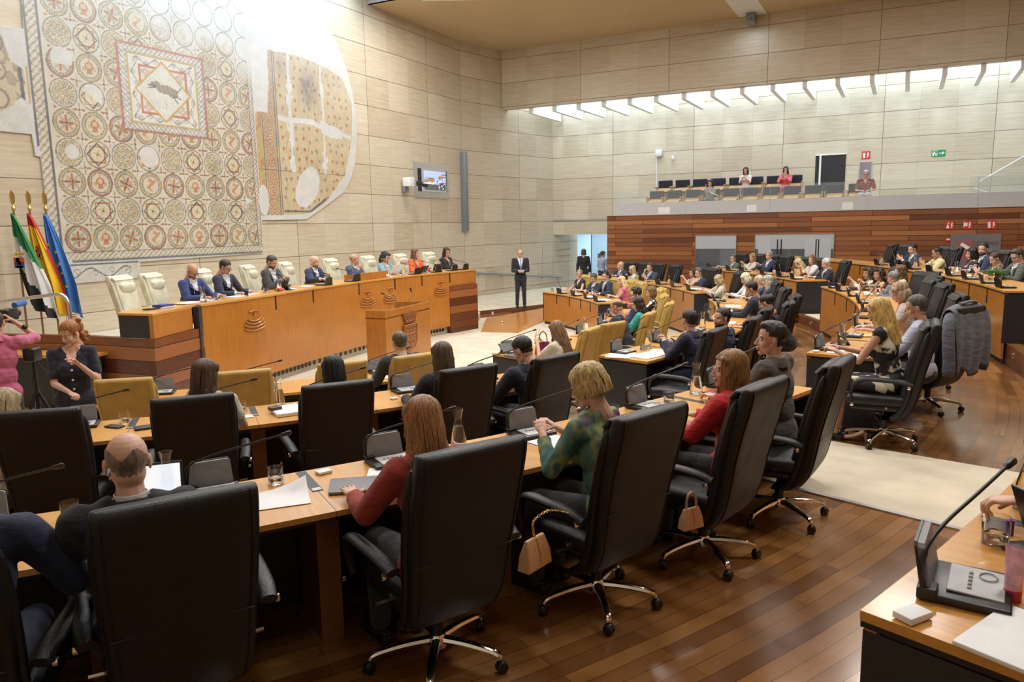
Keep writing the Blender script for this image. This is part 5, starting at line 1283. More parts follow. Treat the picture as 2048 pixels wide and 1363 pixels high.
def paper(p, rz, sx, sy, label, group=None, h=.002, curl=0.0, m=None, name='paper_sheet', cat='paper'):
    mb = MB(); nx = 5; vs = []; r = random.Random(int(p[0] * 100 + p[1] * 37))
    if h <= .004:
        for z in (0, h):
            for j in range(nx):
                for i in range(nx):
                    x = (i / (nx - 1) - .5) * sx; y = (j / (nx - 1) - .5) * sy; vs.append((x, y, z + .001 + (curl * max(0, (i + j) / (2 * nx - 2) - .6) ** 2 * 4)))
        fs = []
        for j in range(nx - 1):
            for i in range(nx - 1):
                o = j * nx + i; fs.append((o, o + nx, o + nx + 1, o + 1)); q = o + nx * nx; fs.append((q, q + 1, q + nx + 1, q + nx))
        ed = [i for i in range(nx)] + [nx * j + nx - 1 for j in range(1, nx)] + [nx * (nx - 1) + i for i in range(nx - 2, -1, -1)] + [nx * j for j in range(nx - 2, 0, -1)]
        for a, b in zip(ed, ed[1:] + ed[:1]): fs.append((a, b, b + nx * nx, a + nx * nx))
        mb.add(vs, fs)
    else: mb.box((0, 0, h / 2 + .001), (sx, sy, h), bev=min(.002, h * .3))
    o = mb.build(name, m or M['paper']); o.location = p; o.rotation_euler = (0, 0, rz); return tag(o, label, cat, group)
def tablet(p, rz, label, lit=True, tilt=1.15, dark=(.02, .02, .025), sx=.26, sy=.18):
    t = thing('tablet_computer', label, 'tablet', p, rz)
    R = rotm(rx=tilt); mb = MB(); mb.box(R @ Vector((0, sy / 2, 0)), (sx, sy, .009), R, bev=.003); mb.build('body', plain('tablet_body', dark, .35), t)
    mb = MB(); mb.box(R @ Vector((0, sy / 2, .0052)), (sx - .025, sy - .025, .0015), R); mb.build('display', M['screen'] if lit else M['black'], t, False)
    mb = MB(); mb.box((0, .07, .004), (sx * .8, .14, .006), bev=.002); mb.tube([(0, .13, .005), (0, .5 * sy * math.cos(tilt) + .0, .5 * sy * math.sin(tilt))], .008, 6); mb.build('stand', M['black'], t)
    return t
def phone(p, rz, label, c=(.02, .02, .022)):
    t = thing('smartphone', label, 'phone', p, rz); mb = MB(); mb.box((0, 0, .005), (.075, .15, .009), bev=.003); mb.build('case', plain('phone_case', c, .35), t)
    mb = MB(); mb.box((0, 0, .0098), (.066, .138, .001)); mb.build('display', M['black'], t, False); return t

# ================================================================== PEOPLE
def head_mesh(female):
    mb = MB(); k = .94 if female else 1.0
    E_ = lambda c, r, R=None: mb.ell([q * k for q in c], [q * k for q in r], R, seg=18, rings=12)
    E_((0, -.014, .038), (.074, .094, .082)); E_((0, .034, .034), (.060, .052, .062)); E_((0, .046, -.026), (.053, .044, .066))
    jw = .046 if female else .053
    E_((0, .024, -.072), (jw, .052, .040)); E_((0, .066, -.100), (.022, .020, .018)); E_((0, -.03, -.03), (.062, .06, .07))
    for s in (-1, 1):
        E_((s * .034, .058, -.034), (.022, .024, .026)); E_((s * .0095, .099, -.040), (.0085, .010, .007)); E_((s * .079, -.008, -.002), (.007, .018, .030), rotm(rz=-s * .35)); E_((s * .077, -.004, -.024), (.006, .010, .012))
        E_((s * .031, .079, .020), (.021, .010, .007))
    capsule(mb, Vector((0, .090, .008)) * k, Vector((0, .108, -.034)) * k, .0062 * k, .0100 * k)
    E_((0, .090, -.0635), (.022, .0105, .0055)); E_((0, .089, -.0745), (.020, .0105, .0065))
    capsule(mb, Vector((0, -.018, -.06)) * k, Vector((0, -.040, -.185)) * k, (.050 if not female else .045), (.056 if not female else .048))
    V, Q = blob(mb, .0042, 2, .5)
    # eye sockets
    for s in (-1, 1):
        d = V - np.array([s * .031, .090, .000]) * k; w_ = np.exp(-((d[:, 0] / .015) ** 2 + (d[:, 2] / .0095) ** 2 + (d[:, 1] / .03) ** 2)); V[:, 1] -= .010 * w_
    d = V - np.array([0, .098, -.069]) * k; V[:, 1] -= .004 * np.exp(-((d[:, 0] / .02) ** 2 + (d[:, 2] / .0022) ** 2 + (d[:, 1] / .02) ** 2))
    C = V[Q].mean(1) / k; mi = np.zeros(len(Q), int)
    mi[(np.abs(C[:, 0]) < .021) & (C[:, 1] > .084) & (C[:, 2] > -.082) & (C[:, 2] < -.057)] = 1
    mi[(np.abs(np.abs(C[:, 0]) - .031) < .018) & (C[:, 1] > .070) & (np.abs(C[:, 2] - .0225 + np.abs(np.abs(C[:, 0]) - .028) * .15) < .0042)] = 4
    s_ = Soup(); s_.add(V, Q, mi)
    for s in (-1, 1):
        m2 = MB(); m2.ell((0, 0, 0), (.0112, .0112, .0098), seg=12, rings=8)
        Vv = np.array(m2.v) + np.array([s * .031, .0752, .000]) * k; Qq = np.array([f for f in m2.f]); Cc = Vv[Qq].mean(1) - np.array([s * .031, .0765, 0]) * k
        mi2 = np.where((np.hypot(Cc[:, 0], Cc[:, 2]) < .0058) & (Cc[:, 1] > 0), 3, 2); s_.add(Vv, Qq, mi2)
    return np.concatenate(s_.V), np.concatenate(s_.Q), np.concatenate(s_.M)
HEADS = {False: head_mesh(False), True: head_mesh(True)}
def hand_mesh(pose):
    """right hand, wrist at the origin, fingers along +Y, palm down, thumb towards -X"""
    mb = MB(); mb.ell((0, .045, 0), (.040, .050, .014), seg=14, rings=8); mb.ell((0, .075, .001), (.041, .022, .012), seg=14, rings=8); capsule(mb, (0, -.02, 0), (0, .02, 0), .025, .025, flat=((1, 0, 0), .7))
    curl = {'relax': (.30, .45, .35), 'flat': (.08, .10, .08), 'grip': (.9, 1.15, .8), 'hold': (.55, .75, .55)}[pose]
    for i, (x, l, yb) in enumerate(((-.030, .068, .085), (-.010, .076, .090), (.011, .070, .087), (.030, .055, .078))):
        p = Vector((x, yb, .002)); a = 0; sp = (x * 1.6 if pose in ('flat', 'relax') else x * .6)
        segs = (.46, .31, .25); rr_ = (.0092, .0082, .0072, .0062)
        for j in range(3):
            a += curl[j] * (1 + .08 * i); d = Vector((math.sin(sp) * math.cos(a), math.cos(a), -math.sin(a))); q = p + d * l * segs[j]
            capsule(mb, p, q, rr_[j], rr_[j + 1], seg=8); p = q
    p = Vector((-.028, .025, -.004)); th = {'relax': ((-.75, .62, -.2), (-.35, .90, -.35)), 'flat': ((-.80, .6, -.1), (-.5, .85, -.1)), 'grip': ((-.45, .65, -.75), (.35, .6, -.7)), 'hold': ((-.6, .6, -.5), (.0, .85, -.5))}[pose]
    for j, (dv, l, r0, r1) in enumerate(((th[0], .040, .013, .0105), (th[1], .034, .0105, .0085))):
        q = p + Vector(dv).normalized() * l; capsule(mb, p, q, r0, r1, seg=8); p = q
    return blob(mb, .0036, 1, .5)
HANDS = {p: hand_mesh(p) for p in ('relax', 'flat', 'grip', 'hold')}

def hair_blob(style, female, seed=0):
    """returns verts, quads in head space"""
    k = .94 if female else 1.0; mb = MB(); r = random.Random(seed)
    E_ = lambda c, rr_, R=None: mb.ell([q * k for q in c], [q * k for q in rr_], R, seg=16, rings=10)
    face = lambda C: (C[:, 1] > .048) & (C[:, 2] < .078 - (C[:, 1] - .048) * .3) | (C[:, 1] > .02) & (C[:, 2] < .045) & (np.abs(C[:, 0]) < .066)
    vox = .0065
    if style in ('short', 'buzz', 'thin', 'fringe', 'quiff'):
        g = {'buzz': .0025, 'thin': .003, 'fringe': .003, 'short': .009, 'quiff': .011}[style]
        E_((0, -.016, .038 + g * .5), (.075 + g, .095 + g, .083 + g)); E_((0, .03, .045), (.061 + g, .052 + g * .6, .057 + g)); E_((0, -.032, -.022), (.059 + g * .6, .058 + g * .8, .055))
        if style == 'quiff': E_((0, .045, .100), (.055, .040, .030)); E_((.01, .0, .115), (.06, .06, .022))
        def cut(C):
            side = (C[:, 2] < .018) & (C[:, 1] > -.012) ; ear = (np.abs(C[:, 0]) > .06) & (C[:, 2] < .030) & (C[:, 1] > -.028) & (C[:, 2] > -.09)
            temple = (C[:, 1] > .035) & (C[:, 2] < .060); front = (C[:, 1] > .055) & (C[:, 2] < .088 - (C[:, 1] - .055) * .2)
            low = (C[:, 2] < -.066) | ((C[:, 2] < -.020) & (C[:, 1] > -.030))
            m = side & (C[:, 1] > .012) | ear | temple | front | low
            if style == 'fringe': m |= (C[:, 2] > .050 + .02 * np.sin(C[:, 0] * 60)) | (C[:, 1] > .02)
            if style == 'thin': m |= (np.hypot(C[:, 0] / .045, (C[:, 1] + .045) / .04) < 1) & (C[:, 2] > .08)
            return m
        amp, fr = {'short': (.0018, 1), 'quiff': (.0024, 1)}.get(style, (.0008, 1))
    elif style in ('long', 'longside', 'straight'):
        ln = 1.25 if style == 'straight' else 1.0
        E_((0, -.018, .045), (.087, .104, .090)); E_((0, -.060, -.055), (.088, .058, .115)); E_((0, -.078, -.15 * ln), (.092, .046, .12)); E_((0, -.080, -.25 * ln), (.080, .036, .085))
        for s in (-1, 1): E_((s * .074, -.008, -.050), (.021, .046, .110)); E_((s * .080, -.012, -.15 * ln), (.022, .040, .085)); E_((s * .058, .035, .055), (.030, .045, .045))
        cut = face; amp = .0045
    elif style == 'bob':
        E_((0, -.018, .045), (.088, .106, .092)); E_((0, -.045, -.035), (.092, .075, .082))
        for s in (-1, 1): E_((s * .074, .004, -.035), (.024, .055, .080)); E_((s * .058, .038, .055), (.032, .045, .045))
        cut = face; amp = .005
    elif style == 'crop':
        E_((0, -.02, .050), (.090, .108, .092)); E_((0, -.055, -.02), (.082, .062, .062)); E_((.012, .042, .075), (.066, .055, .040))
        for s in (-1, 1): E_((s * .072, .008, .0), (.022, .045, .048))
        cut = lambda C: ((C[:, 1] > .062) & (C[:, 2] < .060)) | ((C[:, 1] > .03) & (C[:, 2] < .02) & (np.abs(C[:, 0]) < .068)) | (C[:, 2] < -.068); amp = .0055
    elif style in ('pony', 'bun', 'updo'):
        E_((0, -.016, .040), (.080, .100, .087)); E_((0, .03, .048), (.066, .056, .057)); E_((0, -.045, -.02), (.066, .055, .055))
        if style == 'pony': E_((0, -.120, .030), (.030, .035, .030)); E_((0, -.145, -.03), (.032, .030, .065)); E_((0, -.14, -.12), (.028, .024, .075))
        elif style == 'bun': E_((0, -.115, .035), (.040, .036, .038))
        else: E_((0, -.10, .03), (.055, .05, .06)); E_((.02, -.11, .07), (.035, .035, .03))
        cut = lambda C: ((C[:, 1] > .055) & (C[:, 2] < .085)) | ((C[:, 1] > .012) & (C[:, 2] < .03)) | ((np.abs(C[:, 0]) > .062) & (C[:, 2] < .022) & (C[:, 1] > -.025) & (C[:, 2] > -.06)) | ((C[:, 2] < -.062) & (C[:, 1] > -.09)); amp = .003
    elif style in ('curly', 'curlytop', 'curlpony'):
        E_((0, -.02, .045), (.088, .104, .090))
        if style == 'curly':
            for i in range(70):
                a = r.uniform(0, 2 * PI); z = r.uniform(-.16, .10); rad = .085 + .02 * (1 if z < .03 else 0); x, y = rad * math.cos(a), -.02 + rad * 1.1 * math.sin(a)
                if y > .035 and z < .08: continue
                q = r.uniform(.018, .030); E_((x, y, z), (q, q, q * 1.1))
        elif style == 'curlytop':
            for i in range(60):
                a = r.uniform(0, 2 * PI); p = r.uniform(0, 1.5); x, y, z = .088 * math.sin(p) * math.cos(a), -.02 + .10 * math.sin(p) * math.sin(a), .045 + .09 * math.cos(p)
                if y > .05 and z < .08: continue
                q = r.uniform(.012, .020); E_((x, y, z), (q, q, q))
        else:
            for i in range(120):
                q = r.uniform(.014, .022); zz_ = r.uniform(-.17, .10); E_((max(-.055, min(.055, r.gauss(0, .032))), -.130 + r.gauss(0, .018), zz_), (q, q, q * 1.1))
            E_((0, -.125, -.02), (.050, .042, .13)); E_((0, -.09, .08), (.045, .05, .04))
        cut = face if style != 'curlytop' else (lambda C: ((C[:, 1] > .055) & (C[:, 2] < .085)) | ((C[:, 1] > .015) & (C[:, 2] < .02)) | (C[:, 2] < -.06)); amp = .003
    V, Q = blob(mb, vox, 2, .5)
    N, _ = normals(V, Q); a = np.arctan2(V[:, 0], V[:, 1] + .02)
    V = V + N * (amp * (.5 * np.sin(a * 34 + 2.5 * np.sin(V[:, 2] * 30 + seed)) + .5 * np.sin(a * 61 + 4 * np.sin(V[:, 2] * 17 + seed * 2)) + .5 * np.sin(V[:, 2] * 70 + a * 9 + seed)))[:, None]
    C = V[Q].mean(1) / k; Q = Q[~cut(C)]
    return V, Q
_hb = {}
def hair_for(style, female, seed):
    q = (style, female, seed % 3)
    if q not in _hb: _hb[q] = hair_blob(style, female, seed % 3)
    return _hb[q]
def strands(style, female, seed, n=150):
    """thin locks laid over the hair volume"""
    r = random.Random(seed); mb = MB(); ln = {'long': .30, 'straight': .40, 'bob': .15, 'crop': .10, 'longside': .30, 'pony': .07}.get(style, .12)
    for i in range(n):
        a = r.uniform(-PI, PI)
        if abs(a) < .75 and style != 'crop': a = math.copysign(r.uniform(.75, 1.5), a)
        pts = []; sw = r.uniform(-.25, .25)
        for j in range(9):
            t = j / 8; ph = min(t * 2.1, 1.0) * 1.45 + .12; rad = math.sin(ph); z = .047 + .094 * math.cos(ph) if t * 2.1 <= 1 else .047 + .094 * math.cos(1.57) - (t - .476) / .524 * ln
            aa = a + sw * t; g = 1.0 + .02 * r.uniform(-1, 1)
            x = .089 * rad * math.sin(aa) * g; y = -.02 + .106 * rad * math.cos(aa) * g
            if t > .6 and abs(aa) > 1.3: y -= .01
            pts.append(Vector((x, y, z)) * (.94 if female else 1))
        mb.tube(pts, [.0016 + .0034 * math.sin(PI * min(1, (j + .6) / 8.2)) for j in range(9)], 4, cap=False, flat=.6)
    return mb

def ik(S, T, l1, l2, pole):
    d = T - S; L_ = d.length
    if L_ > (l1 + l2) * .995: T = S + d.normalized() * (l1 + l2) * .995; d = T - S; L_ = d.length
    a = (l1 * l1 - l2 * l2 + L_ * L_) / (2 * L_); h = math.sqrt(max(0, l1 * l1 - a * a)); u = d / L_; p = (pole - u * pole.dot(u)).normalized()
    return S + u * a + p * h, T
POSE = {  # wrist targets (x, y, height above the seat floor), hand kinds; right first
    'desk': ((.17, .38, .80), (-.17, .38, .80), 'relax', 'relax'), 'write': ((.13, .36, .80), (-.22, .36, .80), 'hold', 'flat'),
    'phone': ((.07, .30, .93), (-.07, .30, .93), 'hold', 'hold'), 'chin': ((.10, .34, .80), (-.07, .20, .985), 'relax', 'grip'), 'chinr': ((.07, .20, .985), (-.10, .34, .80), 'grip', 'relax'),
    'clasp': ((.05, .33, .92), (-.05, .33, .92), 'hold', 'hold'), 'lap': ((.12, .22, .60), (-.12, .22, .60), 'relax', 'relax'), 'fold': ((-.06, .30, .82), (.06, .30, .82), 'relax', 'relax'),
    'president': ((.36, .42, .86), (-.02, .32, .90), 'hold', 'relax'), 'up': ((.09, .32, .99), (-.09, .32, .96), 'hold', 'hold'), 'face': ((.06, .19, 1.03), (-.20, .34, .80), 'relax', 'relax'),
}
def person(label, x, y, fl, rz, hz=1.19, lean=8, hyaw=0, hpitch=8, pose='desk', top='suit', c=(.03, .035, .06), c2=(.75, .76, .78), tie=None, hair='short', hc=(.03, .02, .015), skin='skin1', fem=False,
           near=False, stand=False, roll=0, sleeve=.93, glasses=False, beard=None, bot=None, mat=None, twist=0, group=None, targets=None, handk=None, legs=True, skirt=False, build=1.0, dz=0.0, extra=None):
    """x, y: where the head is; body hangs below it. rz: facing. hz: head centre above the floor fl"""
    S = .93 if fem else 1.0
    H0 = .92 if stand else .575
    lr = math.radians(lean); sp0 = .50 * S
    k = (hz - H0 - .150) / (sp0 * math.cos(lr)); 
    if k > 1.12: H0 += (k - 1.12) * sp0 * math.cos(lr); k = 1.12
    if k < .86: k = .86; 
    sp = sp0 * k; u = Vector((0, math.sin(lr), math.cos(lr)))
    neck_top = sp * u
    hd = neck_top + Vector((0, .022 + .03 * math.sin(lr), .150))
    Hx = Vector((0, -hd.y, hz - hd.z))                 # hip placed so that the head centre is at (0,0,hz)
    if stand: pass
    Ru = rotm(rx=-lr, rz=math.radians(twist)); tl = lambda v: Hx + Ru @ (Vector(v) * 1.0)
    HT = Matrix.Translation((0, 0, hz)) @ (rotm(rz=math.radians(hyaw)) @ rotm(rx=-math.radians(hpitch)) @ rotm(ry=math.radians(roll))).to_4x4()
    SW = (.182 if not fem else .155) * (1 + (build - 1) * .35); zs = sp - .045
    sh = {1: tl((SW, 0, zs)), -1: tl((-SW, 0, zs))}
    P_ = POSE[pose]; tg = {1: Vector(P_[0]), -1: Vector(P_[1])}; hk = {1: P_[2], -1: P_[3]}
    if targets: tg = {1: Vector(targets[0]), -1: Vector(targets[1])}
    if handk: hk = {1: handk[0], -1: handk[1]}
    l1, l2 = .285 * S * max(.95, k), .255 * S * max(.95, k)
    arms = {}
    for s in (1, -1):
        T = tg[s].copy()
        if not targets:
            T.y += -.04
            if T.z > .95: T.z += hz - 1.19
        pole = Vector((s * .55, -.45, -.8)); e, T = ik(sh[s], T, l1, l2, pole); arms[s] = (sh[s], e, T)
    vox = .010 if near else .017
    # ---- body: one continuous skin surface from neck to feet
    mb = MB()
    def torso(g, hem=0.0):
        bw = build
        mb.ell(tl((0, 0, 0)), ((.158 + g) * bw * (1.06 if fem else 1), .115 + g, .115 + g), Ru, seg=16, rings=10)
        mb.ell(tl((0, .0, sp * .30)), ((.130 + g) * bw * (.92 if fem else 1), .100 + g * 1.1, .15), Ru, seg=16, rings=10)
        mb.ell(tl((0, .0, sp * .64)), ((.150 + g) * bw * (.93 if fem else 1), .105 + g, .165), Ru, seg=16, rings=10)
        if fem:
            for s in (-1, 1): mb.ell(tl((s * .065, .075 + g * .6, sp * .62)), (.058 + g * .6, .052 + g * .5, .058 + g * .6), Ru)
        capsule(mb, tl((-SW + .03, 0, zs - .030)), tl((SW - .03, 0, zs - .030)), .052 + g * .8, .052 + g * .8, seg=12)
        for s in (-1, 1):
            capsule(mb, tl((s * (SW - .015), 0, zs - .012)), tl((s * .035, -.012, zs + .035)), .042 + g * .8, .046 + g * .5, seg=12)
            if g > .018: mb.ell(tl((s * (SW + .002), -.002, zs - .004)), (.062, .066, .052), Ru)
    torso(0)
    capsule(mb, tl((0, -.005, zs)), HT @ Vector((0, -.030, -.12)), .058, .050 * (.92 if fem else 1), seg=12)
    for s in (1, -1):
        a, e, T = arms[s]; capsule(mb, a, e, .046 * S, .038 * S); capsule(mb, e, T, .038 * S, .024 * S)
    hips = {s: Hx + Vector((s * .085, .02, -.03)) for s in (1, -1)}
    if stand:
        kn = {s: Vector((s * .10, Hx.y + .02, .48)) for s in (1, -1)}; an = {s: Vector((s * .11, Hx.y - .01, .08)) for s in (1, -1)}
    else:
        kn = {s: Hx + Vector((s * .11, .43, -.03)) for s in (1, -1)}; an = {s: Vector((s * .10, kn[s].y + .02, .09)) for s in (1, -1)}
    if legs:
        for s in (1, -1):
            capsule(mb, hips[s], kn[s], .080, .055); capsule(mb, kn[s], an[s], .053, .034); capsule(mb, an[s] + Vector((0, -.02, -.04)), an[s] + Vector((0, .13, -.055)), .034, .026)
    bodyprims = mb
    V, Q = blob(bodyprims, vox + .003, 3)
    s_ = Soup(); s_.add(V, Q, 0)
    hv, hq, hm = HEADS[fem]; s_.add(hv, hq, hm, HT)
    for s in (1, -1):
        a, e, T = arms[s]; d = (T - e).normalized(); upv = Vector((0, 0, 1)) if abs(d.z) < .85 else Vector((0, -1, 0))
        if pose in ('chin', 'chinr', 'face', 'up') and d.z > .3: upv = Vector((s * .3, .9, .3))
        if pose in ('desk', 'write', 'lap', 'fold') and not targets: d = Vector((d.x, d.y, d.z * .25)).normalized()
        xx = d.cross(upv).normalized(); zz = xx.cross(d)
        Mx = Matrix((xx, d, zz)).transposed().to_4x4(); Mx.translation = T
        hvv, hqq = HANDS[hk[s]]; sc = Matrix.Diagonal((s * S, S, S, 1)); s_.add(hvv, hqq, 0, Mx @ sc)
    name = 'person'
    sk = M[skin]; bodyo = s_.build(name, [sk, M['lips'], M['eye'], M['iris'], hairmat(tuple(q * .8 for q in hc)) if hair != 'bald' else sk])
    bodyo.location = (x, y, fl + dz); bodyo.rotation_euler = (0, 0, rz); tag(bodyo, label, 'person', group)
    # ---- garments
    tm = mat or cloth(c)
    def garment(nm, g, sl, mats, vneck=None, hemz=None):
        nonlocal mb
        mb = MB(); torso(g)
        if top in ('suit', 'jacket', 'blazer') and not stand: mb.ell(Hx + Vector((0, .03, -.02)), (.195 * build, .16, .12), seg=16, rings=8)
        if stand and top == 'suit': mb.ell(Hx + Vector((0, 0, -.06)), (.19, .135, .17), seg=16, rings=8)
        wr = {}
        for s in (1, -1):
            a, e, T = arms[s]; ra = (.064 if top in ('suit', 'jacket', 'blazer') else .054) * S
            if sl > .5:
                q = e + (T - e) * ((sl - .5) / .5) if sl < 1 else T
                capsule(mb, a, e, ra + g * .5, ra - .006); capsule(mb, e, q, ra - .006, (.046 if top in ('suit', 'jacket', 'blazer') else .040) * S)
            elif sl > 0: capsule(mb, a, a + (e - a) * (sl / .5), ra + g * .4, ra)
            else: mb.ell(a, (.05, .055, .05))
        V, Q = blob(mb, vox, 4)
        # folds
        N, _ = normals(V, Q); f_ = .0028 if top in ('suit', 'jacket', 'blazer') else .0042
        V = V + N * (f_ * (np.sin(V[:, 2] * 23 + np.sin(V[:, 0] * 17 + x) * 2.4 + V[:, 1] * 19 + y) * np.clip(np.sin(V[:, 0] * 9 + V[:, 2] * 6 + x * 3) + .6, 0, 1.4) + .35 * np.sin(V[:, 0] * 63 + V[:, 2] * 37 + V[:, 1] * 50)))[:, None]
        V = V + N * .004
        C = V[Q].mean(1); Lc = (C - np.array(Hx)) @ np.array(Ru)       # torso space
        nk = np.array(tl((0, 0, zs + .055))); up_ = np.array(Ru @ Vector((0, 0, 1)))
        rad = np.hypot(Lc[:, 0], Lc[:, 1] + .005)
        keep = ~((Lc[:, 2] > zs + .028) & (rad < (.075 if top in ('suit', 'blazer', 'shirt', 'jacket') else .064)))
        for s in (1, -1):
            a, e, T = arms[s]
            if sl > .5: dirv = np.array((T - e).normalized()); q0 = np.array(e + (T - e) * min(.98, (sl - .5) / .5)); keep &= ~(((C - q0) @ dirv > 0) & (np.linalg.norm(C - q0, axis=1) < .12) & (np.linalg.norm(C - np.array(T), axis=1) < np.linalg.norm(C - np.array(e), axis=1)))
        parts = [(nm, keep, mats)]
        if vneck:
            t_ = Lc[:, 2] - (sp * vneck[0]); hw = np.clip(t_, 0, .4) * vneck[1] + .004
            vn = keep & (t_ > 0) & (np.abs(Lc[:, 0]) < hw) & (Lc[:, 1] > .02); parts = [(nm, keep & ~vn, mats), ('shirt' if top in ('suit', 'blazer') else 'neckline', vn, vneck[2])]
        for (pn, msk, mt) in parts:
            if msk.sum() < 4: continue
            qq = Q[msk]; us = np.unique(qq); mp = np.full(len(V), -1); mp[us] = np.arange(len(us)); so = Soup(); so.add(V[us], mp[qq]); o = so.build(pn, [mt], bodyo)
        return V, Lc
    gname = {'suit': 'jacket', 'blazer': 'jacket', 'jacket': 'jacket', 'shirt': 'shirt', 'blouse': 'blouse', 'dress': 'dress', 'polo': 'shirt'}[top]
    sl = sleeve
    if top in ('suit', 'blazer'):
        shm = cloth(c2) if c2 else sk
        vn = (.36 if not fem else .42, .24, shm)
        V, Lc = garment('jacket', .020, sl, tm, vn)
        # lapels and collar
        Lv = (V - np.array(Hx)) @ np.array(Ru)
        def front(xv, zv):
            m = (np.abs(Lv[:, 0] - xv) < .02) & (np.abs(Lv[:, 2] - zv) < .025) & (Lv[:, 1] > 0); return float(Lv[m, 1].max()) if m.any() else .12
        def TT(xv, zv, o=.004): return tl((xv, front(xv, zv) + o, zv))
        zz = [sp * vn[0] + q for q in np.linspace(.0, sp * (1 - vn[0]) - .03, 7)]
        mb = MB()
        for s in (-1, 1):
            ins = [TT(s * ((q - zz[0]) * .24 + .0), q, .003) for q in zz]; outs = [TT(s * ((q - zz[0]) * .30 + .012 + .030 * math.sin(min(1, (q - zz[0]) / (zz[-1] - zz[0])) * 2.6)), q, .010) for q in zz]
            n = len(zz); mb.add(ins + outs, [(i, i + 1, n + i + 1, n + i) if s > 0 else (n + i, n + i + 1, i + 1, i) for i in range(n - 1)])
        mb.build('lapel', tm, bodyo)
        if tie:
            mb = MB(); n = len(zz); lf = [TT(-.019 + .008 * (i / n), q, .008) for i, q in enumerate(zz)]; rt_ = [TT(.019 - .008 * (i / n), q, .008) for i, q in enumerate(zz)]
            mb.add(lf + rt_, [(i, n + i, n + i + 1, i + 1) for i in range(n - 1)]); mb.ell(TT(0, zz[-1] - .008, .012), (.017, .012, .018)); mb.build('tie', plain('tie_fabric', tie, .55, var=.1, nscale=50), bodyo)
        if not fem:
            mb = MB(); R = (rotm(rx=-lr * .8)); c0 = tl((0, -.012, zs + .055)); mb.lathe([(.066, -.04), (.067, -.005), (.061, .030), (.057, .031), (.055, -.02)], 24, c0, R @ rotm(rx=.10)); mb.build('shirt_collar', cloth(c2 or (.7, .7, .7)), bodyo)
            for s in (1, -1):
                a, e, T = arms[s]; d = (T - e).normalized(); mb = MB(); mb.tube([T - d * .045, T - d * .005], [.034 * S, .031 * S], 12); mb.build('shirt_cuff', cloth(c2 or (.7, .7, .7)), bodyo)
        mb = MB(); c0 = tl((0, -.02, zs + .030)); aa = np.linspace(-2.1, 2.1, 21); band = []
        for (r_, h_, r2) in ((.112, -.030, .104), (.098, .004, .092), (.080, .034, .076), (.073, .032, .070), (.080, -.01, .078)): band.append([c0 + Ru @ Vector((r_ * math.sin(a), -r2 * math.cos(a) + .012, h_ * (.45 + .55 * math.cos(a * .55)))) for a in aa])
        nb = len(aa); mb.add([p for b_ in band for p in b_], [(j * nb + i, j * nb + i + 1, ((j + 1) % 5) * nb + i + 1, ((j + 1) % 5) * nb + i) for j in range(5) for i in range(nb - 1)]); mb.build('jacket_collar', tm, bodyo)
    elif top == 'jacket':
        garment('jacket', .022, sl, tm, (.55, .30, cloth(c2)) if c2 else None)
    elif top == 'shirt':
        garment('shirt', .014, sl, tm, (.78, .28, sk)); mb = MB(); c0 = tl((0, -.012, zs + .050)); mb.lathe([(.066, -.03), (.070, -.005), (.063, .018), (.058, .02), (.057, -.02)], 20, c0, rotm(rx=-lr * .8 + .12)); mb.build('collar', tm, bodyo)
    else:
        garment(gname, .012, sl, tm, (.70, .45, sk) if top != 'blouse' or True else None)
    if top == 'dress' and near or top == 'polo':
        aa = np.linspace(-2.5, 2.5, 25); band = []; c0 = tl((0, -.018, zs + .036))
        for (r_, h_) in ((.100, -.022), (.086, .010), (.072, .030), (.068, .026), (.078, -.01)): band.append([c0 + Ru @ Vector((r_ * math.sin(a), -r_ * math.cos(a) * (1 if abs(a) < 1.6 else 1.15) + .016, h_ * (.3 + .7 * math.cos(a * .5)) - (.05 * max(0, abs(a) - 1.5)))) for a in aa])
        mb = MB(); nb = len(aa); mb.add([p for b_ in band for p in b_], [(j * nb + i, j * nb + i + 1, ((j + 1) % 5) * nb + i + 1, ((j + 1) % 5) * nb + i) for j in range(5) for i in range(nb - 1)]); mb.build('collar', tm, bodyo)
    # trousers, skirt, shoes
    if legs:
        bm_ = cloth(bot) if bot else (tm if top in ('suit', 'dress') else cloth((.03, .03, .035)))
        mb = MB()
        if skirt:
            if stand: capsule(mb, Hx + Vector((0, 0, .02)), Vector((0, Hx.y, .52)), .155, .15, seg=16, flat=((1, 0, 0), .8)); mb.ell(Hx, (.185, .14, .14))
            else:
                for s in (1, -1): capsule(mb, hips[s], kn[s] + Vector((0, -.03, 0)), .098, .078, seg=12)
                capsule(mb, hips[1] + Vector((-.08, 0, 0)), (kn[1] + kn[-1]) / 2, .09, .07); mb.ell(Hx, (.18, .15, .12))
            V, Q = blob(mb, vox + .004, 4); so = Soup(); so.add(V, Q); so.build('skirt', [mat if (mat and top == 'dress') else bm_], bodyo)
        else:
            for s in (1, -1): capsule(mb, hips[s], kn[s], .098, .070, seg=12); capsule(mb, kn[s], an[s] + Vector((0, 0, .01)), .068, .056, seg=12)
            mb.ell(Hx + Vector((0, 0, -.02)), (.172, .14, .12)); V, Q = blob(mb, vox + .006, 3); so = Soup(); so.add(V, Q); so.build('trousers', [bm_], bodyo)
        for s in (1, -1):
            mb = MB(); q = an[s]; mb.ell((q.x, q.y + .05, .045), (.046, .14, .038), seg=14, rings=8); mb.box((q.x, q.y - .05, .03), (.07, .08, .05), bev=.015); mb.box((q.x, q.y + .04, .010), (.086, .25, .018), bev=.006)
            mb.build('shoe', plain('shoe_leather', (.02, .018, .017), .35) if 'shoe' not in _cache else _cache['shoe'], bodyo)
    # hair, glasses, beard
    def inhead(nm, V, Q, mats):
        so = Soup(); so.add(V, Q, 0, HT); return so.build(nm, mats, bodyo)
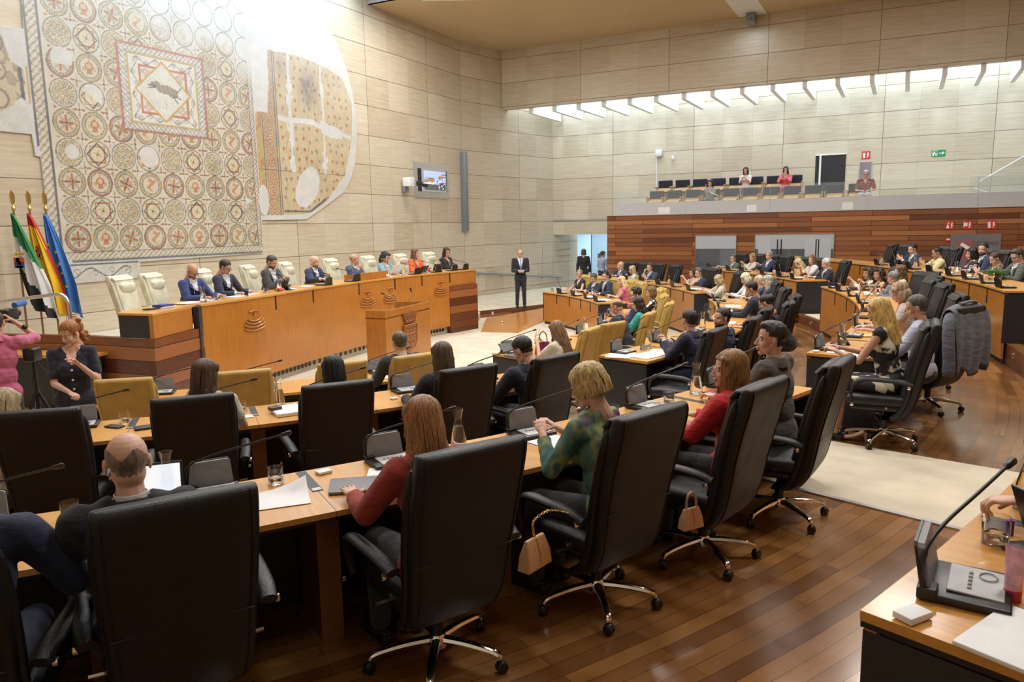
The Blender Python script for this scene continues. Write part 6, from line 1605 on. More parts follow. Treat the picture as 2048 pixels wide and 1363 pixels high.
    sd = int(abs(x * 31 + y * 17)) % 7
    if hair != 'bald':
        V, Q = hair_for(hair, fem, sd); ho = inhead('hair', V, Q, [hairmat(hc)])
        if near and hair in ('long', 'straight', 'bob', 'crop', 'longside', 'short', 'quiff'):
            if hair in ('long', 'straight', 'bob', 'crop', 'longside'):
                st_ = strands(hair, fem, sd, 230); so = Soup(); so.add(np.array([tuple(v) for v in st_.v]), np.array(st_.f), 0, HT); so.build('hair_locks', [hairmat(tuple(min(1, q * 1.25) for q in hc))], ho)
    if beard:
        mb = MB(); mb.ell((0, .026, -.078), (.0575, .056, .040), seg=16, rings=10); mb.ell((0, .072, -.100), (.030, .024, .024), seg=14, rings=8); mb.ell((0, .094, -.055), (.026, .012, .006))
        V, Q = blob(mb, .0055, 2); Cc = V[Q].mean(1); Q = Q[~((Cc[:, 2] > -.052) & (Cc[:, 1] < .08) | (np.abs(Cc[:, 0]) < .02) & (Cc[:, 2] > -.080) & (Cc[:, 2] < -.060) & (Cc[:, 1] > .07))]
        inhead('beard', V, Q, [hairmat(beard)])
    if glasses:
        mb = MB()
        for s in (-1, 1):
            mb.tube([Vector((s * .032 + .024 * math.cos(a), .097, .000 + .018 * math.sin(a))) for a in np.linspace(0, 2 * PI, 17)], .0022, 5, cap=False)
            mb.tube([(s * .056, .095, .004), (s * .078, .06, .006), (s * .081, -.01, .004)], .002, 5)
        mb.tube([(-.009, .098, .003), (.009, .098, .003)], .002, 5)
        mb.v = [tuple(HT @ (Vector(v) * (.94 if fem else 1))) for v in mb.v]; mb.build('glasses', M['black'], bodyo)
    if extra: extra(bodyo, HT, arms, tl, Hx)
    return bodyo
_cache['shoe'] = plain('shoe_leather', (.02, .018, .017), .35)

PEOPLE = [
    (3, -1.984, 2.593, 0.289, 1.203, dict(hz_=1.2,c=(.018,.028,.075),hair='short',hc=(.02,.015,.01),near=True,tie=None,lean=22,hpitch=15,targets=((.26,.30,.79),(-.20,.34,.79)),handk=('relax','relax')), 'person in a navy jacket at the left edge, forearm on the desk'),
    (3, -1.502, 2.812, 0.531, 1.197, dict(c=(.010,.011,.016),hair='fringe',hc=(.22,.16,.125),skin='skin1',near=True,lean=10,hpitch=4,pose='desk'), 'bald man in a dark jacket seen from behind at a tablet'),
    (3, -0.422, 3.382, 0.643, 1.185, dict(top='blazer',c=(.36,.035,.022),c2=(.7,.7,.7),fem=True,hair='long',hc=(.27,.125,.045),near=True,lean=12,hpitch=14,hyaw=-8,pose='write'), 'woman with copper hair in a rust red jacket, seen from behind'),
    (3, 0.406, 3.970, 0.881, 1.216, dict(top='shirt',mat='green_print',fem=True,hair='crop',hc=(.52,.38,.17),near=True,lean=14,hpitch=20,hyaw=14,sleeve=.90,pose='phone'), 'woman with short blonde hair in a green patterned blouse holding a phone'),
    (3, 1.348, 4.588, 0.846, 1.174, dict(top='blazer',c=(.60,.012,.018),c2=(.6,.02,.02),fem=True,hair='long',hc=(.25,.125,.045),near=True,lean=6,hpitch=0,hyaw=38,pose='desk'), 'woman with long auburn hair in a bright red jacket turned to the left'),
    (3, 1.875, 5.362, 0.868, 1.237, dict(c=(.085,.070,.055),c2=(.6,.55,.45),hair='quiff',hc=(.028,.020,.014),near=True,lean=5,hpitch=-2,hyaw=34,pose='desk'), 'young man with dark hair in a grey brown suit seen in profile'),
    (3, 3.396, 6.893, 0.970, 1.240, dict(top='dress',mat='bloom_print',fem=True,hair='straight',hc=(.55,.38,.13),near=True,lean=12,hpitch=16,hyaw=-4,sleeve=0,targets=((.12,.34,.86),(-.10,.34,.86)),handk=('hold','hold'),skirt=True,skin='skin2'), 'woman with long straight blonde hair in a sleeveless black and cream dress reading a tablet'),
    (3, 4.040, 7.442, 0.988, 1.202, dict(top='shirt',c=(.50,.52,.66),hair='short',hc=(.07,.065,.06),lean=8,hpitch=10,hyaw=10,pose='desk',near=True,bot=(.03,.03,.04),skin='skin2'), 'man with greying dark hair in a pale lilac shirt beside the long haired blonde woman'),
    (3, 4.547, 8.742, 1.144, 1.228, dict(top='blouse',c=(.60,.50,.46),fem=True,hair='bob',hc=(.38,.27,.16),lean=16,hpitch=32,sleeve=.2,pose='desk'), 'woman with a short light brown bob in a pale top, head bowed'),
    (3, 6.690, 13.130, 1.490, 1.057, dict(c=(.20,.215,.25),hair='short',hc=(.20,.19,.18),lean=22,hpitch=12,hyaw=-60,pose='chinr',skin='skin2'), 'man with short grey hair in a pale grey jacket leaning on his hand'),
    (3, 7.000, 13.505, 1.343, 1.143, dict(top='blouse',c=(.62,.56,.42),fem=True,hair='long',hc=(.13,.065,.03),lean=6,hpitch=8,sleeve=.4,pose='fold'), 'woman in a beige blouse half hidden behind the grey haired leaning man'),
    (3, 6.845, 13.973, 1.510, 1.071, dict(top='blouse',mat='stripe_print',fem=True,hair='curly',hc=(.012,.010,.010),lean=8,hpitch=4,hyaw=22,pose='clasp',skin='skin2'), 'laughing woman with black curly hair in a dark multicoloured striped top'),
    (3, 6.881, 14.463, 1.401, 1.059, dict(top='blouse',c=(.66,.62,.52),fem=True,hair='curly',hc=(.035,.022,.015),lean=10,hpitch=6,hyaw=24,pose='clasp',skin='skin2'), 'woman with dark curly hair in a cream blouse with clasped hands'),
    (3, 6.506, 22.030, 1.885, 1.018, dict(c=(.085,.115,.075),c2=(.7,.7,.68),tie=(.3,.32,.35),hair='short',hc=(.10,.09,.08),lean=6,hyaw=20,pose='desk'), 'grey haired man in an olive green suit'),
    (3, 6.791, 21.145, 1.826, 1.079, dict(top='blouse',c=(.72,.68,.58),fem=True,hair='bob',hc=(.42,.25,.10),lean=6,hyaw=18,pose='clasp'), 'smiling woman in a cream top beside the man in the olive suit'),
    (3, 7.002, 20.413, 1.779, 1.160, dict(c=(.022,.030,.10),tie=(.30,.02,.04),hair='short',hc=(.34,.33,.31),lean=6,hyaw=18,pose='clasp'), 'silver haired man in a navy suit with a dark red tie'),
    (3, 7.179, 18.765, 1.744, 1.035, dict(top='blouse',c=(.62,.42,.14),fem=True,hair='long',hc=(.62,.50,.26),lean=18,hpitch=34,pose='desk'), 'woman with long blonde hair in a mustard top bending over the desk'),
    (3, 7.336, 18.325, 1.716, 1.138, dict(top='blouse',c=(.74,.74,.74),fem=True,hair='long',hc=(.20,.105,.045),lean=10,hyaw=20,hpitch=6,sleeve=.35,pose='phone'), 'woman with long brown hair in a white t-shirt'),
    (3, 7.308, 17.433, 1.590, 1.086, dict(c=(.018,.020,.035),tie=(.10,.14,.28),hair='short',hc=(.58,.58,.56),lean=8,hpitch=18,pose='desk'), 'white haired man in a dark suit and blue tie at the bench end'),
    (2, -3.493, 5.048, 0.169, 1.134, dict(top='blouse',c=(.60,.57,.48),fem=True,hair='long',hc=(.32,.25,.14),lean=8,hpitch=14,pose='desk',near=True), 'person with ash blonde hair at the left edge behind a black chair'),
    (2, -2.310, 5.553, 0.383, 1.229, dict(top='blouse',c=(.66,.62,.52),fem=True,hair='long',hc=(.085,.048,.028),lean=8,hpitch=6,hyaw=-40,sleeve=.3,near=True,pose='desk'), 'woman with long brown hair in a cream top with her head turned right'),
    (2, -1.431, 5.893, 0.463, 1.177, dict(top='blouse',c=(.015,.015,.02),fem=True,hair='long',hc=(.010,.008,.008),near=True,lean=8,hpitch=14,pose='desk'), 'woman with black hair behind the second black chair'),
    (2, -0.606, 6.375, 0.545, 1.200, dict(top='blazer',c=(.02,.022,.03),fem=True,hair='straight',hc=(.085,.052,.030),near=True,lean=8,hpitch=10,pose='write'), 'woman with long dark brown hair in a black jacket'),
    (2, 0.095, 6.798, 0.859, 1.170, dict(c=(.012,.017,.035),hair='short',hc=(.022,.016,.012),near=True,lean=16,hpitch=28,hyaw=8,pose='desk'), 'dark haired man in a navy suit bowing over a tablet'),
    (2, 2.068, 8.675, 0.953, 1.177, dict(c=(.014,.020,.050),hair='short',hc=(.018,.014,.012),near=True,lean=8,hpitch=4,hyaw=-24,pose='clasp',skin='skin2'), 'black haired man in a navy suit with his hands together'),
    (2, 2.564, 9.070, 0.936, 1.143, dict(c=(.014,.020,.045),hair='short',hc=(.012,.010,.010),beard=(.02,.014,.01),near=True,lean=4,hpitch=0,hyaw=52,pose='desk',skin='skin2'), 'young bearded man in a navy suit turning his head'),
    (2, 3.657, 10.742, 1.246, 1.143, dict(top='blouse',c=(.012,.012,.014),fem=True,hair='updo',hc=(.012,.010,.010),lean=34,hpitch=28,hyaw=-10,sleeve=.9,pose='desk',skin='skin2'), 'woman in black with black pinned up hair leaning forward'),
    (2, 3.964, 12.345, 1.208, 1.199, dict(c=(.014,.018,.035),hair='short',hc=(.014,.011,.010),lean=14,hpitch=22,pose='desk',skin='skin3'), 'man with cropped black hair in a dark jacket behind the woman in black'),
    (2, 4.905, 14.857, 1.440, 1.131, dict(top='blouse',c=(.04,.05,.10),fem=True,hair='pony',hc=(.50,.44,.32),lean=10,hpitch=8,hyaw=-20,pose='fold'), 'woman with tied up ash blonde hair in a dark blue top'),
    (2, 4.975, 14.540, 1.414, 1.153, dict(top='jacket',c=(.03,.04,.08),c2=(.05,.05,.08),fem=True,hair='long',hc=(.42,.38,.32),lean=6,hpitch=6,hyaw=-30,pose='fold'), 'woman with loose grey hair in a navy top'),
    (2, 4.894, 15.650, 1.438, 1.126, dict(top='blouse',mat='white_print',fem=True,hair='bob',hc=(.66,.60,.46),lean=14,hpitch=30,pose='write'), 'woman with a platinum bob in a white patterned blouse writing'),
    (2, 3.284, 22.497, 2.122, 1.067, dict(c=(.020,.030,.11),tie=(.30,.40,.55),hair='bald',lean=4,hyaw=-20,hpitch=4,pose='desk'), 'bald man in a blue suit with a pale tie by the lobby doorway'),
    (2, 3.512, 21.775, 1.534, 0.985, dict(top='blouse',c=(.72,.70,.60),fem=True,hair='long',hc=(.55,.42,.22),lean=24,roll=-18,hyaw=10,hpitch=12,glasses=True,sleeve=.3,pose='chin'), 'blonde woman in glasses and a cream top leaning on her elbow'),
    (2, 3.917, 21.225, 2.105, 1.066, dict(c=(.040,.055,.085),hair='short',hc=(.05,.045,.04),lean=14,hyaw=20,hpitch=8,pose='face'), 'dark haired man in a slate jacket with a hand to his face'),
    (2, 4.563, 18.815, 1.784, 1.062, dict(top='blouse',c=(.60,.45,.34),fem=True,hair='long',hc=(.04,.025,.018),lean=12,hyaw=0,hpitch=10,sleeve=.3,pose='phone'), 'dark haired woman mostly hidden behind a man in a navy suit'),
    (2, 4.687, 18.758, 1.882, 1.051, dict(c=(.018,.032,.085),hair='short',hc=(.09,.08,.075),lean=12,hyaw=10,hpitch=10,pose='chin'), 'greying man in a navy suit resting his chin on his hand'),
    (2, 4.671, 16.880, 1.545, 1.010, dict(top='blazer',c=(.58,.54,.46),c2=(.6,.57,.5),fem=True,hair='bob',hc=(.44,.33,.18),lean=16,hpitch=28,pose='desk'), 'woman with curly blonde hair in a cream jacket looking down'),
    (1, -1.266, 8.343, 0.552, 1.223, dict(c=(.025,.032,.050),hair='short',hc=(.10,.075,.050),near=True,lean=4,hpitch=6,pose='desk'), 'man with short greying hair seated in a mustard chair by the lectern'),
    (1, 0.593, 9.865, 0.931, 1.121, dict(top='blouse',c=(.70,.66,.54),fem=True,hair='straight',hc=(.19,.11,.055),near=True,lean=14,hpitch=22,sleeve=.3,pose='phone'), 'woman with long brown hair in a cream top holding a phone'),
    (1, 1.619, 11.498, 1.117, 1.241, dict(c=(.022,.030,.055),hair='fringe',hc=(.12,.09,.07),lean=16,hpitch=20,pose='chin',skin='skin2'), 'balding man in a dark navy suit leaning on his hand'),
    (1, 2.080, 12.265, 1.255, 1.192, dict(top='blazer',c=(.035,.38,.32),c2=(.03,.3,.26),fem=True,hair='long',hc=(.035,.020,.015),lean=14,hpitch=18,pose='desk'), 'dark haired woman in a turquoise jacket'),
    (1, 2.237, 13.460, 1.322, 1.237, dict(c=(.020,.035,.14),hair='curlytop',hc=(.022,.018,.016),lean=8,hyaw=24,hpitch=8,glasses=True,pose='desk'), 'man with dark wavy hair and glasses in a bright navy jacket'),
    (1, 2.741, 14.665, 1.333, 1.158, dict(top='blouse',mat='spot_print',fem=True,hair='bob',hc=(.17,.095,.045),lean=8,hpitch=10,hyaw=20,pose='desk'), 'woman with short brown hair in a black and white spotted top'),
    (1, 1.835, 20.075, 2.075, 1.206, dict(top='blouse',c=(.014,.014,.016),fem=True,hair='bun',hc=(.36,.24,.12),lean=6,hpitch=12,hyaw=40,sleeve=.1,pose='desk'), 'woman with tied back fair hair in a sleeveless black top by the landing'),
    (1, 2.145, 19.375, 2.023, 1.129, dict(c=(.020,.028,.060),hair='short',hc=(.08,.07,.06),lean=14,hpitch=30,hyaw=20,pose='fold'), 'man in a navy suit with his head bowed beside the woman in black'),
    (1, 2.382, 18.902, 1.963, 1.207, dict(c=(.020,.028,.060),tie=(.5,.45,.3),hair='short',hc=(.02,.015,.012),lean=8,hpitch=10,hyaw=24,pose='write'), 'dark haired man in a navy suit with a light tie writing'),
    (1, 2.638, 17.900, 1.636, 1.150, dict(top='blouse',c=(.78,.16,.30),fem=True,hair='long',hc=(.66,.48,.22),lean=10,hpitch=14,roll=10,hyaw=6,sleeve=.0,pose='fold'), 'woman with long blonde hair in a bright pink one shoulder top'),
    (4, 9.186, 17.230, 1.609, 1.093, dict(c=(.018,.030,.085),tie=(.05,.25,.15),hair='short',hc=(.02,.016,.013),lean=10,hpitch=14,hyaw=10,pose='up'), 'man in a navy suit and green tie holding up a phone'),
    (4, 9.095, 16.087, 1.487, 1.055, dict(top='blazer',c=(.72,.68,.36),c2=(.7,.66,.4),fem=True,hair='bun',hc=(.020,.015,.012),lean=16,hpitch=20,glasses=True,pose='up',skin='skin2'), 'woman in a pale yellow jacket with dark hair tied back'),
    (4, 8.904, 14.535, 1.277, 1.094, dict(top='blouse',mat='chain_print',fem=True,hair='bob',hc=(.014,.011,.011),lean=8,hyaw=-6,hpitch=8,roll=-8,pose='fold'), 'woman with black hair in a black top printed with pale rings'),
    (4, 9.011, 14.377, 1.515, 1.183, dict(c=(.018,.030,.085),tie=(.02,.02,.03),hair='short',hc=(.022,.017,.014),beard=(.03,.022,.016),lean=6,hyaw=34,pose='desk'), 'bearded man in a navy suit facing left behind the women on the top bench'),
    (4, 8.669, 13.468, 1.402, 1.048, dict(top='blouse',mat='leaf_print',fem=True,hair='bun',hc=(.055,.032,.020),lean=12,hpitch=26,hyaw=10,pose='up',sleeve=.5), 'woman in a dark green printed blouse holding papers'),
    (4, 8.586, 12.763, 1.369, 1.122, dict(c=(.085,.10,.085),tie=(.02,.02,.02),hair='quiff',hc=(.05,.035,.025),glasses=True,lean=10,hpitch=24,hyaw=20,pose='write'), 'man with glasses in a grey green jacket at the right edge'),
]
CHAIRS = [
    (3, 'black', -1.202, 2.545, 0.541, 'black leather chair of the bald man, nearest and largest in the foreground', None),
    (3, 'black', -0.198, 3.100, 0.611, 'black leather chair behind the copper haired woman', None),
    (3, 'black', 0.659, 3.655, 0.708, 'black leather chair behind the woman in the green blouse', None),
    (3, 'black', 1.423, 4.248, 0.837, 'black leather chair behind the woman in the red jacket', None),
    (3, 'black', 2.153, 4.912, 0.967, 'black leather chair behind the young man in the grey brown suit', None),
    (3, 'black', 3.768, 6.685, 1.080, 'black leather chair of the long haired blonde woman, armrest towards us', None),
    (3, 'black', 4.732, 7.777, 0.541, 'black leather chair with a grey jacket hung over its back', None),
    (3, 'black', 5.474, 9.155, 1.196, 'black leather chair just behind the one with the grey jacket', None),
    (3, 'black', 6.227, 10.752, 1.270, 'black leather chair, second behind the one with the grey jacket', None),
    (3, 'black', 6.465, 11.525, 1.320, 'black leather chair, third behind the one with the grey jacket', None),
    (3, 'black', 6.877, 12.185, 1.367, 'black leather chair with a broad visible back, fourth behind the grey jacket', None),
    (3, 'black', 7.190, 13.013, 1.840, 'black leather chair facing away near the laughing woman, farthest of its row', None),
    (3, 'black', 7.482, 14.530, 1.516, 'black leather chair behind the laughing woman in stripes', None),
    (3, 'black', 7.689, 17.297, 1.407, 'black leather chair of the white haired man, seen beside the aisle', None),
    (3, 'black', 7.640, 18.585, 1.661, 'black leather chair behind the woman in the white t-shirt', None),
    (3, 'black', 7.546, 19.293, 1.704, 'black leather chair behind the woman in the mustard top', None),
    (3, 'black', 7.412, 20.230, 1.762, 'empty black leather chair next to the silver haired man', None),
    (3, 'black', 7.298, 20.788, 1.797, 'black leather chair behind the silver haired man', None),
    (3, 'black', 7.117, 21.492, 1.842, 'black leather chair behind the smiling woman in cream', None),
    (3, 'black', 6.867, 22.255, 1.891, 'black leather chair behind the man in the olive suit', None),
    (3, 'black', -1.917, 2.195, 0.248, 'black leather chair cut off by the left edge, only its armrest showing', None),
    (2, 'black', -3.133, 4.822, 0.227, 'black leather chair at the left edge in the second row', None),
    (2, 'black', -2.252, 5.162, 0.375, 'black leather chair behind the woman in cream, second row left', None),
    (2, 'black', -1.322, 5.530, 0.458, 'black leather chair behind the black haired woman', None),
    (2, 'black', -0.382, 6.072, 0.583, 'black leather chair behind the woman in the black jacket', None),
    (2, 'black', 0.371, 6.562, 0.727, 'black leather chair behind the man bowing over a tablet', None),
    (2, 'black', 2.187, 8.027, 0.989, 'black leather chair behind the man with his hands together', None),
    (2, 'black', 2.907, 8.980, 1.087, 'black leather chair behind the young bearded man', None),
    (2, 'black', 3.391, 9.938, 1.141, 'black leather chair behind the leaning woman in black', None),
    (2, 'black', 3.964, 10.658, 1.217, 'tall black leather chair with its broad back to the right aisle', None),
    (2, 'black', 4.426, 11.660, 1.308, 'black leather chair half hidden behind the tall one in the second row', None),
    (2, 'black', 4.763, 13.018, 1.355, 'black leather chair, third from the right aisle in the second row', None),
    (2, 'black', 5.077, 14.355, 1.470, 'black leather chair behind the grey haired woman', None),
    (2, 'black', 5.265, 15.152, 1.468, 'black leather chair at the far end of the middle second row', None),
    (2, 'black', 3.624, 22.663, 2.119, 'black leather chair behind the bald man in blue', None),
    (2, 'black', 3.946, 22.105, 2.065, 'black leather chair behind the leaning blonde woman', None),
    (2, 'black', 4.241, 21.512, 2.010, 'black leather chair behind the man in the slate jacket', None),
    (2, 'black', 4.546, 20.745, 1.942, 'empty black leather chair in the middle of the far second row', None),
    (2, 'black', 5.016, 19.312, 1.817, 'black leather chair behind the greying man in navy', None),
    (2, 'black', 5.094, 18.832, 1.776, 'black leather chair behind the woman in the cream jacket', None),
    (2, 'black', 5.294, 17.422, 1.553, 'empty black leather chair at the aisle end of the far second row', None),
    (1, 'tan', -3.666, 6.960, 0.209, 'empty mustard leather chair, leftmost in the front row', None),
    (1, 'tan', -2.648, 7.272, 0.360, 'empty mustard leather chair, second in the front row', None),
    (1, 'tan', -1.767, 7.647, 0.465, 'empty mustard leather chair, third in the front row', None),
    (1, 'tan', -1.081, 8.027, 0.621, 'mustard leather chair of the man by the lectern', None),
    (1, 'tan', 1.025, 9.863, 1.103, 'mustard leather chair behind the woman in the cream top with the phone', None),
    (1, 'tan', 1.388, 10.400, 0.755, 'empty mustard leather chair with a broad back beside the woman holding a phone', None),
    (1, 'tan', 2.114, 11.505, 1.180, 'mustard leather chair behind the balding man', None),
    (1, 'tan', 2.744, 12.957, 1.320, 'mustard leather chair behind the woman in turquoise', None),
    (1, 'tan', 2.946, 14.420, 1.483, 'mustard leather chair behind the man with wavy hair', None),
    (1, 'tan', 3.181, 15.890, 1.648, 'mustard leather chair behind the woman in the spotted top', None),
    (1, 'tan', 2.058, 20.430, 2.097, 'mustard leather chair behind the woman in sleeveless black', None),
    (1, 'tan', 2.391, 19.812, 2.021, 'mustard leather chair behind the man with his head bowed', None),
    (1, 'tan', 2.681, 19.148, 1.942, 'mustard leather chair behind the man with the light tie', None),
    (1, 'tan', 2.941, 18.378, 1.853, 'mustard leather chair behind the woman in pink', None),
    (1, 'tan', 3.078, 17.753, 1.783, 'empty mustard leather chair at the aisle end of the far front bench', None),
    (4, 'black', 9.579, 18.920, 1.336, 'empty black leather chair at the far end of the top bench', None),
    (4, 'black', 9.585, 18.280, 1.587, 'black leather chair behind the man holding up a phone', None),
    (4, 'black', 9.516, 16.505, 1.508, 'black leather chair behind the woman in pale yellow', None),
    (4, 'black', 9.511, 16.130, 1.386, 'empty black leather chair in the middle of the top bench', None),
    (4, 'black', 9.394, 15.107, 1.445, 'black leather chair behind the woman with the ring print', None),
    (4, 'black', 9.338, 14.643, 1.424, 'black leather chair behind the bearded man on the top bench', None),
    (4, 'black', 9.250, 14.090, 1.399, 'black leather chair behind the woman in the leaf print', None),
    (4, 'black', 9.046, 13.085, 1.353, 'black leather chair behind the man with glasses at the right edge', None),
]

# ================================================================== PLACE EVERYTHING
bench_row(1, -79.5, -54.8, 4, 'curved front row desk, left block below the mustard chairs')
bench_row(1, -44.7, -2.0, 6, 'curved front row desk, middle block with an open black end')
bench_row(1, 6.9, 31.5, 5, 'curved front row desk, far block by the landing')
bench_row(2, -85.9, -51.5, 7, 'curved second row desk, left block')
bench_row(2, -44.3, -5.4, 8, 'curved second row desk, middle block, papers on its black end')
bench_row(2, 2.0, 33, 7, 'curved second row desk, far block')
bench_row(3, -75.4, -45.5, 8, 'curved third row desk, left block nearest to us')
bench_row(3, -39.5, -6.9, 8, 'curved third row desk, middle block with binders and bottles')
bench_row(3, -0.8, 21.0, 7, 'curved third row desk, far block under the booth windows')
bench_row(4, -20.3, 12.5, 13, 'curved top row desk, far block ending in a black panel')
bench_row(4, -49.4, -36.4, 5, 'curved top row desk corner in the lower right foreground')

PRINTS = {
    'green_print': print_cloth('green_print', [(0.30, (.02, .045, .045)), (0.42, (.045, .15, .13)), (0.52, (.11, .24, .19)), (0.60, (.30, .34, .10)), (0.66, (.06, .12, .16)), (0.75, (.20, .03, .06))], 5.5),
    'bloom_print': print_cloth('bloom_print', [(0.40, (.012, .010, .014)), (0.53, (.014, .011, .016)), (0.56, (.62, .58, .42)), (0.75, (.66, .62, .48))], 5.0),
    'stripe_print': print_cloth('stripe_print', [(0.2, (.012, .012, .02)), (0.55, (.03, .03, .07)), (0.66, (.40, .05, .05)), (0.76, (.05, .08, .22)), (0.88, (.55, .36, .05))], 7, 'stripe'),
    'white_print': print_cloth('white_print', [(0.38, (.05, .06, .12)), (0.44, (.70, .70, .70)), (0.75, (.78, .78, .77))], 12),
    'spot_print': print_cloth('spot_print', [(0.0, (.74, .74, .72)), (0.42, (.012, .012, .012)), (1.0, (.012, .012, .012))], 17, 'dots'),
    'chain_print': print_cloth('chain_print', [(0.0, (.012, .012, .014)), (0.22, (.60, .56, .50)), (0.36, (.012, .012, .014)), (1.0, (.012, .012, .014))], 11, 'dots'),
    'leaf_print': print_cloth('leaf_print', [(0.38, (.02, .06, .035)), (0.55, (.035, .11, .07)), (0.62, (.30, .08, .06)), (0.72, (.28, .32, .28))], 16),
    'red_print': print_cloth('red_print', [(0.4, (.55, .04, .06)), (0.58, (.60, .08, .09)), (0.66, (.72, .4, .4))], 22),
}
for (k, kind, x, y, rz, lab, grp) in CHAIRS:
    chair(kind, x, y, RC[k][2], rz, lab, grp)
FLOORS = {1: 0.0, 2: .20, 3: .42, 4: .72}
for (k, x, y, rz, hz, kw, lab) in PEOPLE:
    kw = dict(kw); kw.pop('hz_', None)
    if isinstance(kw.get('mat'), str): kw['mat'] = PRINTS[kw['mat']]
    person(lab, x, y, FLOORS[k], rz, hz=hz, **kw)

# ---- presidium people and chairs
_pr = [(-5.97, 11.49, -111, 'empty cream leather chair, leftmost behind the long bench'), (-5.76, 12.04, -111, 'empty cream leather chair, second from the left behind the long bench'), (-5.38, 13.09, -109, 'cream leather chair behind the bearded man in a blue suit'), (-4.99, 14.28, -108, 'cream leather chair behind the dark haired man with glasses'),
       (-4.60, 15.37, -110, 'cream leather chair left of the bald bearded man'), (-4.02, 16.79, -114, 'cream leather chair between the bald bearded man and the smiling man'), (-3.40, 17.96, -118, 'cream leather chair left of the woman in a light blue cardigan'), (-2.77, 18.91, -120, 'cream leather chair behind the woman in orange'), (-2.16, 19.90, -122, 'cream leather chair left of the woman in black, farthest right')]
for (x, y, a, lab) in _pr:
    rz = math.radians(a + 15 if a > -112 else a + 8); chair('cream', x, y, DAIS, rz, lab, None)
_pp = [(-5.12, 12.10, -111, 1.20, dict(c=(.030, .055, .20), c2=(.72, .74, .78), hair='bald', beard=(.12, .08, .06), lean=14, hpitch=30, hyaw=-6, pose='write', glasses=True, skin='skin2'), 'bald bearded man with glasses in a bright blue suit, leftmost on the long bench'),
       (-4.86, 12.82, -109, 1.22, dict(c=(.022, .032, .075), c2=(.72, .74, .78), hair='short', hc=(.02, .015, .012), lean=14, hpitch=28, hyaw=12, pose='write', glasses=True, skin='skin2'), 'dark haired man with glasses in a navy suit and open white shirt'),
       (-4.45, 14.04, -108, 1.24, dict(c=(.062, .062, .068), c2=(.74, .74, .74), hair='short', hc=(.05, .04, .035), lean=12, hpitch=26, hyaw=4, pose='phone', beard=(.06, .05, .04), skin='skin2'), 'man in a dark grey suit looking at his phone'),
       (-3.99, 15.34, -110, 1.18, dict(c=(.020, .035, .11), c2=(.74, .76, .78), tie=(.40, .48, .46), hair='bald', beard=(.16, .11, .08), lean=14, hpitch=16, hyaw=20, pose='president', build=1.12), 'bald bearded man in a blue suit and pale tie reaching for a microphone'),
       (-3.45, 16.66, -114, 1.16, dict(c=(.070, .115, .20), c2=(.74, .76, .78), tie=(.20, .02, .04), hair='fringe', hc=(.30, .27, .25), lean=6, hpitch=-2, hyaw=26, pose='chinr', skin='skin2'), 'smiling balding man in a mid blue suit with raised hands'),
       (-2.92, 17.66, -118, 1.16, dict(top='jacket', c=(.24, .40, .46), c2=(.66, .60, .44), fem=True, hair='curly', hc=(.020, .012, .014), lean=12, hpitch=24, hyaw=0, pose='desk', glasses=True), 'woman with dark curly hair and a light blue cardigan'),
       (-2.34, 18.55, -122, 1.20, dict(top='blazer', c=(.84, .13, .030), c2=(.58, .36, .26), fem=True, hair='long', hc=(.17, .085, .040), lean=6, hpitch=4, hyaw=24, pose='desk'), 'smiling woman with brown hair in a vivid orange jacket'),
       (-1.66, 19.60, -124, 1.18, dict(top='blazer', c=(.014, .014, .016), c2=(.55, .34, .24), fem=True, hair='straight', hc=(.025, .016, .012), lean=6, hpitch=8, hyaw=-8, pose='fold', glasses=True), 'woman with dark hair and glasses in black, rightmost on the long bench')]
for (x, y, a, hz, kw, lab) in _pp: person(lab, x, y, DAIS, math.radians(a), hz=hz, legs=False, **kw)

# ---- standing people
person('bald usher in a dark suit and light blue tie standing on the landing', .29, 22.4, .08, math.radians(185), hz=1.60, lean=0, hpitch=0, hyaw=-16, c=(.020, .022, .030), c2=(.76, .77, .78), tie=(.16, .30, .62), hair='fringe', hc=(.4, .38, .36), stand=True,
       targets=((.04, .20, 1.10), (-.04, .20, 1.10)), handk=('hold', 'hold'), glasses=True, build=1.06)
person('woman in a black trouser suit walking out through the lobby doorway', 2.62, 27.0, PIT, math.radians(-10), hz=1.62, lean=0, hpitch=4, top='jacket', c=(.012, .012, .015), c2=None, fem=True, hair='bob', hc=(.085, .045, .028), stand=True, targets=((.24, .02, .82), (-.24, .02, .82)), bot=(.012, .012, .015))
person('person in a lilac shirt half hidden by the edge of the plank wall', 3.42, 27.9, PIT, math.radians(-60), hz=1.50, lean=6, top='shirt', c=(.42, .47, .66), hair='short', hc=(.05, .04, .03), stand=True, targets=((.20, .20, .90), (-.2, .20, .95)), bot=(.05, .05, .06))
def bottons(bodyo, HT, arms, tl, Hx):
    mb = MB()
    for i in range(9):
        z = 1.24 - .095 * i; yy = .175 if z > 1.12 else (.148 if z > .95 else .158)
        mb.ell((0.0 + (.0), Hx.y + yy, z), (.011, .006, .011), seg=8, rings=5)
    mb.build('buttons', M['sign_white'], bodyo)
    e = MB()
    for s in (-1, 1): q = HT @ Vector((s * .079, .0, -.04)); e.ell(tuple(q), (.006, .006, .014), seg=8, rings=5)
    e.build('earrings', M['sign_white'], bodyo)
person('woman with curly red hair in a navy button front dress standing at the left', -4.34, 7.30, 0.0 + PIT + .05, math.radians(205), hz=1.585, lean=0, hpitch=22, hyaw=-38, top='dress', c=(.010, .014, .036), fem=True, hair='curlpony', hc=(.36, .135, .040), skin='skin1', stand=True, near=True, sleeve=.35, skirt=True, build=1.14,
       targets=((.02, .26, 1.04), (-.07, .20, 1.30)), handk=('grip', 'relax'), extra=bottons)
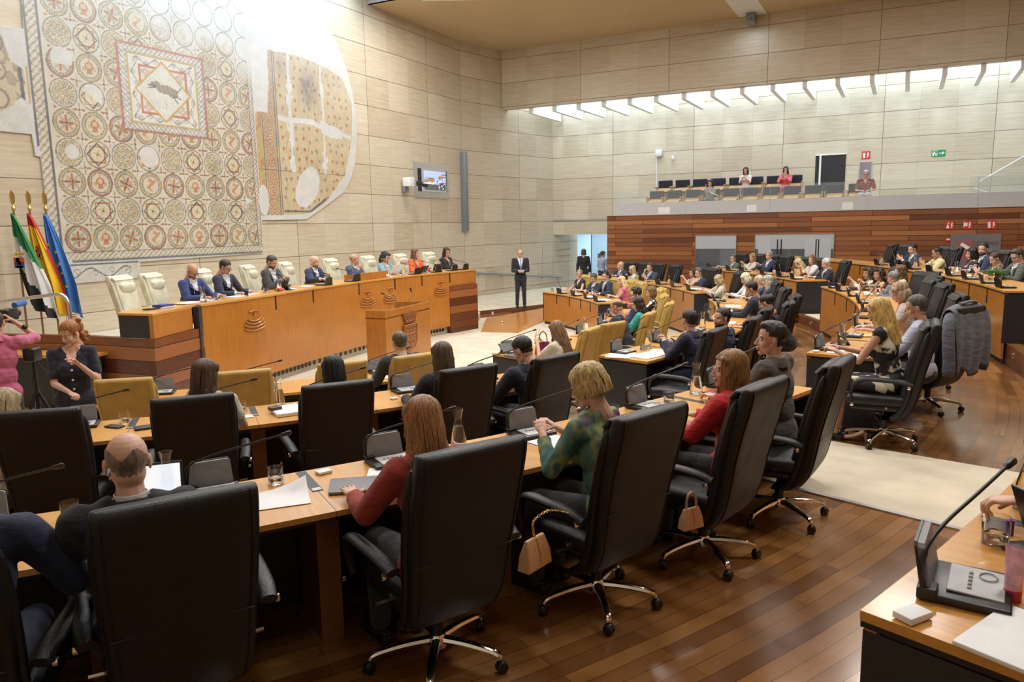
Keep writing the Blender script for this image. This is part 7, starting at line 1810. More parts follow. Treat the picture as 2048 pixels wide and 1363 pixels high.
person('person in a pink polo shirt filming with a raised camera at the left edge', -5.28, 7.62, PIT + .05, math.radians(20), hz=1.66, lean=3, hpitch=0, top='polo', c=(.62, .145, .27), hair='short', hc=(.05, .035, .03), skin='skin2', stand=True, near=True, sleeve=.42, bot=(.035, .036, .042), targets=((.10, .22, 1.66), (-.10, .24, 1.55)), handk=('grip', 'grip'), build=1.1)
t = thing('video_camera', 'black video camera with a blue foam microphone held up at the left edge', 'camera', (-5.36, 7.95, 1.66), math.radians(10))
mb = MB(); mb.box((0, 0, 0), (.11, .26, .13), bev=.02); mb.tube([(0, .12, .0), (0, .2, .0)], .045, 14); mb.build('body', M['black'], t)
mb = MB(); mb.tube([(.08, -.02, .10), (.10, .16, .11)], [.030, .034], 12); mb.build('foam_microphone', plain('blue_foam', (.05, .16, .45), .9), t)
mb = MB(); mb.tube([(.02, -.1, -.05), (.16, -.08, -.12)], .012, 8); mb.ell((.18, -.08, -.13), (.03, .03, .03)); mb.build('handle', M['black'], t)
t = thing('camera_tripod', 'black camera tripod beside the person in the pink shirt', 'tripod', (-5.02, 7.75, PIT)); mb = MB(); mb.tube([(0, 0, .55), (0, 0, 1.30)], .022, 10); mb.build('column', M['black'], t)
mb = MB(); mb.box((0, 0, 1.36), (.12, .16, .14), bev=.02); mb.build('head', M['black'], t)
for a in (.2, 2.3, 4.4): mb = MB(); mb.tube([(0, 0, 1.0), (.45 * math.cos(a), .45 * math.sin(a), 0)], .016, 8); mb.build('leg', M['black'], t)
for a in (.2, 2.3): mb = MB(); mb.tube(bez([(0, .05, 1.28), (.15 * math.cos(a), .1, 1.0), (.10, .1 * math.sin(a), .6), (.2, .1, .2)], 4), .006, 5); mb.build('cable', M['black'], t)

# ---- gallery seats and visitors
def make_gseat():
    r = thing('gallery_seat', '', 'seat')
    mb = MB(); mb.box((0, -.22, .62), (.50, .09, .44), rotm(rx=-.16), bev=.025); mb.build('back_cushion', M['blue_fab'], r)
    mb = MB(); mb.box((0, -.27, .50), (.50, .025, .50), rotm(rx=-.16), bev=.006); mb.build('back_shell', M['seatwood'], r)
    mb = MB(); mb.box((0, -.03, .50), (.46, .05, .40), rotm(rx=1.25), bev=.02); mb.build('seat', M['seatwood'], r)
    for s in (-1, 1):
        mb = MB(); mb.box((s * .27, .0, .60), (.05, .34, .035), bev=.012); mb.box((s * .27, -.05, .30), (.035, .26, .58), bev=.006); mb.build('armrest', M['seatwood'], r)
    return r
_gs = make_gseat(); _gu = [0]
def gseat(s, n, z, lab, grp):
    q = kp(s, -n); rz = RKZ + PI
    if _gu[0] == 0: _gs.location = (q.x, q.y, z); _gs.rotation_euler = (0, 0, rz); o = _gs; _gu[0] = 1
    else: o = dup(_gs, (q.x, q.y, z), rz)
    o['label'] = lab; o['group'] = grp
for i in range(8): gseat(5.28 + .615 * i, 2.1, 3.15, 'dark blue gallery seat with beech arms in the rear row, %s from the left' % ORD[i], 'rear row gallery seats')
for i in range(11): gseat(5.30 + .625 * i, 1.0, 2.75, 'dark blue gallery seat with beech arms in the front row, %s from the left' % ORD[i], 'front row gallery seats')
def gp(lab, s, n, z, hz, **kw):
    q = kp(s, -n + .18); person(lab, q.x, q.y, z, RKZ + PI, hz=hz, **kw)
gp('woman with long black hair in a white top looking at a phone in the gallery', 8.10, 2.1, 3.15, 1.02, top='blouse', c=(.66, .60, .58), fem=True, hair='straight', hc=(.015, .012, .012), sleeve=.1, glasses=True, pose='phone', bot=(.60, .33, .22), skirt=True, lean=2, targets=((.05, .26, .76), (-.05, .26, .76)))
gp('woman with black hair in a red patterned dress covering her mouth in the gallery', 9.36, 2.1, 3.15, .98, top='dress', mat=PRINTS['red_print'], c=(.55, .04, .06), fem=True, hair='long', hc=(.015, .012, .012), sleeve=.5, glasses=True, lean=2, skirt=True, targets=((.09, .17, .80), (-.06, .19, .80)), handk=('grip', 'grip'))
gp('dark haired woman in a grey green blouse resting her chin in the gallery', 7.18, 1.0, 2.75, 1.00, top='blouse', c=(.26, .29, .25), fem=True, hair='curly', hc=(.020, .015, .014), sleeve=.6, lean=0, targets=((-.30, .30, .60), (-.02, .17, .80)), handk=('relax', 'grip'))
gp('grey haired man in a dark red polo shirt and white trousers in the gallery', 11.78, 1.0, 2.75, 1.08, top='polo', c=(.26, .035, .040), hair='short', hc=(.45, .44, .43), sleeve=.4, lean=0, glasses=True, bot=(.70, .68, .64), pose='lap')

# ---- conference microphones, one per seat
seatname = {1: 'front row', 2: 'second row', 3: 'third row', 4: 'top row'}
MIC = {3: [(-66.0, 'beside the navy sleeve at the left edge'), (-62.2, 'with a long gooseneck beside the bald man'), (-58.6, 'in front of the copper haired woman'), (-54.9, 'in front of the woman in the green blouse'), (-50.8, 'between the green blouse and the red jacket'), (-47.0, 'in front of the young man in grey brown'),
           (-38.3, 'at the near corner of the middle block'), (-34.3, 'behind the tablet of the long haired blonde woman'), (-30.6, 'beside the red notebook'), (-24.0, 'beside the binders in the middle block'), (-19.5, 'in front of the grey haired leaning man'), (-15.0, 'by the folders of the laughing woman'), (-11.2, 'in front of the laughing curly haired woman'), (-8.6, 'at the far end of the middle block'),
           (0.6, 'in front of the white haired man'), (3.6, 'in front of the woman in the white t-shirt'), (7.2, 'in front of the woman in mustard'), (11.5, 'in front of the silver haired man'), (14.2, 'in front of the smiling woman in cream'), (18.0, 'in front of the man in olive')],
       2: [(-73.2, 'in the left foreground of the second row'), (-68.0, 'in front of the woman in cream, left block'), (-63.0, 'in front of the black haired woman'), (-58.8, 'in front of the woman in the black jacket'), (-54.3, 'in front of the man bowing over a tablet'), (-42.6, 'among papers at the black desk end'), (-37.3, 'in front of the man with joined hands'), (-31.0, 'in front of the bearded man in navy'), (-24.5, 'in front of the cropped haired man'), (-15.5, 'in the far half of the middle block'), (-7.6, 'at the far end of the middle block'),
           (5.0, 'at the near end of the far block'), (10.6, 'in front of the woman in the cream jacket'), (15.2, 'in front of the greying man in navy'), (20.0, 'before the empty far chair'), (24.5, 'in front of the man in slate'), (28.8, 'in front of the leaning blonde woman')],
       1: [(-75.4, 'in front of the leftmost mustard chair'), (-69.0, 'in front of the second mustard chair'), (-58.0, 'in front of the man by the lectern'), (-42.8, 'at the near black end of the middle block'), (-34.0, 'in front of the broad empty mustard chair'), (-28.0, 'in front of the balding man'), (-20.0, 'in front of the woman in turquoise'), (-11.0, 'in front of the man with wavy hair'),
           (9.6, 'at the near end of the far block'), (15.0, 'in front of the woman in pink'), (20.5, 'in front of the man with the light tie'), (26.0, 'in front of the woman in sleeveless black')],
       4: [(-18.9, 'nearest the black panel of the top bench'), (-16.6, 'in front of the man with glasses'), (-14.2, 'beside the green folder'), (-12.0, 'in front of the woman in the leaf print'), (-9.4, 'in front of the woman with the ring print'), (-6.6, 'left of the empty middle chair'), (-4.4, 'in front of the woman in pale yellow'), (-2.2, 'in front of the man holding up a phone')]}
for k, L_ in MIC.items():
    for th, d in L_: mic(k, th, .11, 'conference microphone on the %s desk %s' % (seatname[k], d), turn=RNG.uniform(-.12, .12))
mic(4, -48.55, .13, 'conference microphone with a grey paddle and white button pad on the foreground corner desk', turn=.25)
# ---- glasses and carafes
GL = {3: [(-64.6, .16, 'beside the elbow of the bald man'), (-61.05, .12, 'between the bald man and the copper haired woman'), (-52.3, .16, 'partly behind the green blouse'), (-50.05, .16, 'left of the tall carafe near the red jacket'), (-37.3, .10, 'beside the carafe at the middle block corner'), (-31.6, .18, 'next to the red notebook'), (-9.0, .16, 'at the far end of the middle block'), (5.0, .2, 'before the woman in white'), (13.0, .2, 'by the clasped hands of the silver haired man')],
      2: [(-71.5, .12, 'next to a black phone in the second row'), (-66.7, .12, 'right of the woman in cream'), (-41.1, .22, 'beside the carafe on the papered desk end'), (-36.0, .3, 'near the joined hands'), (13.0, .2, 'on the far block of the second row'), (26.5, .2, 'by the blonde leaning woman')],
      1: [(-28.9, .12, 'on the front row by the carafe'), (31.0, .25, 'at the far end of the front bench'), (23.0, .15, 'in front of the bowed man')],
      4: [(-47.45, .10, 'large in the lower right foreground'), (-1.8, .25, 'at the far end of the top bench'), (-13.2, .3, 'beside the green folder')]}
for k, L_ in GL.items():
    for th, off, d in L_: p, a = on_ring(k, th, off, .001); putobj(_g0, p, a, 'water tumbler on the %s desk %s' % (seatname[k], d))
CF = {3: [(-63.0, .08, 'behind the tablet of the bald man'), (-56.9, .10, 'right of the copper haired woman'), (-48.46, .10, 'tall, between the red jacket and the green blouse'), (-37.0, .16, 'at the near corner of the middle block'), (-17.8, .12, 'among the folders of the middle block'), (-10.4, .10, 'before the laughing woman'), (5.9, .18, 'before the woman in mustard'), (12.6, .25, 'before the silver haired man')],
      2: [(-75.8, .10, 'behind the leftmost black chair'), (-65.0, .05, 'left of the stacked papers'), (-40.3, .20, 'beside the open papers on the desk end'), (-29.3, .12, 'in front of the bearded man'), (-8.8, .2, 'before the woman with the platinum bob'), (14.2, .25, 'before the hand on chin man'), (22.8, .25, 'before the man in slate'), (30.0, .25, 'before the bald man')],
      1: [(-37.5, .0, 'beside the woman with the phone'), (-26.2, .03, 'in front of the balding man'), (12.0, .14, 'at the near end of the far front bench'), (24.6, .2, 'before the man with the light tie')],
      4: [(-46.35, .10, 'at the right edge of the foreground'), (-1.2, .3, 'at the far end of the top bench'), (-6.0, .25, 'before the woman in pale yellow'), (-14.4, .42, 'before the man with glasses'), (-10.9, .3, 'between the ring print and the leaf print')]}
for k, L_ in CF.items():
    for th, off, d in L_: p, a = on_ring(k, th, off, .001); putobj(_c0, p, a, 'water carafe on the %s desk %s' % (seatname[k], d))

# ---- papers, tablets, phones on the benches
def PA(k, th, off, turn, sx, sy, label, **kw): p, a = on_ring(k, th, off, .002); return paper(p, a + turn, sx, sy, label, **kw)
PA(3, -61.25, .37, -.15, .32, .25, 'white sheet with a curled corner beside the empty place of the third row', curl=.10)
PA(3, -59.0, .36, -.45, .25, .32, 'white sheet on a grey tablet case beside the copper haired woman')
PA(3, -59.75, .40, -.35, .27, .22, 'grey tablet case under a white sheet, left of the rust red sleeve', h=.014, m=plain('case_grey', (.18, .18, .19), .5), name='tablet_case', cat='tablet case')
PA(3, -54.9, .40, .1, .24, .32, 'white sheet under the hands of the woman in the green blouse')
PA(3, -60.05, .09, .2, .08, .055, 'small white name card box near the cable slot of the third row', h=.014, name='card_box', cat='card')
PA(4, -49.25, .10, -.25, .085, .055, 'small white card box on the foreground corner desk', h=.018, name='card_box', cat='card')
PA(4, -49.05, .34, -.1, .30, .22, 'white printed booklet on the foreground corner desk', h=.012, name='booklet', cat='booklet')
PA(3, -38.7, .22, .2, .22, .16, 'folded white sheets on the near corner of the middle block')
PA(3, -39.3, .50, 0, .26, .20, 'white papers at the desk edge beside the blonde woman', h=.01)
PA(3, -37.9, .34, .6, .30, .05, 'white rolled sheet in front of the tablet holder')
PA(3, -39.5 + .35, .06, 0, .075, .05, 'small white card box at the near corner of the middle block', h=.014, name='card_box', cat='card')
PA(3, -33.9, .28, .3, .21, .15, 'spiral notebook with a yellow cover on the middle block', h=.012, m=plain('notebook_cover', (.62, .46, .18), .6), name='notebook', cat='notebook')
PA(3, -30.8, .22, .2, .20, .14, 'white pad under the red notebook', h=.006)
o = PA(3, -30.7, .23, .25, .15, .10, 'small red notebook on a white pad', h=.012, m=plain('red_cover', (.48, .03, .03), .5), name='notebook', cat='notebook'); o.location.z += .007
PA(3, -27.3, .06, 0, .24, .12, 'black closed binder on the middle block, nearer one', h=.02, m=M['black_panel'], name='binder', cat='binder')
PA(3, -23.8, .06, 0, .24, .12, 'black closed binder on the middle block, farther one', h=.02, m=M['black_panel'], name='binder', cat='binder')
PA(3, -13.9, .42, .1, .34, .25, 'cream folder in front of the laughing woman', h=.02, m=plain('folder_cream', (.66, .62, .48), .6), name='folder', cat='folder')
o = PA(3, -13.2, .36, .3, .30, .2, 'white papers on top of the cream folder', h=.008); o.location.z += .02
PA(3, -10.2, .36, .0, .2, .12, 'dark purse with coloured patches beside the bottle', h=.05, m=plain('purse', (.10, .04, .05), .5, var=.5), name='purse', cat='purse')
PA(3, 8.2, .35, .2, .26, .18, 'white papers beside the mustard top'); PA(3, 2.2, .35, .0, .30, .20, 'white papers before the white haired man', h=.006); PA(3, 10.4, .4, .2, .14, .10, 'brown cardboard box on the far third row', h=.04, m=plain('cardboard', (.42, .27, .12), .8), name='cardboard_box', cat='box')
PA(3, 15.5, .36, .1, .28, .2, 'white papers before the smiling woman in cream')
PA(2, -71.8, .26, .9, .075, .15, 'black smartphone beside the tumbler in the second row', h=.010, m=M['black'], name='smartphone', cat='phone')
PA(2, -70.6, .40, .2, .14, .11, 'black wallet on the second row desk edge', h=.014, m=M['black_panel'], name='wallet', cat='wallet')
PA(2, -73.6, .34, .2, .26, .18, 'white papers under the hand in the second row', h=.004); PA(2, -66.6, .36, .1, .10, .10, 'small white note beside the woman in cream')
PA(2, -64.9, .36, .1, .24, .32, 'thick stack of white papers left of the second black chair', h=.028)
o = PA(2, -65.4, .34, .3, .10, .07, 'dark brown charger box on the stack of papers', h=.025, m=plain('charger', (.06, .03, .03), .4), name='charger', cat='charger'); o.location.z += .029
PA(2, -58.3, .40, -.4, .24, .30, 'white sheet in front of the woman in the black jacket'); PA(2, -60.0, .38, .2, .06, .05, 'small white card box behind the second black chair', h=.014, name='card_box', cat='card')
PA(2, -43.5, .20, .4, .40, .30, 'large white sheets spread over the black desk end, left one', h=.004); PA(2, -42.6, .46, -.1, .42, .30, 'large white sheets spread over the black desk end, nearer one', h=.003); PA(2, -41.0, .45, .3, .34, .26, 'large white sheets spread over the black desk end, right one')
PA(2, -20.5, .30, .2, .36, .26, 'white papers in the middle block before the cropped haired man', h=.006); PA(2, -13.3, .30, -.1, .40, .28, 'wide white papers before the woman with grey hair', h=.006); PA(2, -25.5, .35, .1, .3, .22, 'white papers before the woman in black')
PA(2, 6.4, .38, .1, .44, .26, 'white papers at the near end of the far second row', h=.006); PA(2, 27.0, .34, .1, .3, .2, 'white papers before the leaning blonde woman')
PA(1, -57.9, .40, .2, .26, .20, 'white sheet before the man by the lectern'); PA(1, -66.6, .10, .2, .07, .045, 'small white card box on the front row left block', h=.012, name='card_box', cat='card'); PA(1, -54.95 - .6, .3, 0, .08, .05, 'small white card box at the end of the front left block', h=.012, name='card_box', cat='card')
PA(1, -44.2, .36, .1, .26, .18, 'dark closed laptop on the front row desk end', h=.018, m=plain('laptop_grey', (.10, .10, .11), .4), name='laptop', cat='laptop')
PA(1, -32.5, .40, .1, .12, .08, 'small white note on the front row beside the mustard chair'); PA(1, 11.6, .34, .1, .4, .24, 'white papers at the near end of the far front bench', h=.006); PA(1, 18.0, .3, .1, .3, .2, 'white papers before the writing man'); PA(1, 24.0, .3, .1, .3, .2, 'white papers before the man with his head bowed'); PA(1, 28.8, .3, .1, .3, .2, 'white papers before the woman in sleeveless black')
PA(4, -4.0, .36, .1, .34, .22, 'white papers before the man with the phone', h=.01); PA(4, -9.6, .38, .1, .28, .2, 'white papers before the woman with the ring print', h=.006); PA(4, -12.0, .36, .1, .34, .22, 'white papers beside the bearded man', h=.006)
o = PA(4, -14.3, .46, .4, .42, .28, 'green folder with a white line held open on the top bench', h=.006, m=plain('folder_green', (.06, .36, .16), .5), name='folder', cat='folder'); o.location.z += .10; o.rotation_euler = (.35, .1, o.rotation_euler[2])
# bald man's tablet, other screens
p, a = on_ring(3, -63.25, .12, .002); tablet(p, a - .12, 'upright tablet with a lit white screen in front of the bald man', True, 1.25, sx=.27, sy=.20)
p, a = on_ring(2, -55.3, .34, .002); tablet(p, a + .1, 'tablet lit pale blue in front of the bowing man in navy', True, .35)
p, a = on_ring(1, -43.3, .16, .002); tablet(p, a - .1, 'black tablet on a stand at the front row desk end', False, .8)
p, a = on_ring(3, -36.4, .20, .002); tablet(p, a + .3, 'black tablet in a folding case held by the long haired blonde woman', False, .75, sx=.28, sy=.20)
p, a = on_ring(4, -46.6, .46, .002); p = (1.67, 2.17, 1.472); tablet(p, a + .9, 'black tablet in a case at the right edge of the foreground', False, 1.2, sx=.26, sy=.20)
def held_phone(k, th, off, dz, label, c=(.02, .02, .022), rx=.9):
    p, a = on_ring(k, th, off, dz); o = phone(p, a, label, c); o.rotation_euler = (rx, 0, a)
held_phone(3, -54.2, .42, .13, 'smartphone in a pink case held by the woman in the green blouse', (.62, .18, .22)); held_phone(3, 4.4, .45, .16, 'dark tablet phone held by the woman in the white t-shirt'); held_phone(4, -2.6, .45, .25, 'smartphone held up by the man in the green tie')
held_phone(1, -43.0, .42, .14, 'smartphone held by the woman in the cream top')
# lipstick tube, purple cap on the near desk
p, a = on_ring(4, -48.15, .20, .002); p = (1.35, 1.91, 1.472); t = thing('cream_tube', 'pink and red hand cream tube standing on the foreground corner desk', 'tube', p, a + 1.2)
mb = MB(); mb.lathe([(0, 0), (.022, 0), (.022, .03), (0, .03)], 16); mb.build('cap', plain('tube_cap', (.45, .02, .06), .35), t)
mb = MB(); n = 14; vs = []; fs = []
for i, (z, rx_, ry_) in enumerate([(.03, .021, .021), (.07, .024, .018), (.12, .029, .009), (.15, .032, .002)]):
    for q in range(n): vs.append((rx_ * math.cos(2 * PI * q / n), ry_ * math.sin(2 * PI * q / n), z))
for i in range(3):
    for q in range(n): fs.append((i * n + q, i * n + (q + 1) % n, (i + 1) * n + (q + 1) % n, (i + 1) * n + q))
mb.add(vs, fs); mb.build('tube_body', plain('tube_pink', (.72, .36, .42), .4, var=.3, nscale=30), t)
p, a = on_ring(4, -46.9, .28, .002); p = (1.62, 2.33, 1.472); mb = MB(); mb.lathe([(0, 0), (.011, 0), (.011, .05), (0, .05)], 14); o = mb.build('lip_balm', plain('purple_cap', (.14, .03, .30), .35)); o.location = p; tag(o, 'small purple lip balm behind the foreground tumbler', 'lip balm')
p, a = on_ring(3, -48.6, .34, .002)
o = paper(p, a + .4, .08, .16, 'black smartphone under the hand of the woman in red', h=.010, m=M['black'], name='smartphone', cat='phone')
p, a = on_ring(3, -47.9, .18, .002); o = paper(p, a, .2, .12, 'small dark red booklet behind the black smartphone', h=.008, m=plain('maroon', (.30, .03, .05), .5), name='booklet', cat='booklet')
# bags
def handbag(x, y, z, rz, c, label, sc=1.0, chain=None, name='handbag', soft=False):
    t = thing(name, label, 'bag', (x, y, z), rz); mb = MB(); w, h, d = .30 * sc, .24 * sc, .12 * sc
    vs = [(-w / 2, -d / 2, 0), (w / 2, -d / 2, 0), (w / 2, d / 2, 0), (-w / 2, d / 2, 0), (-w * .36, -d * .12, h), (w * .36, -d * .12, h), (w * .36, d * .12, h), (-w * .36, d * .12, h), (-w * .45, -d * .42, h * .5), (w * .45, -d * .42, h * .5), (w * .45, d * .42, h * .5), (-w * .45, d * .42, h * .5)]
    mb.add(vs, [(0, 3, 2, 1), (0, 1, 9, 8), (1, 2, 10, 9), (2, 3, 11, 10), (3, 0, 8, 11), (8, 9, 5, 4), (9, 10, 6, 5), (10, 11, 7, 6), (11, 8, 4, 7), (4, 5, 6, 7)])
    o = mb.build('bag_body', leather('bag_leather', c, .45), t); md = o.modifiers.new('b', 'BEVEL'); md.width = .012 * sc; md.segments = 3
    mb = MB(); mb.tube([(0, -d * .45, h * .06), (0, -d * .44, h * .5), (0, -d * .16, h * .96)], .004, 5); mb.tube([(-w * .2, -d * .47, h * .04), (-w * .16, -d * .3, h * .7)], .003, 5); mb.tube([(w * .2, -d * .47, h * .04), (w * .16, -d * .3, h * .7)], .003, 5); mb.build('pleat', leather('bag_leather', tuple(q * .7 for q in c), .5), t)
    if chain:
        pts = bez(chain, 8); mb = MB()
        for i in range(0, len(pts) - 1):
            d_ = (pts[i + 1] - pts[i]).normalized(); xx = d_.orthogonal().normalized() if i % 2 else d_.cross(d_.orthogonal()).normalized()
            mb.tube([pts[i] + d_ * .0085 * math.cos(q) + xx * .0055 * math.sin(q) for q in np.linspace(0, 2 * PI, 9)], .0017, 5, cap=False)
        mb.build('chain_strap', M['gold'], t)
    else:
        mb = MB(); mb.tube(bez([(-w * .25, 0, h * .95), (-w * .2, 0, h * 1.5), (0, 0, h * 1.75), (w * .2, 0, h * 1.5), (w * .25, 0, h * .95)], 5), .007, 6); mb.build('strap', leather('bag_leather', tuple(q * .8 for q in c), .45), t)
    return t
# positions of bags and jacket are measured in metres
handbag(0.09, 3.36, .90, .9, (.62, .36, .17), 'tan leather handbag hanging by a gold chain from the armrest of the green blouse woman', .62, [(0.0, 0, .15), (-.01, 0, .19), (.0, .0, .23), (.08, -.03, .26), (.17, -.08, .235)])
handbag(0.99, 4.02, .80, .5, (.62, .36, .20), 'pale tan handbag hanging on the chair of the woman in the green blouse, right side', .5)
handbag(-.55, 3.95, .43, .8, (.025, .022, .016), 'dark olive tote bag on the floor under the copper haired woman', 1.5)
handbag(.42, 10.02, .77, .2, (.22, .02, .06), 'dark red handbag on the front row desk beside the woman with the phone', .75)
t = thing('draped_jacket', 'grey suit jacket hung over the back of a black leather chair', 'jacket', (0, 0, 0)); _jc = None
for (k, kind, x, y, rz, lab, grp) in CHAIRS:
    if 'grey jacket hung' in lab: _jc = (x, y, rz)
x, y, rz = _jc; t.location = (x, y, .42); t.rotation_euler = (0, 0, rz)
mb = MB(); nu, nv = 40, 30; vs = []; fs = []
# shell wrapped over the top of the chair back: front flap, crest, long back fall
for i in range(nu + 1):
    u = -1 + 2 * i / nu
    for j in range(nv + 1):
        v = j / nv; sh_ = 1 - .10 * abs(u) ** 3
        wdt = .325 + .03 * math.sin(v * 3)
        if v < .18: q = v / .18; yy = .10 - .04 * q; zz = .93 + .24 * q - .05 * abs(u) ** 2.5
        elif v < .34: q = (v - .18) / .16; yy = .06 - .135 * q; zz = 1.17 + .04 * math.sin(q * PI) - .05 * abs(u) ** 2.5
        else: q = (v - .34) / .66; yy = -.075 - .05 * math.sin(q * 2.2) + .018 * math.sin(u * 11 + q * 2) * q; zz = 1.17 - .68 * q - .05 * abs(u) ** 2.5 * (1 - q) - (.05 * math.cos(u * 5) * q)
        vs.append((u * wdt * sh_, yy, zz))
for i in range(nu):
    for j in range(nv): a = i * (nv + 1) + j; fs.append((a, a + 1, a + nv + 2, a + nv + 1))
mb.add(vs, fs); jk = cloth((.155, .165, .195)); o = mb.build('jacket_body', jk, t); md = o.modifiers.new('s', 'SOLIDIFY'); md.thickness = .012
for s in (-1, 1):
    mb = MB(); pts = bez([(s * .26, -.02, 1.11), (s * .335, -.03, 1.02), (s * .35, -.05, .80), (s * .335, -.06, .60), (s * .325, -.05, .47)], 5); mb.tube(pts, [.045, .058] + [.062] * (len(pts) - 4) + [.055, .052], 12, flat=.62); mb.build('sleeve', jk, t)
mb = MB(); mb.tube(bez([(-.16, -.03, 1.205), (0, -.055, 1.225), (.16, -.03, 1.205)], 6), .020, 8, flat=.7); mb.build('collar', jk, t)
# shoes of the blonde woman under her chair
for i, (dx, dy, lb) in enumerate(((-.32, .30, 'beige high heeled shoe under the chair of the long haired blonde woman, nearer one'), (-.52, .42, 'beige high heeled shoe under the chair of the long haired blonde woman, farther one'))):
    px, py = 3.57 + dx, 6.62 + dy
    t = thing('high_heel', lb, 'shoe', (px, py, .42), math.radians(60)); mb = MB(); mb.tube(bez([(0, .12, .02), (0, .06, .03), (0, 0, .05), (0, -.08, .10)], 4), [.022, .030, .033, .034, .033, .032, .031, .030, .030, .030, .030, .030, .032], 10, flat=.6); mb.build('upper', plain('beige_suede', (.58, .38, .26), .7), t)
    mb = MB(); mb.tube([(0, -.09, .085), (0, -.10, 0)], [.016, .006], 8); mb.build('heel', plain('beige_suede', (.58, .38, .26), .7), t)
# reaching hand at the right edge: the person sits just outside the frame
_rz4 = on_ring(4, -46.0, .62)[1]; _h = rotm(rz=_rz4) @ Vector((-.26, .46, 0)); px, py = 1.70 - _h.x, 2.40 - _h.y
person('person in a dark sleeve at the right edge, hand over the foreground desk', px, py, .72, _rz4, hz=1.22, lean=10, c=(.02, .02, .025), c2=None, hair='short', hc=(.03, .02, .02), near=True, targets=((.10, .38, .86), (-.26, .46, .84)), handk=('relax', 'hold'), top='jacket', tie=None)
chair('black', px + .16, py - .36, .72, _rz4, 'black leather chair outside the right edge at the foreground desk')

# ---- things on the presidium bench
def PT(t_, off, dz=0.0):
    q, d = ppt(t_); n_ = Vector((-d.y, d.x)); p = q + n_ * off; return (p.x, p.y, TOP + .001 + dz), math.atan2(d.y, d.x) + PI
PL = [(3.4, 'beside the man looking at his phone'), (4.0, 'left of the box lectern'), (5.9, 'in front of the woman in the blue cardigan'), (6.65, 'in front of the woman in orange')]
for t_, d in PL: p, a = PT(t_, .18); mic(1, 0, 0, 'black conference microphone on the long bench ' + d, pos=p, rz=a)
for (s, d) in ((.30, 'in front of the woman in black'), (.75, 'at the far right end of the bench')):
    q = Vector(bench_r[0]) * (1 - s) + Vector(bench_r[1]) * s; mic(1, 0, 0, 'black conference microphone on the long bench ' + d, pos=(q.x - .16, q.y + .10, TOP + .001), rz=math.radians(-122))
for t_, d in ((.35, 'before the bald bearded man in bright blue'), (2.35, 'before the man in dark grey'), (5.05, 'beside the smiling man'), (5.6, 'before the woman in the cardigan'), (6.9, 'before the woman in black')):
    p, a = PT(t_, .22); putobj(_c0, p, a, 'glass water carafe on the long bench ' + d)
for t_, d in ((.75, 'near the bright blue suit'), (2.1, 'near the dark grey suit'), (6.3, 'near the orange jacket')):
    p, a = PT(t_, .30); putobj(_g0, p, a, 'clear tumbler of water on the long bench ' + d)
for i, (t_, off, sx, sy, h, d) in enumerate(((.15, .35, .32, .24, .012, 'before the leftmost man'), (.7, .38, .28, .2, .004, 'under the pen of the leftmost man'), (1.35, .36, .36, .24, .006, 'before the dark haired man with glasses'), (1.75, .40, .3, .22, .01, 'left of the dark grey suit'), (2.7, .36, .36, .24, .006, 'before the man in dark grey'),
                                              (3.2, .36, .24, .18, .01, 'right of the dark grey suit'), (5.15, .36, .34, .24, .006, 'before the smiling man'), (5.75, .36, .3, .22, .004, 'before the woman in the cardigan'), (6.45, .36, .34, .24, .012, 'before the woman in orange'), (6.95, .30, .30, .22, .006, 'before the woman in black'))):
    p, a = PT(t_, off); paper(p, a + .1 * math.sin(i * 3), sx, sy, 'white papers on the long bench ' + d, h=h)
p, a = PT(5.5, .42, .0); o = paper((p[0], p[1], p[2] + .10), a, .24, .32, 'open white document in the hands of the woman in the cardigan', h=.003, name='document'); o.rotation_euler = (1.0, .2, a)
for (dx, dy, z, sx, sy, h, c, lb, nm) in ((-.22, .62, 0, .30, .22, .012, (.7, .7, .72), 'white stapled papers at the left end of the long bench', 'paper_sheet'), (-.22, .64, .013, .24, .17, .03, (.05, .06, .25), 'dark blue book on the papers at the left end of the bench', 'book'), (-.26, .40, 0, .26, .12, .014, (.02, .02, .02), 'black closed folder at the left end of the bench', 'folder')):
    o = paper((-4.83 + dx, 10.2 + dy, TOP + .002 + z), -1.9, sx, sy, lb, h=h, m=plain('item', c, .5), name=nm, cat='paper' if nm == 'paper_sheet' else nm)
p, a = PT(6.35, .34); tablet(p, a + .1, 'black tablet on a stand in front of the woman in orange', False, 1.0, sx=.30, sy=.20)
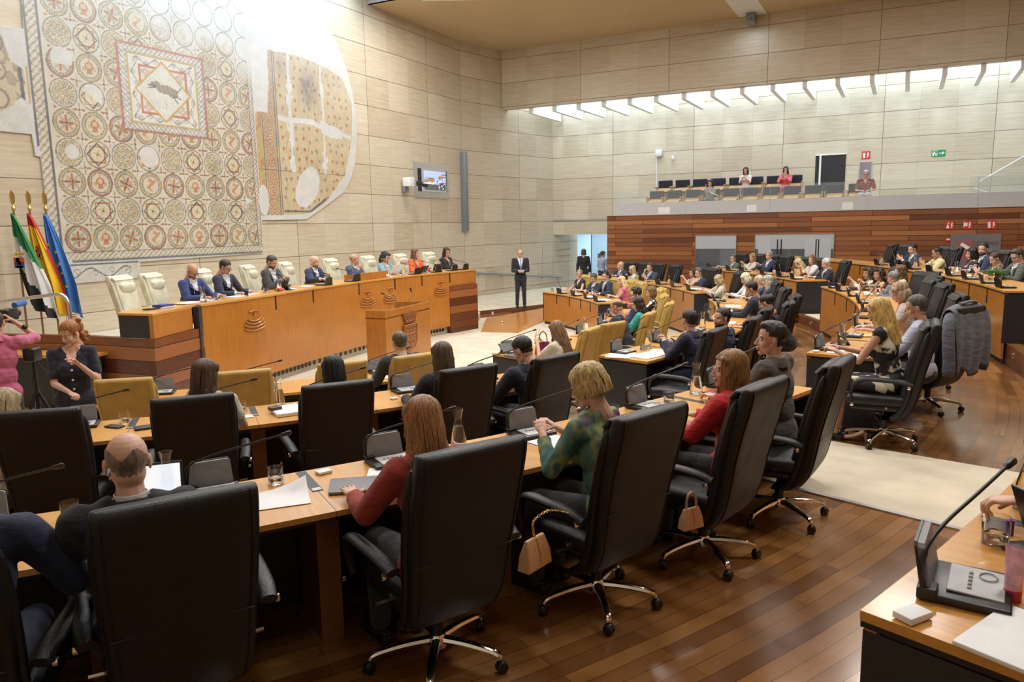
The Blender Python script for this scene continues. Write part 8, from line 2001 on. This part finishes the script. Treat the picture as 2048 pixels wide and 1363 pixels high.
p, a = PT(6.85, .34); tablet(p, a + .1, 'black tablet on a stand left of the carafe of the woman in black', False, 1.2, sx=.28, sy=.20)
p, a = PT(2.62, .30); tablet(p, a, 'small black device on a stand in front of the man in dark grey', False, .9, sx=.18, sy=.12)
p, a = PT(1.50, .26); mb = MB(); mb.box((0, 0, .03), (.05, .05, .06), bev=.004); mb.box((0, 0, .075), (.07, .04, .03), bev=.01); o = mb.build('stamp', M['black']); o.location = p; tag(o, 'black and white rubber stamp before the dark haired man with glasses', 'stamp')
p, a = PT(2.45, .30); mb = MB(); mb.box((0, 0, .02), (.16, .10, .04), rotm(rx=.2), bev=.006); o = mb.build('envelope', plain('orange_red', (.75, .10, .04), .5)); o.location = p; o.rotation_euler = (0, 0, a); tag(o, 'orange red card beside the carafe of the man in dark grey', 'card')
# long chairman microphone with a red ring
t = thing('chairman_microphone', 'thin microphone with a red ring held by the bald bearded man in the blue suit', 'microphone', (0, 0, 0)); p, a = PT(4.95, .40); p = Vector(p); e = Vector(PT(4.42, .55)[0]) + Vector((0, 0, .19))
mb = MB(); mb.tube([p, p + (e - p) * .5 + Vector((0, 0, .02)), e], .005, 6); mb.build('gooseneck', M['greymetal'], t); mb = MB(); d_ = (e - p).normalized(); mb.tube([e, e + d_ * .025], .012, 8); mb.build('red_ring', M['red_sign'], t); mb = MB(); mb.tube([e + d_ * .025, e + d_ * .06], .013, 8); mb.build('capsule', M['black'], t)
for o in (_g0, _c0, _mic, _gs):
    pass
# ceiling lamp housings where the lamp light comes from
_l0 = None
for o in [o for o in bpy.data.objects if o.type == 'LIGHT' and o.name.startswith('ceiling_lamp_light')]:
    mb = MB(); mb.box((0, 0, 0), (1.45, 1.45, .06), bev=.01)
    if _l0 is None:
        _l0 = mb.build('ceiling_lamp', M['white']); h = _l0
    else: h = _l0.copy(); COL.objects.link(h)
    h.location = (o.location.x, o.location.y, CEIL - .04); tag(h, 'square flat ceiling lamp panel over the benches', 'ceiling lamp', 'ceiling lamps over the benches')
